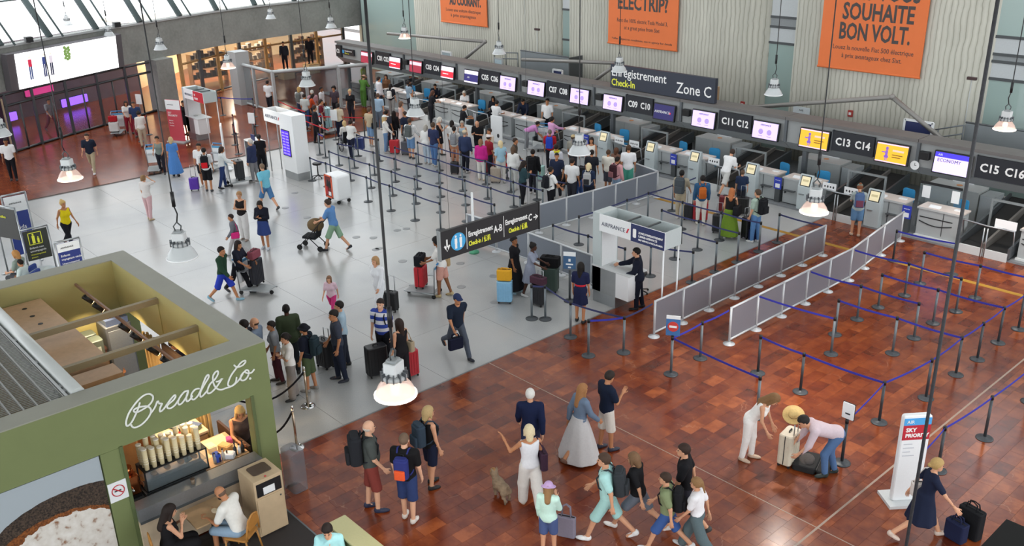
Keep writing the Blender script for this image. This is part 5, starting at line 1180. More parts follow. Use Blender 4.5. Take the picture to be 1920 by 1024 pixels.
def suitcase(label, px, py, col, h=.65, wd=.44, d=.26, face=0, handle=True, m_=None, at=None, tilt=0, group='suitcases of the travellers'):
    x, y = at or G(px, py); t = thing('suitcase', label, 'suitcase', (x, y, .17 if 'trolley' in label else 0), heading(face), group); m_ = m_ or mat(col, .45, var=.06, scale=15)
    if tilt: t.rotation_euler = (D(tilt), 0, heading(face))
    MB().rbox(-wd / 2, wd / 2, -d / 2, d / 2, .06, h, .055, 4).build('shell', m_, t)
    m2 = MB()
    for i in range(5): xx = -wd / 2 + wd * (i + 1) / 6; m2.box(xx - .012, xx + .012, -d / 2 - .008, d / 2 + .008, .12, h - .06)
    m2.build('ribs', m_, t); MB().box(-wd / 2 - .003, wd / 2 + .003, -.008, .008, .08, h - .01).build('zip_line', RUBBER, t)
    for a in (-1, 1):
        for b in (-1, 1): MB().cyl((a * (wd / 2 - .05) - .012, b * (d / 2 - .04), .03), (a * (wd / 2 - .05) + .012, b * (d / 2 - .04), .03), .03, n=10).build('wheel', RUBBER, t)
    MB().tube([(-.06, 0, h), (-.05, 0, h + .03), (.05, 0, h + .03), (.06, 0, h)], .011, 6).build('top_grip', RUBBER, t)
    if handle:
        hh = max(h + .12, 1.0); MB().tube([(-.09, d / 2 - .03, h - .1), (-.09, d / 2 - .03, hh), (.09, d / 2 - .03, hh), (.09, d / 2 - .03, h - .1)], .010, 6).build('telescopic_handle', STEEL, t)
    return t
def bag(label, pos, col, wd=.34, h=.26, d=.14, face=0, strap=.22, name='handbag', cat='bag', m_=None):
    t = thing(name, label, cat, pos, heading(face)); m_ = m_ or cloth(col)
    MB().rbox(-wd / 2, wd / 2, -d / 2, d / 2, 0, h, .04, 4).build('bag_body', m_, t); MB().box(-wd / 2 + .02, wd / 2 - .02, -.008, .008, h - .01, h + .012).build('zip_line', RUBBER, t)
    if strap:
        for yy in (-d / 4, d / 4): MB().tube([(-wd / 4, yy, h - .02), (-wd / 5, yy * .6, h + strap * .8), (0, yy * .3, h + strap), (wd / 5, yy * .6, h + strap * .8), (wd / 4, yy, h - .02)], .010, 6).build('strap', m_, t)
    return t
def handbag_at(lb, label, side, col, **kw):
    """bag hanging from a person's hand: its strap top meets the palm"""
    t, J, low, s, rz, L = PEOPLE[lb]; p = J['wr' + side] + J['hd' + side] * .10; w_ = wpoint(lb, p); st = kw.get('strap', .18); hh = kw.get('h', .26); kw['strap'] = st
    z = w_.z - (hh + st); kw.setdefault('face', 0)
    return bag(label, (w_.x, w_.y, max(z, 0.0)), col, **kw)
def shoulder_bag(lb, label, side, col, wd=.34, h=.26, d=.13, z=.84):
    """bag resting on a hip, its strap running up over the shoulder"""
    t_, J, low, s, rz, L = PEOPLE[lb]; a = 1 if side == 'R' else -1
    o = thing('shoulder_bag', label, 'bag', wpoint(lb, (a * .235, 0, z)), rz + PI / 2); m_ = cloth(col)
    MB().rbox(-wd / 2, wd / 2, -d / 2, d / 2, 0, h, .04, 4).build('bag_body', m_, o); MB().box(-wd / 2 + .02, wd / 2 - .02, -.008, .008, h - .01, h + .012).build('zip_line', RUBBER, o)
    k = (1.46 - z) * s; MB().tube([(-wd / 2 + .03, 0, h - .02), (-.07, -a * -.02, k * .75), (-.03, a * .09, k), (.03, a * .09, k), (.07, -a * -.02, k * .75), (wd / 2 - .03, 0, h - .02)], .011, 6).build('strap', m_, o)
    return o
# ------------------------------------------------------------------ carts and odd vehicles
def trolley(label, px, py, face, loaded=(), at=None):
    x, y = at or G(px, py); t = thing('luggage_trolley', label, 'trolley', (x, y, 0), heading(face), 'airport luggage trolleys')
    for a in (-1, 1):
        MB().tube([(a * .28, -.38, .12), (a * .30, -.42, .95), (a * .26, -.50, 1.05)], .018, 6).build('upright', STEEL, t); MB().tube([(a * .28, -.38, .13), (a * .20, .55, .16)], .018, 6).build('side_tube', STEEL, t)
    MB().cyl((-.28, -.50, 1.05), (.28, -.50, 1.05), .025, n=8).build('handle_bar', mat('#2f78b0', .5), t); MB().box(-.27, .27, -.43, -.41, .30, .88).build('back_board', WHITE, t); MB().box(-.27, .27, -.435, -.40, .88, .96).build('blue_strip', mat('#4b93bd', .5), t)
    MB().rbox(-.26, .26, -.38, .5, .15, .17, .03).build('deck', GREY, t); MB().rbox(-.24, .24, -.40, -.18, .68, .70, .03).build('basket', STEEL, t)
    for xx, yy in ((-.27, -.36), (.27, -.36), (0, .48)): MB().cyl((xx - .02, yy, .06), (xx + .02, yy, .06), .06, n=12).build('wheel', RUBBER, t)
    return t
def hull(t, name, m_, *els):
    m2 = MB()
    for c, r in els: m2.ell(c, r, 12, 8)
    return m2.build(name, m_, t)

# ------------------------------------------------------------------ near group on the marble
person('person in grey green shirt and rust shorts with a black backpack', 692, 789, 75, 'stand2', 'pale', ('tee', '#474c4a'), ('bermuda', '#7d3a34'), ('bald', '#c9beb2'), '#232b46', 1.90, 0, 0, .03)
backpack('person in grey green shirt and rust shorts with a black backpack', 'black backpack worn by the person in rust shorts', '#24262b', 1.1)
person('person in black shirt and denim shorts seen from behind', 757, 813, 15, 'stand', 'pale', ('tee', '#141416'), ('bermuda', '#2c3b66'), ('crew', '#6a5646'), '#d9d2cc', 1.82, 0, 0)
backpack('person in black shirt and denim shorts seen from behind', 'small blue backpack with rainbow stripes on the person in denim shorts', '#2b3270', .8, '#d8552e')
person('person in black sleeveless top and navy shorts', 803, 762, 55, 'stand', 'fair', ('tank', '#17171a'), ('shorts', '#1a2036'), ('bob', '#b59a6c'), '#1c1c1e', 1.76, 1, 0)
backpack('person in black sleeveless top and navy shorts', 'slate blue backpack worn by the person in navy shorts', '#33414f', .95)
person('person in navy sweater walking away', 994, 729, 5, 'walk2', 'fair', ('long', '#17203f'), ('trousers', '#2c3550'), ('short', '#d5d2cc'), '#3a3a40', 1.78, 0, 0)
person('person in white with one arm raised holding a phone', 992, 797, 345, 'wave', 'tan', ('tank', '#dcdde2'), ('wide', '#d9d6d2'), ('bob', '#d9c9a4'), '#c9b6a0', 1.76, 1, 0)
shoulder_bag('person in white with one arm raised holding a phone', 'dark plum shoulder bag of the person in white with a raised arm', 'R', '#3a2636', .36, .36)
person('person in mint sweater with a pink and blue cap', 1029, 903, 20, 'phone1', 'fair', ('long', '#bfe0d4'), ('shorts', '#4a5a86'), ('long', '#8a6844'), '#d8d2cc', 1.45, 1, 0, 0, ('bucket', '#b79ac4'))
bag('grey floral tote bag beside the person in mint', (*G(1062, 1005), .0), '#8b8594', .34, .42, .12, 20, .25)
person('person in denim shirt and long white skirt walking', 1094, 720, 60, 'walk', 'tan', ('long', '#6b7c92'), ('maxi', '#c9c6c6'), ('wavy', '#9a6c44'), '#6a4a3a', 1.72, 1, 0)
person('person in navy shirt and white shorts looking at a phone', 1147, 696, 65, 'phone1', 'tan', ('tee', '#161f33'), ('bermuda', '#d6cfc6'), ('short', '#2a211c'), '#2c3040', 1.80, 0, 0)
person('person in mint shirt and mint shorts walking off the frame', 1131, 851, 285, 'walk', 'fair', ('tee', '#a9d6d2'), ('bermuda', '#a3cfcb'), ('short', '#4a382c'), '#e6e6e6', 1.82, 0, 0)
backpack('person in mint shirt and mint shorts walking off the frame', 'dark grey backpack worn by the person in mint', '#34383c', .95)
person('person in black top walking beside the mint person', 1186, 849, 300, 'stride', 'fair', ('tee', '#1d1d20'), ('shorts', '#6d7480'), ('bob', '#7a5c42'), '#e9e6e2', 1.70, 1, 0)
person('person in black shirt in front of the marble edge', 1281, 833, 285, 'walk2', 'fair', ('tee', '#17171b'), ('bermuda', '#2b2b33'), ('short', '#33231c'), '#3a3a3a', 1.80, 0, 0)
person('person in olive shirt and denim shorts carrying a black backpack', 1246, 887, 290, 'walk', 'fair', ('tee', '#7f8a66'), ('bermuda', '#3d5b96'), ('short', '#3a2a20'), '#d8d8d8', 1.62, 0, 0)
backpack('person in olive shirt and denim shorts carrying a black backpack', 'black backpack worn by the person in olive', '#1c1d20', .9)
person('person in white top and patterned wide trousers', 1305, 896, 300, 'walk2', 'fair', ('crop', '#e4e2e4'), ('wide', '#59686c'), ('pony', '#8a6844'), '#c9c9c9', 1.58, 1, 0)
person('person in white outfit leaning over luggage', 1461, 744, 120, 'stoop', 'fair', ('tank', '#ece9e4'), ('trousers', '#efece8'), ('wavy', '#7a5a3a'), '#c9b09a', 1.74, 1, 0)
t = thing('straw_hat', 'straw hat beside the leaning person in white', 'hat', (*G(1488, 778, 1.12), 1.12)); t.rotation_euler = (.5, .3, 0)
MB().lathe([(.21, 0), (.20, .008), (.10, .012), (.095, .09), (.07, .11), (.0, .115)], n=24).build('crown', mat('#d9b878', .8, var=.12, scale=40), t); MB().lathe([(.101, .014), (.101, .035), (.097, .036)], n=24).build('ribbon', mat('#8a6a44', .7), t)
person('person in pale pink shirt and jeans bending over a suitcase', 1500, 782, 275, 'bendlow', 'fair', ('long', '#cbb9c0'), ('trousers', '#54729c'), ('short', '#26211f'), '#23302e', 1.80, 0, 0)
suitcase('cream upright suitcase between the person in white and the bending person', 1476, 868, '#d8cfba', .72, .46, .28, 130, True)
t = thing('open_suitcase', 'open black suitcase lying on the marble in front of the bending person', 'suitcase', (*G(1512, 872), 0), heading(120)); MB().rbox(-.3, .3, -.22, .22, .0, .14, .05).build('lower_shell', RUBBER, t); MB().rbox(-.3, .3, .24, .46, .0, .12, .05).build('lid', RUBBER, t); hull(t, 'clothes', cloth('#55504e'), ((0, 0, .13), (.22, .15, .05)), ((.1, .05, .15), (.1, .1, .05))); MB().box(-.25, .25, .22, .24, .05, .1).build('hinge', BLACK, t)
person('person in navy dress striding with bags', 1762, 861, 95, 'drag', 'fair', None, ('dress', '#1b2238'), ('lowbun', '#b0915c'), '#c9b6a8', 1.72, 1, 0)
shoulder_bag('person in navy dress striding with bags', 'white shoulder bag of the person in navy dress', 'L', '#d8cfc8')
bag('black travel bag in the hand of the person in navy dress', (*G(1815, 1003), .0), '#17181b', .42, .55, .2, 60, .14); bag('dark blue bag beside the black travel bag', (*G(1790, 1010), .0), '#1d2340', .36, .36, .2, 60, .12)
# small dog
t = thing('dog', 'small grey and tan terrier trotting on the marble', 'dog', (*G(940, 932), 0), heading(330) ); t.scale = (1.3, 1.3, 1.3)
def dogf(P):
    d = smin([ell(P, (0, .06, .19), (.085, .11, .10)), ell(P, (0, -.09, .19), (.08, .12, .09)), cap(P, (0, .13, .22), (0, .18, .28), .06, .05)], .04)
    d = smin([d, ell(P, (0, .20, .31), (.06, .065, .058)), cap(P, (0, .23, .295), (0, .28, .285), .034, .022)], .015)
    for s in (-1, 1):
        d = smin([d, cap(P, (s * .035, .185, .35), (s * .045, .18, .40), .022, .006)], .01)
        d = smin([d, cap(P, (s * .05, .09, .15), (s * .05, .085, .08), .034, .026), cap(P, (s * .05, .085, .08), (s * .05, .11 + s * .03, .018), .024, .020)], .02)
        d = smin([d, cap(P, (s * .05, -.15, .17), (s * .05, -.12 + s * .03, .11), .045, .030), cap(P, (s * .05, -.12 + s * .03, .11), (s * .05, -.18 + s * .03, .07), .024, .020), cap(P, (s * .05, -.18 + s * .03, .07), (s * .05, -.165 + s * .03, .016), .019, .018)], .02)
    d = smin([d, cap(P, (0, -.19, .23), (0, -.23, .31), .026, .016)], .015)
    return d + .006 * np.sin(P[:, 0] * 140) * np.sin(P[:, 2] * 90 + P[:, 1] * 60)
v, q = surf(dogf, (-.14, -.30, -.02), (.14, .34, .48), .012); me = to_mesh('body', [(v, q, 0)]); link('body', me, mat('#8a7660', .9, var=.35, scale=9), t)
hull(t, 'head_fur', mat('#a37a4c', .9, var=.2, scale=30), ((0, .21, .325), (.056, .06, .05)), ((0, .255, .295), (.036, .045, .03))); hull(t, 'eyes', BLACK, ((-.024, .262, .335), (.008, .008, .008)), ((.024, .262, .335), (.008, .008, .008)), ((0, .302, .29), (.011, .009, .009)))

# ------------------------------------------------------------------ queue at the bread kiosk
K = 'people queueing at the bread kiosk'
person('person in olive jacket behind the kiosk queue', 535, 571, 335, 'stand', 'dark', ('jacket', '#3a4430'), ('trousers', '#22262a'), ('crew', '#15110f'), '#2a2a2a', 1.80, 0, 0, 0, group=K)
person('person with grey blue shirt at the kiosk corner', 475, 596, 275, 'stand', 'fair', ('tee', '#6f7c8e'), ('trousers', '#3c2e3a'), ('bald', '#4a382c'), '#3a3a3a', 1.76, 0, 0, group=K)
person('person in dark shirt half hidden behind the kiosk corner', 455, 600, 280, 'stand', 'tan', ('tee', '#2a2c36'), ('trousers', '#2c2c34'), ('short', '#1c1614'), '#333333', 1.78, 0, 0, group=K)
person('person in grey shirt at the kiosk corner', 506, 603, 260, 'stand2', 'tan', ('tee', '#8b8e93'), ('trousers', '#4a2630'), ('short', '#1f1816'), '#333333', 1.60, 1, 0, group=K)
person('person in white shirt with crossed arms and grey wide trousers', 532, 626, 245, 'crossed', 'fair', ('tee', '#e6e2dd'), ('wide', '#8d8580'), ('lowbun', '#1e1815'), '#222222', 1.66, 1, 0, group=K)
person('person in black bucket hat and olive shorts', 568, 608, 285, 'stand', 'tan', ('tee', '#161a28'), ('bermuda', '#4d5a3e'), ('short', '#201815'), '#8d8a86', 1.70, 0, 0, 0, ('bucket', '#1b1c22'), group=K)
backpack('person in black bucket hat and olive shorts', 'dark teal backpack of the person in bucket hat', '#24333a', .9)
person('person in charcoal polo shirt and dark jeans', 623, 582, 255, 'stand2', 'tan', ('tee', '#3a3f4c'), ('trousers', '#23293a'), ('short', '#1d1815'), '#2a2c36', 1.84, 0, 0, group=K)
person('person in pale blue shirt behind the charcoal polo person', 634, 565, 260, 'stand', 'fair', ('tee', '#a5bccb'), ('trousers', '#2e3340'), ('short', '#1e1815'), '#333333', 1.76, 0, 0, group=K)
suitcase('tall black soft suitcase behind the charcoal polo person', 611, 688, '#1a1a1d', .75, .42, .28, 40, True)
JERSEY, jnt, jb = nodes('striped_jersey'); jw = N(jnt, 'TexWave', Scale=1.7); jw.bands_direction = 'Z'; jg = jnt.nodes.new('ShaderNodeTexCoord'); jnt.links.new(jg.outputs['Object'], jw.inputs['Vector']); jr = ramp(jnt, jw.outputs['Fac'], [(.49, '#2a44a0'), (.51, '#e4e4ea')]); jnt.links.new(jr.outputs[0], jb.inputs['Base Color']); jb.inputs['Roughness'].default_value = .8
person('person in blue and white striped jersey', 712, 561, 195, 'stand', 'pale', ('tee', JERSEY), ('trousers', '#1b1c22'), ('short', '#2a201c'), '#222222', 1.80, 0, 0, 0.02, group=K)
backpack('person in blue and white striped jersey', 'black backpack of the person in striped jersey', '#1b1c20', .85)
person('person in black top beside the black suitcase', 747, 598, 310, 'stand', 'fair', ('tank', '#1c1b1e'), ('trousers', '#1d1c20'), ('long', '#2c1f1a'), '#992222', 1.70, 1, 0, group=K)
shoulder_bag('person in black top beside the black suitcase', 'beige shoulder bag of the person beside the large black suitcase', 'R', '#a5957c')
suitcase('large black suitcase at the feet of the jersey person', 708, 703, '#151518', .78, .50, .30, 330, False); suitcase('red suitcase half hidden behind the glowing lamp', 768, 706, '#a8262f', .70, .44, .28, 320, False)
person('small person in pink trousers walking', 616, 518, 190, 'walk', 'fair', ('tee', '#d6b8c4'), ('trousers', '#c83a78'), ('long', '#7a5a44'), '#e0d0d4', 1.25, 1, 0)
person('person all in white pulling a black suitcase', 702, 482, 215, 'pull', 'fair', ('long', '#e2e4e8'), ('wide', '#dfe1e5'), ('bob', '#a8845c'), '#d8d4d0', 1.72, 1, 0)
suitcase('black cabin suitcase pulled by the person in white', 735, 583, '#17181b', .58, .38, .24, 20, True)
person('person in navy cap and dark shirt striding with a bag', 858, 553, 150, 'stride', 'tan', ('tee', '#1d2636'), ('trousers', '#4a505c'), ('short', '#2a211c'), '#20242e', 1.80, 0, 0, 0, ('cap', '#2b3558'))
handbag_at('person in navy cap and dark shirt striding with a bag', 'dark navy shoulder bag of the striding person', 'R', '#14182c', wd=.38, h=.3, strap=.1, face=150)
# ------------------------------------------------------------------ walkers on the pale floor
person('person in green hoodie and royal blue shorts walking', 415, 463, 100, 'walk', 'tan', ('long', '#24402f'), ('bermuda', '#2c3fb0'), ('short', '#1c1512'), '#7fa8bc', 1.72, 0, 0)
person('person in dark clothes pushing a loaded trolley', 447, 452, 110, 'pushwalk', 'tan', ('tee', '#1f2230'), ('trousers', '#191a1f'), ('long', '#241a17'), '#33343a', 1.68, 1, 0)
trolley('trolley loaded with dark bags pushed across the pale floor', 483, 548, 110); suitcase('dark suitcase standing on the pushed trolley', 484, 545, '#20222c', .80, .42, .26, 110, False, at=G(485, 543)); bag('reddish travel bag on top of the pushed trolley', (*G(485, 543), 1.0), '#8a4a56', .4, .22, .22, 110, .06)
person('person in black top and white trousers', 447, 360, 195, 'crossed', 'fair', ('tank', '#211d1e'), ('wide', '#d5d2d0'), ('lowbun', '#a07a54'), '#9a8a80', 1.70, 1)
person('person in grey shirt with a pink bag on the pale floor', 431, 402, 250, 'walk2', 'tan', ('long', '#6a6c74'), ('trousers', '#b6b4b4'), ('short', '#2a1f1c'), '#a8a8a8', 1.45)
shoulder_bag('person in grey shirt with a pink bag on the pale floor', 'small pink bag carried by the small person in grey', 'L', '#d0307a', .26, .2)
person('person in denim skirt and black cardigan reading', 485, 379, 185, 'phone', 'tan', ('long', '#191b28'), ('skirt', '#33457c'), ('bob', '#201815'), '#bfc4cc', 1.68, 1)
person('person in blue shirt and green shorts pushing a stroller', 612, 374, 285, 'pushwalk', 'fair', ('tee', '#5c86ba'), ('bermuda', '#86a68c'), ('short', '#3a2c24'), '#2c2c34', 1.80, 0, 0)
t = thing('stroller', 'black and brown stroller pushed across the pale floor', 'stroller', (*G(590, 466), 0), heading(285))
for a in (-1, 1): MB().tube([(a * .24, -.42, 1.0), (a * .24, .0, .55), (a * .24, .42, .12)], .016, 6).build('side_tube', BLACK, t); MB().tube([(a * .24, .1, .5), (a * .24, -.32, .1)], .016, 6).build('rear_tube', BLACK, t)
MB().cyl((-.24, -.42, 1.0), (.24, -.42, 1.0), .02).build('handle_bar', BLACK, t)
MB().add([(-.21, -.12, .45), (.21, -.12, .45), (.21, .28, .48), (-.21, .28, .48), (-.21, -.30, .85), (.21, -.30, .85), (.21, .30, .40), (-.21, .30, .40), (-.21, -.16, .38), (.21, -.16, .38)], [(0, 1, 2, 3), (4, 5, 1, 0), (8, 7, 6, 9), (3, 2, 6, 7), (0, 3, 7, 8), (1, 9, 6, 2), (4, 0, 8), (5, 9, 1), (4, 8, 9, 5)]).build('seat', cloth('#202226'), t)
MB().ell((0, -.12, .82), (.24, .28, .22), 14, 8).build('hood', cloth('#6e5a40'), t)
for xx, yy in ((-.25, -.32), (.25, -.32), (-.2, .42), (.2, .42)): MB().cyl((xx - .02, yy, .09), (xx + .02, yy, .09), .09, n=14).build('wheel', RUBBER, t)
person('person in turquoise shirt and denim shorts walking', 490, 307, 310, 'walk', 'fair', ('tee', '#72bcd2'), ('bermuda', '#4a76a4'), ('crew', '#7a6450'), '#3a3a3a', 1.80, 0, 1, .03)
person('person in white top and pink shorts pushing a trolley', 817, 446, 285, 'push', 'brown', ('tee', '#d9d6d2'), ('shorts', '#cf9a8c'), ('afro', '#15110f'), '#b8a47a', 1.78, 1, 0)
shoulder_bag('person in white top and pink shorts pushing a trolley', 'tan woven bag of the person in pink shorts', 'R', '#b59a72')
trolley('trolley with a red suitcase in front of the person in pink shorts', 797, 552, 285); suitcase('red suitcase on the trolley of the person in pink shorts', 793, 548, '#b8202c', .66, .42, .28, 285, False, at=G(791, 548)); bag('black backpack lying on top of the red suitcase', (*G(791, 548), .86), '#1b1c22', .42, .3, .24, 285, .05)
person('person in long black dress beside the pale blue suitcase', 964, 443, 115, 'hip', 'brown', None, ('longdress', '#17161a'), ('lowbun', '#15110f'), '#9ab8c4', 1.72, 1, 0, .02)
person('person in black and white patterned dress holding a trolley', 1001, 456, 105, 'push', 'dark', None, ('dress', '#8d93a4'), ('bun', '#15110f'), '#c9c9c9', 1.62, 1, 0)
suitcase('pale blue suitcase beside the person in long black dress', 947, 567, '#86b8d8', .66, .42, .28, 10, True); bag('yellow duffel bag on top of the pale blue suitcase', (*G(947, 567), .69), '#d8a02c', .40, .30, .24, 10, .04)
suitcase('dark green suitcase behind the person in patterned dress', 1032, 546, '#3f5048', .75, .46, .3, 20, False); suitcase('black suitcase next to the single belt post', 1010, 572, '#1b1b20', .62, .4, .26, 40, True); bag('black duffel lying on the dark green suitcase', (*G(1032, 546), .78), '#141417', .55, .28, .3, 20, .04); bag('plum travel bag on the black suitcase', (*G(1010, 572), .65), '#4a2f3c', .46, .2, .24, 40, .05)
person('airline stewardess in navy dress with red belt', 1089, 492, 20, 'stand', 'tan', None, ('slipdress', '#1c2140'), ('long', '#17120f'), '#16161a', 1.70, 1, 0)
lb_ = 'airline stewardess in navy dress with red belt'; t_, J_, low_, s_, rz_, _ = PEOPLE[lb_]
link('belt', MB().lathe([(.152, 0), (.158, .01), (.158, .045), (.152, .055)], n=20).mesh('belt'), cloth('#c22a36'), t_, (0, .002, 1.085 - low_)).scale = (1.0, .80, 1)
link('short_sleeved_bodice', garment('tee', 'stand', 1, 0, 0.0), cloth('#1c2140'), t_, (0, 0, -low_))
person('airline clerk in black suit leaning on the portal counter', 1192, 465, 282, 'reach', 'fair', ('jacket', '#181b2a'), ('trousers', '#171a28'), ('short', '#17120f'), '#141416', 1.78, 0, 0)
# ------------------------------------------------------------------ far side of the hall
person('guard in white shirt and dark tie at the photo edge', 9, 260, 160, 'stand', 'brown', ('tee', '#dcdcdc'), ('trousers', '#16161c'), ('crew', '#17120f'), '#16161a', 1.78)
person('person in navy polo and beige trousers walking on the far marble', 161, 251, 170, 'walk', 'fair', ('tee', '#1d2434'), ('trousers', '#a89a80'), ('short', '#3a2c24'), '#d8d8d8', 1.78)
person('person in grey shirt and maroon trousers behind the glass doors', 90, 185, 120, 'walk', 'tan', ('tee', '#8d9094'), ('trousers', '#6a1f30'), ('short', '#241b17'), '#33262a', 1.74)
person('person with pink trousers shading the eyes with a hand', 267, 329, 20, 'headhand', 'fair', ('tee', '#d9d3d0'), ('trousers', '#d3adb0'), ('lowbun', '#8a6a48'), '#c9b090', 1.66, 1)
person('person in yellow sleeveless top', 117, 376, 120, 'walk2', 'tan', ('tank', '#e6cf1c'), ('trousers', '#191a22'), ('bun', '#c9a86a'), '#2a2a2a', 1.70, 1)
person('person in white top and beige trousers standing with a phone', 258, 209, 330, 'phone1', 'fair', ('long', '#dedad4'), ('trousers', '#b9aa94'), ('bun', '#241b17'), '#5a4a40', 1.68, 1)
person('person in white top behind the red luggage cart', 235, 190, 150, 'push', 'tan', ('tee', '#dcd9d6'), ('trousers', '#8a2434'), ('long', '#1f1714'), '#333333', 1.64, 1)
person('person in navy shirt behind the red luggage cart', 249, 191, 170, 'stand', 'tan', ('tee', '#2b3a5c'), ('trousers', '#7a2a36'), ('crew', '#33261f'), '#333333', 1.74)
trolley('trolley piled with luggage near the glass doors', 222, 252, 170); suitcase('white suitcase on the trolley near the glass doors', 217, 254, '#d2d0ce', .5, .45, .3, 170, False); bag('red bag on the white suitcase', (*G(217, 254), .70), '#a8202a', .4, .26, .22, 170, .05)
person('person in grey sleeveless top behind an empty trolley', 293, 256, 170, 'push', 'tan', ('tank', '#7c8680'), ('trousers', '#22222a'), ('lowbun', '#241b17'), '#333333', 1.64, 1)
trolley('empty trolley with white board in front of the person in grey', 291, 322, 165)
person('person in long blue dress', 319, 257, 350, 'stand', 'fair', None, ('longdress', '#4a7ab8'), ('bob', '#b8a078'), '#1f1f22', 1.66, 1, 1, .03)
person('person in white shirt facing the hall', 371, 269, 185, 'stand', 'tan', ('tee', '#e0e0e0'), ('shorts', '#2a2c34'), ('short', '#1d1613'), '#d8d8d8', 1.78)
person('person in white shirt and black shorts seen from behind', 381, 277, 350, 'stand', 'tan', ('tee', '#dcdcdc'), ('bermuda', '#17171b'), ('short', '#1d1613'), '#3c3c40', 1.76)
backpack('person in white shirt and black shorts seen from behind', 'black and red backpack of the person in black shorts', '#1d1d22', .95, '#c81e28')
suitcase('purple suitcase beside the person in black shorts', 366, 357, '#5a2fa8', .52, .36, .24, 350, True)
trolley('empty trolley with white board behind the two white shirts', 402, 320, 200)
person('person in white shirt and jeans by the loaded trolley', 416, 275, 60, 'push', 'tan', ('long', '#d8dcdc'), ('trousers', '#2a3a66'), ('bob', '#33241e'), '#22242c', 1.68, 1)
trolley('trolley loaded with black suitcases near the navy jacket', 448, 345, 60); suitcase('black suitcase on the trolley near the navy jacket', 452, 344, '#1a1b1f', .8, .46, .3, 60, False)
person('person in navy jacket and grey trousers', 468, 261, 285, 'stand', 'fair', ('jacket', '#2b3450'), ('trousers', '#7c7c7e'), ('short', '#b9b4ac'), '#8d8a86', 1.78, 0, 1, .02)
person('clerk in black beside the dark lectern', 484, 252, 350, 'stand2', 'tan', ('tee', '#17171b'), ('trousers', '#16161a'), ('pony', '#1d1613'), '#222222', 1.70, 1)
person('clerk in black beside the priority portal', 342, 189, 200, 'stand', 'tan', ('long', '#17171b'), ('skirt', '#17171b'), ('lowbun', '#241a16'), '#1a1a1a', 1.68, 1)
person('person in white shirt with crossed dark straps inside the vestibule', 501, 151, 20, 'stand', 'tan', ('tee', '#dedede'), ('trousers', '#23252c'), ('crew', '#221a16'), '#222222', 1.76)
for px, py, lb, c1 in ((530, 77, 'dark figure standing on a low plinth in the shop zone, nearer the pier', '#23242a'), (578, 68, 'dark figure standing on a low plinth in the shop zone, nearer the gantry', '#1b1c22')):
    X_, Y_ = G(px, py, 2.35); person(lb, 0, 0, 180, 'stand2', 'tan', ('long', c1), ('trousers', '#1e1e24'), ('crew', '#1d1613'), '#1a1a1a', 1.74, 0, 1, 0, at=(X_, Y_), z=.6)
    t = thing('display_plinth', 'low pale plinth under the ' + lb.split(' on a low')[0].replace('dark ', '') + (' nearer the pier' if 'pier' in lb else ' nearer the gantry'), 'plinth', (X_, Y_, 0)); MB().rbox(-.4, .4, -.4, .4, 0, .57, .03).build('block', CREAM, t); MB().box(-.42, .42, -.42, .42, .57, .6).build('top', WOOD, t)
# ------------------------------------------------------------------ crowd at the counters
C = 'crowd waiting at the counters'
def cr(label, px, py, face, pose, skin, top, bot, hair, shoes='#b8b4b0', h=1.70, fem=0, **k): return person(label, px, py, face, pose, skin, top, bot, hair, shoes, h, fem, k.pop('lod', 1), k.pop('belly', 0.0), group=C, **k)
cr('person in white shirt at the far end of the red queue', 560, 163, 10, 'stand', 'fair', ('tee', '#d0cfcc'), ('trousers', '#3c4660'), ('bob', '#b8945c'), fem=1)
backpack('person in white shirt at the far end of the red queue', 'grey backpack of the person by the red belts', '#6a6e6c', .9)
cr('person in pink shirt by the red belts', 584, 169, 340, 'stand2', 'fair', ('tee', '#b48a90'), ('trousers', '#4a4a52'), ('short', '#b9b6b0'))
cr('person in striped pale shirt by the red belts', 570, 176, 20, 'stand', 'tan', ('tee', '#b9bcb8'), ('trousers', '#39507e'), ('short', '#2a201b'))
cr('person with orange shirt by the red belts', 588, 177, 60, 'lean', 'tan', ('tee', '#c4502c'), ('trousers', '#2b2b33'), ('long', '#241b17'), h=1.56, fem=1)
cr('person in white shirt in front of the vestibule glass', 602, 163, 100, 'stand', 'brown', ('tee', '#d5d6d8'), ('trousers', '#26282e'), ('crew', '#1d1613'))
cr('person in dark plum shirt in front of the vestibule glass', 625, 162, 200, 'stand', 'tan', ('tee', '#4a4048'), ('trousers', '#26262c'), ('afro', '#1c1512'))
cr('person in maroon shirt beside the pale blue luggage', 602, 187, 90, 'stand', 'tan', ('tee', '#6a1f2c'), ('trousers', '#26262e'), ('short', '#241b17'))
backpack('person in maroon shirt beside the pale blue luggage', 'white backpack of the person in maroon', '#c9c6c2', .85)
cr('person in all black beside the departures portal', 590, 198, 70, 'stand2', 'tan', ('long', '#222228'), ('trousers', '#1c1c22'), ('short', '#33261f'), '#1d1d20', 1.78)
cr('person in beige top and navy trousers with tan bag', 633, 194, 10, 'stand', 'tan', ('tee', '#cdbda4'), ('trousers', '#1f2438'), ('lowbun', '#1f1714'), fem=1)
cr('person in black shirt inside the red queue', 655, 168, 190, 'stand', 'fair', ('tee', '#1b1b1f'), ('trousers', '#2a2a33'), ('bun', '#c4a878'), fem=1)
trolley('tall trolley with pale blue luggage inside the red queue', 620, 250, 60); suitcase('large pale blue suitcase on the trolley inside the red queue', 615, 246, '#9fc4cc', 1.0, .55, .35, 60, False)
cr('worker in yellow safety vest behind the vestibule', 680, 119, 100, 'stand', 'tan', ('tee', '#c3d63a'), ('trousers', '#2b2f3a'), ('crew', '#2a201b'), h=1.78)
cr('person in green overalls with a pale hat at the first counter', 683, 141, 30, 'desk', 'fair', ('long', '#55803a'), ('wide', '#4e7836'), ('short', '#5a4636'), hat=('sun', '#c9a08a'), h=1.74)
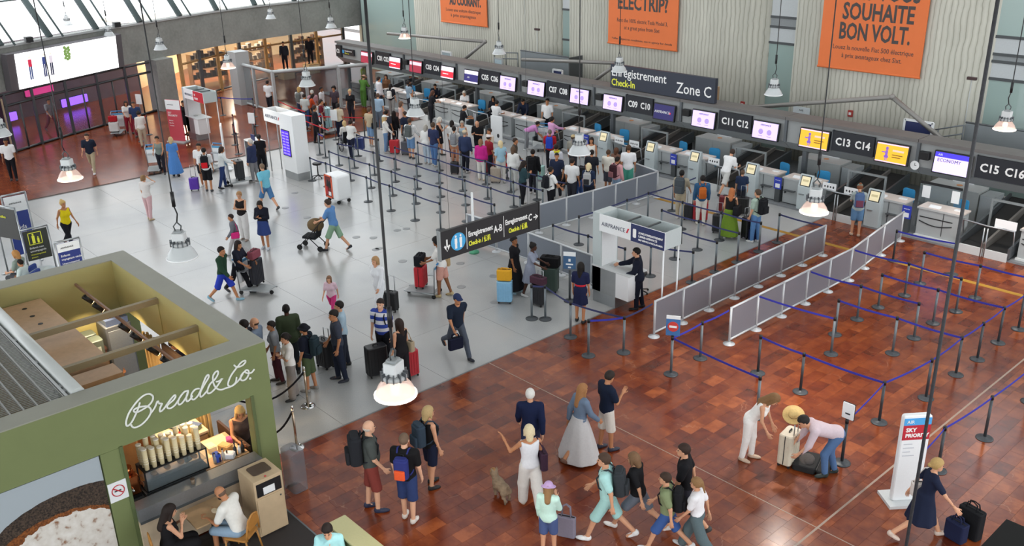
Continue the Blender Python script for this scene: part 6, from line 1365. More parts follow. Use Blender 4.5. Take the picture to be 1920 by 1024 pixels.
cr('person in white jacket at counter C01', 710, 144, 60, 'stand', 'fair', ('jacket', '#d9d9dc'), ('trousers', '#3a3a44'), ('short', '#2a201b'), h=1.84)
cr('person in brown top at counter C01', 723, 140, 200, 'stand', 'tan', ('long', '#6a4a34'), ('trousers', '#2a2a30'), ('long', '#241a16'), fem=1)
cr('person in black top with white backpack and grey trousers', 732, 157, 20, 'stand', 'fair', ('tee', '#1f1f25'), ('trousers', '#8d8f8e'), ('bob', '#1d1613'), fem=1)
backpack('person in black top with white backpack and grey trousers', 'white backpack of the person at counter C01', '#d6d4d0', .8)
cr('person in pale blue shirt seen from behind near the red belts', 708, 175, 10, 'stand', 'fair', ('tee', '#96adc2'), ('trousers', '#5a6472'), ('short', '#4a382c'), h=1.78)
cr('person in grey blue shirt leaning at counter C02', 766, 151, 60, 'stand', 'tan', ('tee', '#8597a6'), ('trousers', '#2c2c34'), ('short', '#1d1613'), h=1.86)
cr('person in white top leaning at counter C02', 769, 157, 50, 'stand', 'tan', ('tank', '#dcdad6'), ('trousers', '#1c1c22'), ('bob', '#1d1613'), fem=1)
cr('person in blush top waiting before counter C02', 752, 190, 60, 'stand', 'fair', ('tank', '#cdb0aa'), ('trousers', '#2a2a30'), ('bob', '#6a5040'), fem=1)
cr('person in beige shirt and denim shorts with black shoulder bag', 692, 202, 30, 'stand', 'fair', ('tee', '#bfae92'), ('bermuda', '#7d9cc0'), ('short', '#5a4636'), h=1.78)
shoulder_bag('person in beige shirt and denim shorts with black shoulder bag', 'black shoulder bag of the person in beige shirt', 'R', '#1d1e22')
cr('person in white cap and white top with jeans', 721, 216, 80, 'handle', 'fair', ('long', '#e2e0dc'), ('trousers', '#6f8fb4'), ('long', '#c4a878'), fem=1, hat=('cap', '#e4e2de'))
cr('person in charcoal shirt behind the person in white cap', 724, 207, 30, 'stand', 'tan', ('tee', '#3a3c46'), ('trousers', '#2a2a32'), ('short', '#1d1613'))
cr('person all in black behind the red suitcase', 738, 208, 20, 'stand', 'tan', ('long', '#1e1c20'), ('trousers', '#1e1e24'), ('wavy', '#1c1512'), h=1.62, fem=1)
cr('person in navy vest behind the red suitcase', 758, 209, 320, 'stand2', 'tan', ('tee', '#252c40'), ('trousers', '#5a5a5e'), ('short', '#3a2c24'))
cr('person in white shirt and denim shorts with a grey backpack', 768, 222, 20, 'handle', 'fair', ('long', '#dfe0e0'), ('bermuda', '#6a8cb4'), ('short', '#4a382c'), '#3a3a40', 1.78)
backpack('person in white shirt and denim shorts with a grey backpack', 'grey backpack of the person in denim shorts by the grey suitcase', '#5b6060', .95)
suitcase('bright red suitcase in front of the white capped person', 741, 288, '#c0222e', .62, .42, .28, 10, True); suitcase('grey suitcase next to the bright red suitcase', 761, 290, '#55565f', .6, .36, .26, 10, True)
cr('person in white top pushing the wheelchair', 657, 225, 20, 'push', 'fair', ('tee', '#e0dfdc'), ('trousers', '#1f2338'), ('lowbun', '#241a16'), '#22242c', 1.68, 1)
X_, Y_ = G(651, 282); cr('person sitting in the wheelchair', 0, 0, 330, 'sit', 'fair', ('long', '#d9d6d2'), ('trousers', '#5a5a64'), ('bob', '#c4a878'), h=1.62, fem=1, at=(X_, Y_), seat=.5)
t = thing('wheelchair', 'black wheelchair beside the person in white top', 'wheelchair', (X_, Y_, 0), heading(330))
for a in (-1, 1):
    m_ = MB()
    for i in range(20): b0, b1 = 2 * PI * i / 20, 2 * PI * (i + 1) / 20; m_.cyl((a * .29, -.05 + .30 * math.cos(b0), .31 + .30 * math.sin(b0)), (a * .29, -.05 + .30 * math.cos(b1), .31 + .30 * math.sin(b1)), .014, n=5)
    m_.build('wheel', RUBBER, t); m2 = MB()
    for i in range(6): b0 = PI * i / 6; m2.cyl((a * .29, -.05 + .29 * math.cos(b0), .31 + .29 * math.sin(b0)), (a * .29, -.05 - .29 * math.cos(b0), .31 - .29 * math.sin(b0)), .004, n=4)
    m2.build('spokes', STEEL, t); MB().tube([(a * .25, -.30, .98), (a * .25, -.24, .45), (a * .25, .30, .42), (a * .22, .42, .08)], .014, 6).build('side_frame', STEEL, t); MB().cyl((a * .22 - .015, .36, .06), (a * .22 + .015, .36, .06), .06, n=10).build('castor', RUBBER, t)
MB().rbox(-.24, .24, -.24, .26, .40, .45, .03).build('seat', cloth('#1b1b1f'), t); MB().rbox(-.24, .24, -.29, -.25, .46, .92, .03, axis='y').build('backrest', cloth('#1b1b1f'), t)
suitcase('blue trolley bag beside the wheelchair', 676, 288, '#2b3a72', .55, .4, .3, 10, False)
cr('clerk in dark suit behind counter C03', 815, 158, 190, 'sitdesk', 'tan', ('jacket', '#1b1d28'), ('trousers', '#1b1d26'), ('short', '#1d1613'), z=.06, seat=.52)
cr('person in black at counter C03', 813, 170, 60, 'desk', 'fair', ('tee', '#1d1d22'), ('trousers', '#1b1b20'), ('long', '#4a2e22'), '#1b1b1e', fem=1)
cr('clerk in white blouse behind counter C05', 870, 171, 190, 'sitdesk', 'fair', ('tee', '#e0e0e0'), ('trousers', '#23252e'), ('bob', '#c2bcb0'), fem=1, z=.06, seat=.52)
cr('person in black shirt standing between counters C04 and C05', 873, 198, 70, 'desk', 'tan', ('tee', '#1f1f25'), ('trousers', '#26262c'), ('short', '#1d1613'))
cr('person in black dress', 826, 220, 70, 'phone1', 'fair', None, ('slipdress', '#1b1a20'), ('bob', '#cfcac0'), '#3a3a3a', fem=1)
cr('person in white jacket and pale jeans', 798, 234, 20, 'stand', 'fair', ('jacket', '#e4e3e0'), ('trousers', '#b6c4d2'), ('bob', '#a5a097'), fem=1)
cr('person in navy shirt and jeans in the queue centre', 812, 230, 40, 'stand', 'tan', ('tee', '#2c3352'), ('trousers', '#5578a8'), ('short', '#4a3a2c'), h=1.87)
cr('person in white top behind the beige cap and navy sweater', 847, 226, 20, 'stand', 'tan', ('tee', '#dcdad6'), ('trousers', '#33333c'), ('bob', '#1d1613'), fem=1)
cr('person in pale sleeveless top talking', 866, 227, 200, 'stand2', 'fair', ('tank', '#a9bcc6'), ('trousers', '#44485a'), ('bob', '#a9a49a'), h=1.62, fem=1)
cr('person with grey backpack and orange patterned trousers', 851, 237, 10, 'stand', 'tan', ('tee', '#d2d0cc'), ('trousers', '#c98a6a'), ('lowbun', '#1d1613'), fem=1)
backpack('person with grey backpack and orange patterned trousers', 'grey backpack of the person in orange patterned trousers', '#8b8d92', .9)
cr('person in beige cap and navy sweater seen from behind', 871, 244, 20, 'stand', 'fair', ('long', '#2f3a58'), ('trousers', '#22242e'), ('short', '#8a8278'), h=1.78, hat=('cap', '#c9b79a'))
cr('person in black shirt talking to the beige capped one', 893, 228, 200, 'phone', 'fair', ('tee', '#17171a'), ('trousers', '#2a2a30'), ('bald', '#8a8278'), h=1.78, belly=.03)
cr('person in pale shirt beside the white sign panel', 917, 241, 240, 'stand', 'tan', ('tee', '#cfc4b2'), ('trousers', '#33333a'), ('short', '#33261f'))
cr('person in white and red cap behind the magenta top', 917, 253, 60, 'stand', 'tan', ('tee', '#8d2430'), ('trousers', '#26262c'), ('short', '#33261f'), hat=('cap', '#d8cfcc'))
cr('person in magenta top and white trousers', 901, 261, 10, 'stand', 'fair', ('jacket', '#c42a86'), ('trousers', '#dcd8d2'), ('bob', '#8a6448'), '#c9b8a4', 1.68, 1)
cr('person in pale blue shirt with a red pouch', 938, 264, 340, 'stand', 'fair', ('tee', '#9cc0d2'), ('trousers', '#d2cfc8'), ('bob', '#d8c498'), fem=1)
shoulder_bag('person in pale blue shirt with a red pouch', 'small red pouch of the person in pale blue shirt', 'R', '#c8262e', .2, .18, .1, .6)
suitcase('beige suitcase between magenta top and pale blue shirt', 930, 342, '#b3a596', .62, .4, .28, 10, True); suitcase('dark red suitcase behind the magenta top', 918, 324, '#7c1c26', .7, .46, .3, 10, False); suitcase('black suitcase between patterned trousers and navy sweater', 853, 326, '#1c1c20', .5, .34, .24, 10, True)
cr('person in white shirt and pale trousers at the row end', 962, 275, 20, 'stand', 'fair', ('long', '#dfdfdc'), ('trousers', '#c4c6c2'), ('bob', '#5a4636'), fem=1)
cr('person in white shirt at counter C06', 933, 189, 40, 'desk', 'tan', ('tee', '#dedede'), ('trousers', '#2c3040'), ('short', '#1d1613'), h=1.76)
cr('clerk behind counter C06', 924, 181, 190, 'sitdesk', 'tan', ('long', '#1b1c26'), ('trousers', '#1b1c26'), ('long', '#1d1613'), fem=1, z=.06, seat=.52, h=1.66)
cr('person in blurred dark clothes crossing before the counters', 967, 259, 100, 'walk', 'tan', ('long', '#4a443c'), ('trousers', '#3a4250'), ('short', '#3a2c24'))
cr('clerk in navy leaning behind counter C07', 979, 187, 200, 'lean', 'tan', ('long', '#1d2438'), ('trousers', '#1c2030'), ('short', '#1d1613'), z=.06)
cr('clerk in white shirt and dark tie standing behind counter C07', 1026, 185, 200, 'stand', 'tan', ('tee', '#e4e4e4'), ('trousers', '#191b24'), ('short', '#1d1613'), h=1.84, z=.06)
cr('person in pink top and grey leggings bending at a trolley', 1010, 228, 80, 'bend', 'tan', ('tee', '#c98ac0'), ('trousers', '#8d9094'), ('short', '#1d1613'), '#d8d8d8', 1.60, 1)
trolley('trolley with white board in front of the person in pink top', 1015, 280, 200)
cr('person in pink checked shirt reaching over counter C08', 1036, 219, 60, 'reach', 'tan', ('long', '#d29cc4'), ('trousers', '#1f1f26'), ('lowbun', '#1c1512'), fem=1)
cr('person in red shirt seen from behind at counter C08', 1031, 243, 10, 'stand', 'tan', ('tee', '#b3242e'), ('trousers', '#26262e'), ('crew', '#6a6058'))
backpack('person in red shirt seen from behind at counter C08', 'royal blue backpack of the person in red', '#2c48b4', .95)
cr('person with yellow neck pillow and pale shirt', 1043, 271, 20, 'stand', 'tan', ('tee', '#cfd0d8'), ('trousers', '#33343c'), ('short', '#1d1613'))
t = thing('neck_pillow', 'yellow neck pillow around a pale shirted person', 'pillow', wpoint('person with yellow neck pillow and pale shirt', (0, 0, 1.47))); m_ = MB()
for i in range(14):
    b0, b1 = 2 * PI * (i - 4) / 18, 2 * PI * (i - 3) / 18; m_.cyl((.11 * math.cos(b0), .11 * math.sin(b0), 0), (.11 * math.cos(b1), .11 * math.sin(b1), 0), .05, n=8)
m_.build('cushion', cloth('#d8cf3a'), t); MB().cyl((.02, -.12, -.03), (.02, -.12, .03), .012).build('button', cloth('#a89c20'), t)
cr('person in navy shirt with bent arm at the queue end', 1044, 287, 200, 'stand2', 'tan', ('tee', '#242b42'), ('trousers', '#2a2c34'), ('crew', '#241b17'), h=1.76)
cr('person in black top with black backpack seen from behind', 999, 280, 15, 'stand', 'tan', ('long', '#1b1b1f'), ('trousers', '#22222a'), ('short', '#1d1613'), h=1.74)
backpack('person in black top with black backpack seen from behind', 'black backpack on the person in black top', '#141417', 1.0)
cr('person in dark teal top looking at a phone', 985, 302, 60, 'phone', 'tan', ('long', '#2b4248'), ('trousers', '#1d1d22'), ('long', '#241a16'), fem=1)
cr('person in white shirt with camera strap and black trousers', 1033, 313, 60, 'handle', 'tan', ('tee', '#e6e6e4'), ('trousers', '#1b1b20'), ('short', '#1d1613'), '#d8d8d8', 1.70, lod=0)
backpack('person in white shirt with camera strap and black trousers', 'black backpack of the person with camera strap', '#1b1c22', .9)
cr('person in black top and jeans bending over baggage', 1058, 313, 300, 'bend', 'tan', ('long', '#141416'), ('trousers', '#46629a'), ('short', '#1d1613'), h=1.72)
cr('person in white strap top behind the clear lamp', 1109, 258, 200, 'stand', 'tan', ('tank', '#e0ddd6'), ('trousers', '#b9a088'), ('long', '#241a16'), fem=1)
cr('person in beige cap at counter C09', 1075, 253, 30, 'stand', 'tan', ('tee', '#8d8a80'), ('trousers', '#3a3a40'), ('short', '#4a382c'), hat=('cap', '#b9a47a'))
cr('person in black vest beside the black and white backpack', 1110, 281, 20, 'stand', 'tan', ('tee', '#23252c'), ('trousers', '#26262e'), ('short', '#1c1512'))
cr('person in navy top at the barrier', 1104, 306, 20, 'stand', 'fair', ('tee', '#24304a'), ('trousers', '#1f2330'), ('bob', '#d4c29a'), fem=1)
backpack('person in navy top at the barrier', 'black and white patterned backpack at the barrier', '#a5a5a5', .9, '#2a2a2e')
cr('person in white shirt with dark shoulder strap in the crowd', 1073, 296, 30, 'stand', 'tan', ('tee', '#dadada'), ('trousers', '#33343c'), ('crew', '#241b17'), h=1.84)
cr('person in cream shirt near the self service terminal', 1141, 281, 30, 'stand', 'tan', ('tee', '#ddd8cc'), ('bermuda', '#4a4c56'), ('short', '#4a3424'), h=1.66)
cr('person in brown shirt near the self service terminal', 1156, 277, 40, 'stand', 'tan', ('tee', '#7a5a4c'), ('trousers', '#33333a'), ('bob', '#5a3a28'), h=1.60, fem=1)
cr('person in pink shirt with maroon backpack', 1158, 294, 50, 'stand', 'tan', ('long', '#d29a9e'), ('trousers', '#8ea8c4'), ('short', '#1d1613'))
backpack('person in pink shirt with maroon backpack', 'maroon backpack of the person in pink shirt', '#3a1f26', .95, '#8a5a5e')
cr('person in white shirt and green shorts', 1179, 272, 10, 'stand', 'tan', ('tee', '#e4e4e6'), ('bermuda', '#4fa08c'), ('short', '#4a3424'), h=1.86)
t = thing('white_info_board', 'tall white board leaning beside counter C06', 'board', (*G(932, 268), 0), .2); MB().rbox(-.32, .32, -.03, .03, .04, 1.25, .03, axis='y').build('panel', WHITE, t); MB().box(-.34, .34, -.15, .15, 0, .04).build('foot', GREY, t); MB().ell((.1, -.032, .35), (.07, .004, .1), 10, 6).build('dark_logo', INKB, t)
for px, py, c, lb in ((1012, 338, '#9cc4bc', 'floral patterned suitcase in front of the person in teal'), (1052, 352, '#22232a', 'dark suitcase held by the person with camera strap'), (1090, 340, '#1a1b20', 'black suitcase beside the bending person in the crowd')): suitcase(lb, px, py, c, .6, .4, .26, 20, True)
# middle enclosure
MQ = 'travellers in the middle enclosure'
person('person in beige clothes with grey backpack and trolley case', 1279, 319, 25, 'handle', 'tan', ('tee', '#a39a86'), ('trousers', '#b5a78e'), ('short', '#15110f'), '#d6d2cc', 1.76, 0, 0, group=MQ)
backpack('person in beige clothes with grey backpack and trolley case', 'grey backpack of the person in beige', '#454b50', 1.1); suitcase('black cabin case beside the person in beige', 1291, 412, '#1c1d21', .55, .36, .24, 25, True)
person('person in denim shirt and white trousers', 1318, 329, 5, 'stand', 'tan', ('long', '#2f5578'), ('trousers', '#ddd8cf'), ('short', '#15110f'), '#d6cfc0', 1.74, 0, 0, group=MQ)
backpack('person in denim shirt and white trousers', 'small orange backpack on the denim shirt', '#b8622a', .78, '#a5541f'); suitcase('red suitcase in front of the person in denim', 1312, 414, '#a81f2c', .68, .5, .28, 5, False)
person('person in white shirt and white shorts reaching over the belt', 1375, 280, 50, 'lunge', 'fair', ('tee', '#e6e6e6'), ('bermuda', '#c9c9c6'), ('short', '#3a2c24'), '#2a2a2e', 1.84, 0, 0, group=MQ)
person('person in navy shirt at counter C12', 1393, 319, 20, 'stand', 'fair', ('tee', '#24304a'), ('bermuda', '#23252e'), ('short', '#5a4434'), '#3a3a3a', 1.45, 0, 0, group=MQ)
person('person in olive green skirt with black bag', 1373, 353, 30, 'phone1', 'fair', ('tank', '#1d1c1c'), ('maxi', '#6d8a2e'), ('long', '#a8643a'), '#d8d8d8', 1.70, 1, 0, group=MQ)
shoulder_bag('person in olive green skirt with black bag', 'large black bag slung on the person in olive green skirt', 'R', '#1b1b1f', .5, .34, .18)
person('person in sage shirt and jeans with black backpack', 1421, 355, 320, 'stand', 'fair', ('tee', '#9db0a2'), ('trousers', '#5c86b8'), ('short', '#4a3a2e'), '#d8d8d8', 1.78, 0, 0, group=MQ)
backpack('person in sage shirt and jeans with black backpack', 'black backpack of the person in sage shirt', '#1a1b1f', 1.0)
suitcase('black suitcase beside the olive green skirt', 1346, 436, '#1c1d20', .62, .4, .26, 20, True); suitcase('black round topped case beside the person in sage', 1402, 446, '#17181b', .72, .42, .3, 330, True); bag('dark blue flight bag standing before the person in sage', (*G(1413, 450), 0), '#232c52', .34, .36, .2, 330, .1); suitcase('dark red case beside the person at counter C12', 1358, 398, '#6e1f28', .6, .4, .26, 20, False); suitcase('black case held by the person at counter C12', 1391, 402, '#191a1d', .62, .42, .28, 20, True)
person('person in grey cap and denim shorts at counter C14', 1613, 345, 15, 'desk', 'fair', ('tee', '#9ea8a6'), ('shorts', '#5f83a8'), ('bun', '#7a4a30'), '#b9a08c', 1.74, 1, 0, 0, ('cap', '#6e7a70'))
backpack('person in grey cap and denim shorts at counter C14', 'blue patterned backpack of the person in grey cap', '#4d6288', .95, '#6a3a4c')
# ------------------------------------------------------------------ family corner beside the kiosk
person('person in grey shirt sitting in the family corner', 26, 470, 280, 'sit', 'fair', ('tee', '#8d9a90'), ('trousers', '#4a4c50'), ('bob', '#b8844c'), '#333333', 1.68, 1, 0)
person('small person in shorts sitting in the family corner', 35, 487, 275, 'sit', 'tan', ('tee', '#c9d6d2'), ('shorts', '#2a2c38'), ('short', '#1d1613'), '#333333', 1.45, 0, 0)
for k, lb in enumerate(('person in grey shirt sitting in the family corner', 'small person in shorts sitting in the family corner')):
    X_, Y_, _ = PEOPLE[lb][5]; t = thing('lounge_chair', ['blue lounge chair under the person in grey shirt', 'blue lounge chair under the small person in shorts'][k], 'chair', (X_, Y_, 0), PEOPLE[lb][4]); MB().rbox(-.27, .27, -.26, .26, .34, .44, .06).build('seat', cloth('#3a4a8a'), t); MB().rbox(-.27, .27, -.34, -.24, .40, .85, .06).build('backrest', cloth('#3a4a8a'), t)
    for a in (-1, 1):
        for b in (-1, 1): MB().cyl((a * .22, b * .2, 0), (a * .22, b * .2, .34), .015, n=6).build('leg', STEEL, t)
x, y = G(78, 508, .7); t = thing('round_table', 'round glass table in the family corner', 'table', (x, y, 0)); MB().lathe([(.4, .7), (.4, .715)], n=28).build('table_top', glassm('table_glass', '#dce6ea', .6), t); MB().cyl((0, 0, .02), (0, 0, .7), .025).build('stem', STEEL, t); MB().lathe([(.22, 0), (.22, .012), (.03, .03)], n=18).build('foot', STEEL, t)
def framed_sign(label, x, y, rz, wd, z0, z1, m_, txt, top=None, name='framed_sign'):
    t = thing(name, label, 'sign', (x, y, 0), rz)
    for a in (-1, 1): MB().cyl((a * (wd / 2 + .04), 0, 0), (a * (wd / 2 + .04), 0, z1 + .06), .025, n=8).build('upright', STEEL, t); MB().box(a * (wd / 2 + .04) - .04, a * (wd / 2 + .04) + .04, -.2, .2, 0, .03).build('foot', STEEL, t)
    MB().cyl((-wd / 2 - .04, 0, z1 + .06), (wd / 2 + .04, 0, z1 + .06), .03, n=8).build('top_bar', STEEL, t); MB().box(-wd / 2, wd / 2, -.015, .015, z0, z1).build('sheet', m_, t)
    if top: MB().box(-wd / 2, wd / 2, -.02, -.015, top[0], z1).build('header', top[1], t)
    for b, s_, xx, z, c in txt: text(b, s_, c, t, (-wd / 2 + xx, -.024, z), FY)
    return t
AX = PI / 2
framed_sign('blue kids banner with white header in a metal frame', -31.0, 7.12, AX, .62, .3, 2.2, mat('#2a3c86', .5, var=.03), [('Kids', .2, .14, 1.12, INKW), ('SOLO', .11, .16, .98, INKW), ('enfants voyageant', .055, .1, .84, INKW), ('AIRFRANCE', .07, .12, 1.95, INKB)], (1.7, WHITE))
t = framed_sign('dark sign with yellow adult and child pictogram in a metal frame', -29.2, 7.05, AX, .68, .62, 1.55, mat('#33362f', .5, var=.04), [('Enfants non', .085, .1, .98, INKW), ('accompagnés', .085, .1, .88, INKW), ('Unaccompanied', .065, .1, .78, INKY), ('minors', .065, .1, .69, INKY)])
m_ = MB()
for a, b, c_, d_ in ((-.22, .16, 1.10, 1.12), (-.22, .16, 1.46, 1.48), (-.22, -.20, 1.10, 1.48), (.14, .16, 1.10, 1.48)): m_.box(a, b, -.022, -.016, c_, d_)
m_.build('yellow_border', INKY, t); m_ = MB(); m_.ell((-.08, -.02, 1.415), (.028, .004, .03), 10, 6); m_.box(-.12, -.04, -.022, -.016, 1.14, 1.38); m_.build('adult_pictogram', INKY, t); m_ = MB(); m_.ell((.05, -.02, 1.31), (.022, .004, .024), 10, 6); m_.box(.02, .08, -.022, -.016, 1.14, 1.28); m_.build('child_pictogram', INKY, t)
t = framed_sign('blue and white sign for children travelling alone beside the kiosk roof', -26.0, 7.02, AX, .58, .9, 1.98, mat('#27357c', .5, var=.03), [('Enfants', .085, .05, 1.60, INKW), ('voyageant seuls', .085, .05, 1.50, INKW), ('Unaccompanied', .07, .05, 1.38, INKW), ('minors', .07, .05, 1.29, INKW), ('AIRFRANCE', .065, .08, 1.83, INKB)], (1.74, WHITE))
for a in (-.1, .12): MB().ell((a, -.02, 1.1), (.05, .005, .07), 10, 6).build('red_figure', mat('#c8303a', .5, var=0), t)
framed_sign('tall metal frame with dark and yellow panel at the photo edge', -30.0, 6.55, .4, .9, 1.2, 2.15, mat('#3b3a38', .5, var=.1), [('Familles', .12, .1, 1.85, INKY)])
# white service trolley with orange frame
t = thing('service_trolley', 'white rounded service trolley with orange framed opening', 'trolley', (-29.25, 17.62, 0), 0); MB().rbox(-.42, .42, -.30, .30, .14, 1.08, .09, 4, 'y').build('body', WHITE, t)
f = MB(); 
for a, b, c_, d_ in ((-.40, .10, 1.0, 1.05), (-.40, .10, .18, .23), (-.40, -.35, .18, 1.05), (.05, .10, .18, 1.05)): f.box(a, b, -.325, -.30, c_, d_)
f.build('orange_frame', mat('#e0603c', .5), t); MB().box(-.35, .05, -.31, -.295, .23, 1.0).build('opening', mat('#6e2a2a', .7), t); hull(t, 'bottles', BLACK, ((-.2, -.31, .72), (.06, .03, .16)), ((-.07, -.31, .70), (.06, .03, .15))); MB().box(-.16, .0, -.33, -.31, .28, .42).build('white_cartons', WHITE, t); MB().box(-.32, -.2, -.33, -.31, .3, .6).build('red_label', mat('#b82a30', .5), t)
for a in (-.32, .32):
    for b in (-.22, .22): MB().cyl((a - .025, b, .07), (a + .025, b, .07), .07, n=12).build('wheel', RUBBER, t)
# stool bases
for px, py, lb in ((597, 333, 'black swivel stool beside the departures portal'), (1200, 548, 'black swivel stool behind the airline clerk')):
    x, y = G(px, py); t = thing('swivel_stool', lb, 'stool', (x, y, 0)); MB().lathe([(.18, .55), (.19, .6), (.16, .63)], n=18).build('seat', BLACK, t); MB().cyl((0, 0, .08), (0, 0, .56), .025).build('column', BLACK, t); m_ = MB()
    for i in range(5): a = 2 * PI * i / 5; m_.cyl((0, 0, .1), (.26 * math.cos(a), .26 * math.sin(a), .05), .018, n=6); m_.ell((.26 * math.cos(a), .26 * math.sin(a), .03), (.03, .03, .03), 8, 5)
    m_.build('star_base', BLACK, t)
# ------------------------------------------------------------------ bread kiosk
XF, KT, YR, XB, YL = -14.1, 3.23, 6.70, -20.62, 3.72
OLIVE = mat('#757f52', .55, var=.05, scale=2); OLIVED = mat('#59653f', .55, var=.05); KTOP = mat('#949488', .6, var=.06, scale=1.5); KIN = mat('#a8a068', .6, var=.05, scale=2); PLY = mat('#c6a17c', .5, var=.08, scale=9); PLYD = mat('#a5794e', .5, var=.1, scale=9)
def PX(px, py, x=XF):      # sight line of a pixel with the plane X = x -> (Y, Z)
    d = CR * (px - 960) / CF - CU * (py - 512) / CF + CFW; k = x / d[0]; return float(d[1] * k), float(CH + d[2] * k)
kb = thing('bread_kiosk', 'olive green bread kiosk with white script lettering on its fascia', 'kiosk', (0, 0, 0))
W = .44
MB().box(XF - .06, XF, 0.6, YR, 2.26, KT).build('front_fascia', OLIVE, kb); MB().box(XF - W, XF - W + .04, YL, YR - W, 2.3, KT).build('front_inner_fascia', KIN, kb); MB().box(XF - W, XF, .6, YR, KT, KT + .02).build('front_cap', KTOP, kb)
MB().box(XB, XF - .06, YR - .06, YR, 2.15, KT).build('side_fascia', OLIVE, kb); MB().box(XB + W, XF - W, YR - W, YR - W + .04, 2.15, KT).build('side_inner_fascia', KIN, kb); MB().box(XB, XF - W, YR - W, YR, KT, KT + .02).build('side_cap', KTOP, kb)
MB().box(XB, XB + W - .04, 2.6, YR - .06, 0, KT).build('back_wall', OLIVE, kb); MB().box(XB + W - .04, XB + W, YL, YR - W, 0, KT).build('back_inner_panel', KIN, kb); MB().box(XB, XB + W, 2.6, YR - W, KT, KT + .02).build('back_cap', KTOP, kb)
MB().box(XF - .36, XF - .005, YR - .36, YR - .005, 0, 2.26).build('corner_post', OLIVE, kb); MB().box(XF - .02, XF + .02, YR - .42, YR - .36, 0, 2.28).build('post_trim', OLIVED, kb); MB().box(XB, XB + .36, YR - .42, YR - .06, 0, 2.15).build('rear_post', OLIVE, kb)
MB().box(XF - .3, XF + .01, 3.62, 3.92, 0, 2.26).build('middle_post', OLIVE, kb); MB().box(XF - .02, XF + .03, 3.92, 3.98, 0, 2.28).build('post_trim', OLIVED, kb); MB().box(XF - .1, XF - .005, .6, 3.62, 0, .45).build('lower_panel', OLIVE, kb); MB().box(XF - .1, XF, 1.62, 1.70, .45, 2.26).build('poster_trim', OLIVED, kb)
# front counter below the opening
MB().box(-20.15, XF - .02, YL, YR - .07, .0, .012).build('kiosk_floor', mat('#4a3426', .6, var=.12, scale=3), kb); MB().box(XF - .16, XF + .14, 3.98, YR - .42, .80, 1.06).build('sill', mat('#8e9092', .35, metal=.5, var=.05), kb); MB().box(XF - .14, XF + .10, 3.98, YR - .42, .05, .80).build('counter_front', mat('#cbb79c', .5, var=.05, scale=8), kb); MB().box(XF + .14, XF + .16, 3.98, YR - .42, .78, .82).build('counter_edge', DGREY, kb)
# roof beams and lamp rail
for q0, q1 in (((67, 628), (283, 566)), ((129, 690), (355, 621))):
    a, b = G(*q0, 3.05), G(*q1, 3.05); MB().box(a[0] - .05, a[0] + .05, YL - .05, YR - W, 2.97, 3.09).build('roof_beam', mat('#8f8062', .55, var=.05), kb)
    MB().box(a[0] - .02, a[0] + .02, YR - W - .02, YR - W, 2.3, 2.97).build('beam_hanger', KIN, kb)
ry = G(240, 611, 2.9)[1]
MB().box(XB + W, XF - W, ry - .02, ry + .02, 2.88, 2.94).build('lamp_rail', mat('#8a6a56', .5), kb)
for i, x in enumerate((-19.6, -19.0, -17.6, -17.0, -16.2, -15.6, -15.1)):
    t = thing('track_spotlight', ['first', 'second', 'third', 'fourth', 'fifth', 'sixth', 'seventh'][i] + ' black track spotlight on the kiosk rail counted from the back wall', 'spotlight', (x, ry, 2.88), 0, 'spotlights on the kiosk rail')
    MB().cyl((0, 0, 0), (0, 0, -.08), .015, n=6).build('stem', BLACK, t); MB().cyl((0, -.06, -.05), (.05, .09, -.22), .05, n=12).build('lamp_head', BLACK, t); MB().cyl((.05, .091, -.221), (.052, .095, -.226), .042, n=12).build('lens', mat('#ffdca8', .4, var=0, emit=8), t)
    L = bpy.data.lights.new('track_light', 'SPOT'); L.energy = 120; L.color = (1, .74, .46); L.spot_size = 1.75; L.spot_blend = .6; L.shadow_soft_size = .05
    lo = bpy.data.objects.new('track_light', L); COL.objects.link(lo); lo.parent = t; lo.location = (.055, .1, -.235); lo.rotation_euler = (math.radians(18 if i % 2 else -6), math.radians(8), 0)
# wooden cabinets along the closed side
def unit(x0, x1, label, h=2.85, y1=4.68):
    t = thing('wooden_cabinet', label, 'cabinet', (x0, YL + .02, 0)); w_ = x1 - x0; d = y1 - YL - .02
    MB().box(0, w_, 0, d, 0, h).build('body', PLY, t)
    for i in range(2): dd = MB().box(.02 + i * w_ / 2, w_ / 2 - .02 + i * w_ / 2, d, d + .02, .1, h - .05).build('door', PLYD, t); MB().box(w_ / 2 - .07 + i * .1, w_ / 2 - .05 + i * .1, d + .02, d + .04, 1.1, 1.3).build('handle', DGREY, dd)
    for i in range(3 if x0 < -19 else 0): MB().lathe([(.05, 0), (.05, .004)], n=12).build('cable_port', BLACK, t, (w_ * (.2 + .28 * i), d * .55, h))
    return t
unit(-20.1, -18.30, 'pale wooden cabinet at the back inside the bread kiosk'); unit(-18.1, -16.32, 'pale wooden cabinet in the middle inside the bread kiosk')
t = unit(-16.1, -15.62, 'pale wooden cabinet nearest the fascia inside the bread kiosk', 2.8)
for a in (0, .47): dd = MB().box(.48, .495, a + .01, a + .45, .1, 2.72).build('end_door', PLYD, t)
for i, x in enumerate((-18.28, -16.3)): MB().box(x, x + .16, YL + .04, 4.6, 0, 2.7).build('filler_panel', DGREY, kb)
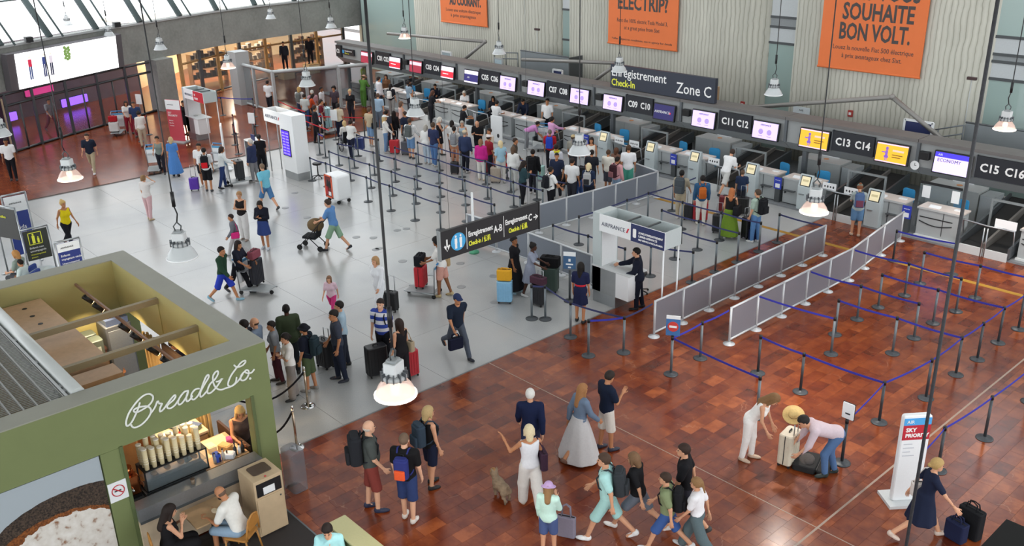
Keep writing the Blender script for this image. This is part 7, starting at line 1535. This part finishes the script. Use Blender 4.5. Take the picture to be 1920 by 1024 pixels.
# interior: fridge, silver suitcases stack, work counters
t = thing('glass_door_fridge', 'white fridge with steel top at the back of the bread kiosk', 'fridge', (-20.12, 5.66, 0)); MB().rbox(0, .6, 0, .56, 0, 2.0, .04).build('body', mat('#565c64', .4, var=.05), t); MB().box(.04, .56, .04, .52, 2.0, 2.14).build('steel_top', mat('#6a7ea8', .3, metal=.6), t); MB().box(.12, .45, .12, .45, 2.14, 2.16).build('red_tray', mat('#3a1418', .5), t); MB().box(.6, .62, .04, .52, .1, 1.9).build('door', mat('#6d7680', .4), t)
for i in range(2):
    t = thing('upright_freezer', ['grey green upright cooler beside the fridge in the kiosk, rearmost', 'grey green upright cooler beside the fridge in the kiosk, middle one', 'grey green upright cooler beside the fridge in the kiosk, foremost'][i], 'cooler', (-20.1 + i * .40, 4.92, 0), 0); MB().rbox(0, .33, 0, .62, 0, 1.85, .05).build('body', mat('#5a665f', .4, var=.05), t); MB().box(.33, .345, .08, .54, .2, 1.7).build('side_panel', mat('#b9c4bc', .4), t); MB().box(.03, .3, .05, .12, 1.85, 1.9).build('handle', DGREY, t)
t = thing('work_counter', 'pale work counter inside the bread kiosk full of goods', 'counter', (-18.75, 5.25, 0)); MB().box(0, 3.0, 0, .8, 0, .92).build('body', PLY, t); MB().box(-.02, 3.02, -.02, .82, .92, .96).build('worktop', mat('#d8bfa0', .4, var=.05), t)
t = thing('till_counter', 'pale till counter behind the kiosk opening', 'counter', (-15.35, 4.75, 0)); MB().box(0, .6, 0, 1.4, 0, .95).build('body', PLY, t); MB().box(-.02, .62, -.02, 1.42, .95, .99).build('worktop', mat('#e0c39c', .4, var=.05), t)
t = thing('folding_shutter', 'ribbed beige folding shutter at the kiosk side', 'shutter', (-18.6, 6.10, 0))
for i in range(9): MB().box(i * .09, i * .09 + .07, (i % 2) * .05, (i % 2) * .05 + .04, 0, 2.1).build('slat', mat('#a58c5c', .6, var=.06), t)
t = thing('folding_shutter', 'ribbed beige folding shutter behind the till inside the kiosk', 'shutter', (-16.75, 6.12, 0))
for i in range(10): MB().box(i * .09, i * .09 + .07, (i % 2) * .05, (i % 2) * .05 + .04, 0, 2.1).build('slat', mat('#a58c5c', .6, var=.06), t)
MB().box(-15.8, -14.5, 6.28, 6.33, 0, 1.05).build('side_panel', mat('#4a3224', .6, var=.08), kb); MB().box(-17.75, -16.8, 6.16, 6.22, 0, 2.1).build('side_door', mat('#3a2a20', .6, var=.08), kb)
for i in range(14):
    c = ['#e8c9a0', '#6a3a24', '#d8d2c8', '#b8862e', '#3c4a66', '#c65a3a', '#f0e6d2'][i % 7]; x, y = -15.32 + (i % 2) * .2, 4.82 + (i // 2) * .085
    t = thing('jar', ['pale', 'brown', 'white', 'amber', 'slate', 'rust', 'cream'][i % 7] + ' jar in the %s line of the till worktop' % ['rear', 'front'][i % 2], 'jar', (x, y, .99), 0, 'jars on the kiosk till worktop'); hh = .07 + .05 * ((i * 5) % 3); MB().lathe([(.032, 0), (.036, hh * .8), (.03, hh)], n=12).build('glass', mat(c, .35, var=.05), t); MB().lathe([(.033, hh), (.033, hh + .015)], n=12).build('lid', mat('#c9a24a' if i % 3 else '#26221e', .4, metal=.4), t)
def monitor(x, y, z, rz, label, c='#d2c2b2'):
    t = thing('till_monitor', label, 'monitor', (x, y, z), rz); MB().rbox(-.1, .1, -.08, .08, 0, .015, .02).build('foot', BLACK, t); MB().cyl((0, 0, .01), (0, .02, .16), .02, n=8).build('stand', BLACK, t)
    M = Matrix.Translation((0, .02, .26)) @ Matrix.Rotation(math.radians(-22), 4, 'X'); MB().box(-.19, .19, -.015, .015, -.13, .13, M=M).build('casing', BLACK, t); MB().box(-.175, .175, -.018, -.015, -.115, .115, M=M).build('screen', mat(c, .4, var=0, emit=.4), t); return t
monitor(-14.98, 5.3, .99, PI / 2 + .5, 'till monitor with pale screen behind the kiosk opening'); monitor(-15.95, 5.6, .96, PI / 2 - .9, 'grey tablet monitor on the work counter of the kiosk', '#9aa09a')
GOOD = ['#efe6d8', '#8a4a2a', '#c98a4a', '#5a6a8a', '#d8cfc4', '#33302e', '#b83a3a', '#e8dcc0', '#6a7a5a']
gl_ = ['white', 'brown', 'caramel', 'blue grey', 'pale', 'black', 'red', 'cream', 'green']
rg = random.Random(11)
for i in range(18):
    x, y = -18.55 + (i % 6) * .52 + .1 * (i // 6 % 2), 5.37 + (i // 6) * .26; c = i % 9; t = thing('food_box', '%s food box, %s from the back in the %s line of the kiosk counter' % (gl_[c], ORD[i % 6], ['inner', 'middle', 'outer'][i // 6]), 'box', (x, y, .96), rg.random(), 'goods on the kiosk work counter'); hh = .06 + .12 * rg.random(); MB().rbox(-.11, .11, -.09, .09, 0, hh, .02).build('box_body', mat(GOOD[c], .6, var=.06), t); MB().box(-.115, .115, -.095, .095, hh, hh + .012).build('lid', mat(GOOD[(c + 4) % 9], .6), t)
# glass display with columns of paper cups on top of it
t = thing('glass_display', 'dark framed glass display case below the paper cups', 'display case', (-14.82, 4.35, .99)); fr = MB()
for a in (0, 1.12):
    for b in (0, .36): fr.box(b - .012, b + .012, a - .012, a + .012, 0, .42)
for z in (0, .40): fr.box(-.012, .372, -.012, 1.132, z, z + .025)
fr.build('frame', BLACK, t); MB().box(.372, .378, .01, 1.11, .03, .40).build('front_pane', GLASS, t); MB().box(.02, .36, .01, 1.11, .19, .2).build('shelf', GLASS, t)
for i in range(4): MB().ell((.2, .2 + i * .25, .25), (.09, .06, .04), 10, 6).build('pastry', mat('#b8803c', .7, var=.15), t)
tb_ = thing('display_counter', 'steel counter under the glass display in the kiosk', 'counter', (-14.85, 4.3, 0)); MB().box(0, .42, 0, 1.2, 0.05, .97).build('body', STEEL, tb_); MB().box(0, .42, 0, 1.2, .97, .99).build('top', DSTEEL, tb_)
CUP = mat('#e4d3a8', .6, var=.05, scale=10); CUPT = mat('#f4ead6', .5, var=.02)
n = 0
for r_ in range(3):
    for i in range(8):
        hgt = .34 + .10 * ((i * 3 + r_ * 5) % 4) / 3 + (.05 if r_ == 0 else 0); y = 4.42 + i * .135; x = -14.74 + r_ * .12
        t = thing('cup_stack', 'paper cup stack, %s from the olive middle post in the %s row on the display' % (ORD[i], ['rear', 'middle', 'front'][r_]), 'cup stack', (x, y, 1.415), 0, 'paper cup stacks on the display case'); prof = [(.036, 0)]
        m_ = MB(); m_.lathe([(.038, 0), (.047, hgt * .5), (.047, hgt)], n=12); m_.build('cups', CUP, t); MB().lathe([(.05, hgt - .01), (.05, hgt + .008), (.04, hgt + .01)], n=12).build('top_rim', CUPT, t)
        k2 = MB()
        for z in (.12, .17, .22): k2.lathe([(.0465, z), (.049, z + .006), (.0465, z + .012)], n=10)
        k2.build('cup_rims', CUPT, t)
# bottles, boxes and dispensers on the open end of the sill
for i, (yy, c, hgt) in enumerate(((5.62, '#8a8d92', .2), (5.70, '#2a2420', .16), (5.78, '#b9b4ac', .22), (5.86, '#6a4a3a', .14), (6.02, '#22262e', .24), (6.10, '#e6e6e6', .18), (6.17, '#26282c', .22))):
    t = thing('bottle', '%s bottle on the kiosk till counter counted from the display case' % ORD[i], 'bottle', (XF - .40, yy, .99), 0, 'bottles on the kiosk till counter'); MB().lathe([(.032, 0), (.034, hgt * .6), (.014, hgt * .78), (.014, hgt)], n=12).build('body', mat(c, .35, var=.04), t); MB().lathe([(.017, hgt), (.017, hgt + .02)], n=10).build('cap', BLACK, t)
for i, (x, y, c, w_, h_) in enumerate(((-14.95, 5.75, '#e9d9b4', .22, .12), (-14.75, 5.95, '#c9a46a', .24, .14), (-14.5, 5.9, '#dcdfe6', .2, .1), (-15.0, 6.15, '#b04a8a', .12, .08), (-14.55, 5.68, '#2d4aa8', .1, .16), (-15.25, 5.5, '#e8b070', .3, .08))):
    t = thing('counter_box', ['cream', 'cardboard', 'white', 'magenta', 'blue', 'orange'][i] + ' box on the till end of the kiosk counter', 'box', (x, y, .99), i * .4, 'boxes at the kiosk till'); MB().rbox(-w_ / 2, w_ / 2, -.08, .08, 0, h_, .015).build('box_body', mat(c, .6, var=.05), t); MB().box(-w_ / 2 + .02, w_ / 2 - .02, -.06, .06, h_, h_ + .008).build('lid', mat(c, .5), t)
tag(MB().box(-15.4, -14.4, 5.4, 6.25, .93, .988).build('till_top', PLY, kb), None)
MB().box(-15.35, -14.45, 5.45, 6.2, 0.05, .93).build('till_body', PLYD, kb)
t = thing('coffee_machine', 'copper coffee machine beside the olive middle post', 'coffee machine', (-14.95, 4.02, .95)); MB().rbox(0, .42, 0, .26, .05, .40, .05).build('body', mat('#b4683c', .2, metal=.9, var=.05), t); MB().cyl((.2, .13, .4), (.2, .13, .52), .09, n=16).build('dome', mat('#c27a4a', .15, metal=.95, var=.03), t); MB().box(.02, .44, .02, .24, 0, .05).build('drip_tray', BLACK, t); MB().cyl((.43, .1, .22), (.50, .1, .18), .02, n=8).build('spout', CHROME, t)
MB().box(-15.0, -14.45, 3.98, 4.28, .05, .95).build('machine_shelf', DGREY, kb)
# poster of a sugared bun in a dark basket
def bun_poster():
    m, nt, b = nodes('printed_bun_poster'); tc = nt.nodes.new('ShaderNodeTexCoord'); sp = nt.nodes.new('ShaderNodeSeparateXYZ'); nt.links.new(tc.outputs['Object'], sp.inputs[0])
    def math_(op, a, b_=None, c=None):
        n_ = nt.nodes.new('ShaderNodeMath'); n_.operation = op
        for i, v in enumerate((a, b_, c)):
            if v is None: continue
            if isinstance(v, (int, float)): n_.inputs[i].default_value = v
            else: nt.links.new(v, n_.inputs[i])
        return n_.outputs[0]
    nz = N(nt, 'TexNoise', Scale=7.0, Detail=8.0); nt.links.new(tc.outputs['Object'], nz.inputs['Vector']); nf = N(nt, 'TexNoise', Scale=38.0, Detail=5.0); nt.links.new(tc.outputs['Object'], nf.inputs['Vector'])
    y, z = sp.outputs[1], sp.outputs[2]
    def blob(cy, cz, ry, rz, wob=.25):
        dy = math_('DIVIDE', math_('SUBTRACT', y, cy), ry); dz = math_('DIVIDE', math_('SUBTRACT', z, cz), rz)
        r = math_('SQRT', math_('ADD', math_('MULTIPLY', dy, dy), math_('MULTIPLY', dz, dz))); return math_('LESS_THAN', math_('ADD', r, math_('MULTIPLY', nz.outputs['Fac'], wob)), 1.0 + wob * .5)
    bg = ramp(nt, z, [(0.0, '#8a949a'), (1.0, '#a7b0b6')]); bask = ramp(nt, nf.outputs['Fac'], [(.35, '#1d1816'), (.65, '#57483c')]); crust = ramp(nt, nf.outputs['Fac'], [(.3, '#4a2412'), (.7, '#9a5c2c')]); sug = ramp(nt, nz.outputs['Fac'], [(.3, '#8a5a36'), (.42, '#d6cec4'), (.8, '#ece8e2')])
    col = bg.outputs[0]
    for mask, c in ((blob(1.3, .78, 1.25, .62, .05), bask.outputs[0]), (blob(1.05, .34, 1.15, .72, .1), crust.outputs[0]), (blob(1.15, .36, .98, .62, .3), sug.outputs[0])):
        mx = nt.nodes.new('ShaderNodeMix'); mx.data_type = 'RGBA'; nt.links.new(mask, mx.inputs[0]); nt.links.new(col, mx.inputs[6]); nt.links.new(c, mx.inputs[7]); col = mx.outputs[2]
    nt.links.new(col, b.inputs['Base Color']); b.inputs['Roughness'].default_value = .45; return m
t = thing('food_poster', 'large printed poster of a sugared bun below the kiosk fascia', 'poster', (XF - .03, 1.72, .45)); MB().box(-.02, .01, 0, 1.88, 0, 1.79).build('print', bun_poster(), t); MB().box(-.05, -.02, -.01, 1.89, -.01, 1.8).build('backing', DGREY, t)
t = thing('no_smoking_sign', 'white no smoking sign on the olive middle post', 'sign', (XF + .02, 3.62, 1.33)); MB().box(0, .012, 0, .30, 0, .36).build('plate', WHITE, t)
MB().tube([(.014, .15 + .10 * math.cos(2 * PI * i / 28), .19 + .10 * math.sin(2 * PI * i / 28)) for i in range(29)], .009, 6).build('red_ring', mat('#b8303a', .5, var=0), t)
MB().box(.012, .017, -.1, .1, -.01, .01, M=Matrix.Translation((0, .15, .19)) @ Matrix.Rotation(math.radians(-40), 4, 'X')).build('red_bar', mat('#b8303a', .5, var=0), t); MB().box(.012, .016, .09, .2, .18, .2).build('cigarette', INKB, t)
# script lettering traced as rounded strokes on the fascia plane
def stroke(pts, org):
    P = []
    for x, y in pts: yy, zz = PX(org[0] + x / 7.314, org[1] + y / 7.314); P.append((XF + .012, yy, zz))
    out = []                                   # Catmull-Rom
    for i in range(len(P) - 1):
        p0, p1, p2, p3 = [Vector(P[max(0, min(len(P) - 1, i + k))]) for k in (-1, 0, 1, 2)]
        for s_ in range(4):
            t_ = s_ / 4; out.append(.5 * ((2 * p1) + (p2 - p0) * t_ + (2 * p0 - 5 * p1 + 4 * p2 - p3) * t_ ** 2 + (3 * p1 - p0 - 3 * p2 + p3) * t_ ** 3))
    return out + [Vector(P[-1])]
A_, B_ = (225, 670), (345, 660)
letters = [([(265, 625), (250, 680), (215, 770), (160, 880), (110, 935), (85, 930), (80, 880), (110, 780), (170, 680), (250, 580), (330, 515), (400, 500), (445, 530), (440, 590), (390, 655), (310, 710), (240, 745), (195, 745), (185, 720), (230, 690), (310, 670), (370, 670), (415, 705), (415, 765), (370, 840), (290, 920), (200, 960), (160, 945), (150, 925)], A_), ([(415, 765), (470, 690), (510, 600), (530, 630), (570, 635), (545, 690), (545, 740), (590, 710), (640, 640)], A_), ([(640, 640), (700, 560), (745, 515), (755, 540), (720, 590), (650, 650), (645, 690), (690, 695), (750, 650), (790, 590)], A_),
    ([(930, 455), (880, 470), (820, 540), (790, 610), (805, 645), (850, 620), (910, 530), (930, 460), (905, 540), (910, 600), (950, 580), (985, 530)], A_), ([(200, 500), (150, 510), (100, 570), (95, 630), (130, 650), (190, 590), (240, 480), (290, 350), (325, 310), (330, 350), (270, 450), (220, 550), (220, 610), (260, 590), (310, 530)], B_), ([(440, 405), (480, 395), (515, 365), (480, 420), (430, 490), (370, 550), (325, 565), (315, 530), (350, 440), (420, 370), (460, 300), (455, 260), (420, 280), (390, 340), (400, 430), (440, 495), (500, 515), (580, 490), (640, 470), (700, 420), (715, 350)], B_),
    ([(685, 180), (720, 205), (790, 185), (835, 140), (830, 115), (780, 140), (720, 210), (640, 320), (600, 420), (610, 465), (660, 460), (740, 390), (800, 300)], B_), ([(850, 245), (800, 290), (770, 340), (780, 385), (830, 380), (875, 320), (880, 260), (850, 245), (830, 270), (870, 290), (920, 280), (955, 240)], B_)]
LET = mat('#e6e8e2', .5, var=0)
for pts, org in letters:
    m_ = MB(); S = stroke(pts, org); m_.tube(S, .0165, 8)
    for v in (S[0], S[-1]): m_.ell(tuple(v), (.0165, .0165, .0165), 8, 6)
    m_.build('script_letter', LET, kb)
v = stroke([(903, 362), (904, 363)], B_)[0]; MB().ell(tuple(v), (.012, .024, .024), 10, 6).build('script_letter', LET, kb)
# grating roof and white cover over the closed side
t = thing('roof_grating', 'metal grating roof beside the open kiosk top', 'grating', (0, 0, 3.2)); 
for i in range(13): y = 1.0 + i * .20; MB().box(-20.5, XF - W, y - .012, y + .012, 0, .05).build('bearing_bar', mat('#9a9b98', .4, metal=.5, var=.05), t)
cb = MB()
for i in range(100): x = -20.5 + i * .06; cb.box(x - .004, x + .004, 1.0, 3.42, .025, .04)
o = cb.build('cross_wires', mat('#a2a39f', .4, metal=.5, var=.05), t); o['kind'] = 'stuff'
MB().box(-20.5, XF - W, .9, 3.45, -.55, -.5).build('tray_floor', mat('#8a6e4a', .6, var=.2, scale=1.2), t); MB().box(-20.5, XF - W, 3.40, 3.46, -.5, .05).build('side_plate', LGREY, t)
t = thing('roof_cover', 'long white curved metal cover along the open kiosk top', 'cover', (0, 3.62, 3.17)); MB().cyl((XB + W, 0, .02), (XF - W - .02, 0, .02), .12, n=18).build('curved_cover', mat('#c6cac8', .4, var=.04, scale=2), t); MB().box(XB + W, XF - W, -.16, -.06, -.12, .0).build('edge_plate', OFFW, t)
MB().tube([(-17.6, -.2, .02), (-16.6, -.24, .0), (-15.4, -.2, .02), (-14.8, -.22, .03)], .025, 6).build('conduit', LGREY, t)
for x in (-17.4, -16.2, -15.0, -14.8): MB().box(x - .06, x + .06, -.26, -.12, -.02, .06).build('clamp', GREY, t)
tag(MB().box(XB + W, XF - W - .001, 3.46, YL, 0, 3.06).build('closed_side_wall', mat('#a99b86', .6), kb), None)
# ------------------------------------------------------------------ people at the kiosk
KP = 'people in and at the bread kiosk'
person('person with long blond hair in patterned sleeveless top serving at the till', 450, 766, 150, 'desk', 'tan', ('tank', '#4a3c38'), ('trousers', '#2c2622'), ('wavy', '#c9a468'), '#222222', 1.72, 1, 0, group=KP)
person('kiosk worker bending at the counter inside', 196, 651, 95, 'lean', 'tan', ('tee', '#1d1c1e'), ('trousers', '#22222a'), ('lowbun', '#3a241c'), '#222222', 1.68, 1, 0, group=KP)
person('kiosk worker behind the coffee machine', 222, 860, 100, 'desk', 'tan', ('tee', '#2a2420'), ('trousers', '#22222a'), ('lowbun', '#4a2a20'), '#222222', 1.66, 1, 0, group=KP)
person('customer in black jumper leaning into the kiosk side', 318, 640, 285, 'stoop', 'tan', ('long', '#1f1a22'), ('trousers', '#26222c'), ('lowbun', '#2a1c18'), '#222222', 1.68, 1, 0, group=KP)
person('person in white shirt and denim shorts sitting at the kiosk table', 405, 914, 285, 'sitlean', 'tan', ('tee', '#e2e0da'), ('bermuda', '#8ea6bc'), ('bald', '#6a5446'), '#3a3a3a', 1.80, 0, 0, group=KP, beard='#1f1613')
person('person in black dress with long dark hair sitting at the kiosk table', 321, 946, 60, 'mouthhand', 'fair', ('tank', '#18171a'), ('skirt', '#18171a'), ('wavy', '#241915'), '#222222', 1.68, 1, 0, group=KP)
person('person in mint shirt sitting at the lower frame edge with a hand at the mouth', 612, 988, 175, 'mouthhand', 'fair', ('tee', '#9fd4d8'), ('trousers', '#33384a'), ('lowbun', '#1f1613'), '#333333', 1.68, 1, 0, group=KP)
def wood_chair(lb, label):
    X_, Y_, _ = PEOPLE[lb][5]; t = thing('wooden_chair', label, 'chair', (X_, Y_, 0), PEOPLE[lb][4]); m_ = mat('#b07a3a', .45, var=.08, scale=12)
    MB().rbox(-.22, .22, -.22, .22, .41, .445, .05).build('seat', m_, t)
    for a in (-1, 1):
        MB().tube([(a * .19, .18, .42), (a * .20, .21, 0)], .017, 7).build('leg', m_, t); MB().tube([(a * .18, -.19, .42), (a * .20, -.26, 0)], .017, 7).build('leg', m_, t)
    pts = [(.20 * math.cos(a), -.24 - .03 * math.sin(a), .44 + .42 * math.sin(a) ** .7 if math.sin(a) > 0 else .44) for a in [PI * i / 12 for i in range(13)]]; MB().tube(pts, .018, 7).build('back_frame', m_, t); MB().rbox(-.17, .17, -.275, -.255, .60, .84, .06, axis='y').build('backrest', m_, t); return t
wood_chair('person in white shirt and denim shorts sitting at the kiosk table', 'curved wooden chair under the person in white shirt'); wood_chair('person in black dress with long dark hair sitting at the kiosk table', 'curved wooden chair under the person in black dress'); wood_chair('person in mint shirt sitting at the lower frame edge with a hand at the mouth', 'curved wooden chair under the person in mint shirt')
tq = [G(*q, .75) for q in ((322, 985), (395, 950), (425, 985), (350, 1016))]
xs_, ys_ = [q[0] for q in tq], [q[1] for q in tq]
t = thing('cafe_table', 'rectangular wooden table between the two people seated at the kiosk', 'table', (XF + .52, 5.05, 0)); MB().rbox(-.30, .34, -.42, .42, .72, .75, .02).build('table_top', mat('#a98a66', .45, var=.08, scale=9), t); MB().cyl((0, 0, .02), (0, 0, .72), .035).build('pedestal', BLACK, t); MB().rbox(-.22, .22, -.22, .22, 0, .02, .02).build('foot', BLACK, t)
t = thing('paper_napkin', 'crumpled paper napkin on the kiosk table', 'napkin', (XF + .62, 5.08, .75)); hull(t, 'paper', mat('#d9c8ac', .8, var=.1), ((0, 0, .01), (.09, .06, .012)), ((.03, .02, .018), (.05, .04, .014)))
t = thing('paper_cup', 'brown paper cup on the grey kiosk ledge', 'cup', (XF + .04, 5.0, 1.06)); MB().lathe([(.028, 0), (.04, .1)], n=14).build('cup_wall', mat('#7a6a58', .6), t); MB().lathe([(.041, .1), (.041, .108), (.0, .106)], n=14).build('coffee', mat('#4a3424', .4), t)
# bin cupboard
t = thing('bin_cupboard', 'pale wooden waste cupboard with tray at the kiosk corner', 'cupboard', (-13.76, 5.70, 0)); BINW = mat('#c3ac8c', .5, var=.06, scale=7)
MB().box(0, .58, 0, .55, .03, 1.17).build('body', BINW, t); dr = MB().box(.58, .595, .02, .53, .06, .80).build('door', BINW, t); MB().ell((.60, .47, .72), (.012, .018, .018), 8, 6).build('knob', DGREY, dr); MB().box(.575, .59, .04, .51, .84, 1.10).build('waste_opening', BLACK, t); MB().box(.59, .596, .16, .38, .86, 1.0).build('paper_label', WHITE, t); MB().rbox(.10, .42, .10, .46, 1.17, 1.185, .05).build('tray', mat('#54453c', .4), t); MB().ell((.55, .25, 1.19), (.02, .02, .015), 8, 6).build('red_cap', mat('#b83034', .5), t)
# dark mat and low wall at the kiosk terrace
struct(MB().box(-14.0, -8, .5, 6.44, .0, .012).build('floor_terrace_mat', mat('#2a2626', .8, var=.1, scale=4))); struct(MB().box(-14.0, -8, 6.44, 6.47, 0, .016).build('trim_1', DSTEEL))
t = thing('low_partition', 'low pale green partition at the lower frame edge', 'partition', (-11.55, 6.18, 0)); MB().box(0, 3.0, .0, .30, 0.02, .92).build('body', OLIVE, t); MB().rbox(-.03, 3.03, -.03, .33, .92, .96, .02).build('cap', mat('#a5a37a', .5, var=.04), t)
# chrome posts with velvet rope
def rope_post(x, y, label):
    t = thing('rope_post', label, 'rope post', (x, y, 0), 0, 'chrome rope posts by the kiosk'); MB().lathe([(.16, 0), (.16, .02), (.12, .035), (.03, .05)], n=24).build('base', CHROME, t); MB().cyl((0, 0, .04), (0, 0, .96), .025, n=12).build('post', mat('#b9a894', .25, metal=.9), t); MB().lathe([(.03, .94), (.034, .97), (.02, 1.0), (.0, 1.01)], n=14).build('finial', CHROME, t); return t
r1 = rope_post(-16.68, 8.75, 'chrome rope post standing among the kiosk queue'); r2 = rope_post(-15.35, 7.69, 'chrome rope post at the corner of the bread kiosk')
for a, b, lb in (((-16.68, 8.75), (-17.2, 6.95), 'black velvet rope between the queue post and the kiosk side'), ((-15.35, 7.69), (-15.9, 6.85), 'black velvet rope between the corner post and the kiosk')):
    pts = [(a[0] + (b[0] - a[0]) * f, a[1] + (b[1] - a[1]) * f, .88 - 2.0 * f * (1 - f)) for f in [i / 14 for i in range(15)]]
    t = thing('velvet_rope', lb, 'rope'); MB().tube(pts, .022, 8).build('rope', cloth('#17151a'), t)
    for q in (pts[0], pts[-1]): MB().ell(q, (.03, .03, .03), 8, 6).build('hook_end', CHROME, t)
tag(MB().rbox(-.22, .22, -.16, .16, 0, .9, .08).build('clear_bin', glassm('clear_bin', '#8f929a', .45), None, (-14.1, 6.95, 0)), 'translucent grey bin beside the kiosk corner post', 'bin')
# dark balustrade close to the viewer
x, y = G(1890, 1000, 8.6); t = thing('balustrade', 'dark balustrade edge cutting the lower photo corner', 'balustrade', (-.62, 0, 0)); MB().box(0, .5, -1, 2.22, 8.2, 9.0).build('parapet', mat('#0d0f10', .6), t); MB().box(-.0, .5, -1, 2.0, -.01, 8.2).build('support_wall', CONC, t)
# ------------------------------------------------------------------ lettering becomes mesh
bpy.context.view_layer.update()
dg = bpy.context.evaluated_depsgraph_get()
for o, m, fit in TEXTS:
    me = bpy.data.meshes.new_from_object(o.evaluated_get(dg)); me.materials.clear(); me.materials.append(m)
    n = bpy.data.objects.new('lettering', me); COL.objects.link(n); n.parent = o.parent; n.location = o.location; n.rotation_euler = o.rotation_euler; n.scale = o.scale
    if fit:
        xs = [v.co.x for v in me.vertices]; n.scale = (fit / max(1e-3, max(xs) - min(xs)), 1, 1)
    cu = o.data; bpy.data.objects.remove(o); bpy.data.curves.remove(cu)
# ------------------------------------------------------------------ every root sits at the base of its thing (rebase)
for o in list(sc.objects):
    if o.type == 'EMPTY' and o.parent is None and o.children and (abs(o.location.x) < 1e-6 or abs(o.location.y) < 1e-6) and not any(abs(a) > 1e-6 for a in o.rotation_euler):
        lo, hi = np.full(3, 1e9), np.full(3, -1e9)
        for c in o.children_recursive:
            if c.type == 'MESH' and len(c.data.vertices):
                b = np.array([c.bound_box[k] for k in (0, 6)]) + np.array(c.location); lo = np.minimum(lo, b.min(0)); hi = np.maximum(hi, b.max(0))
        if lo[0] > 1e8: continue
        d = Vector(((lo[0] + hi[0]) / 2, (lo[1] + hi[1]) / 2, lo[2]))
        for c in o.children: c.location = Vector(c.location) - d
        o.location = Vector(o.location) + d
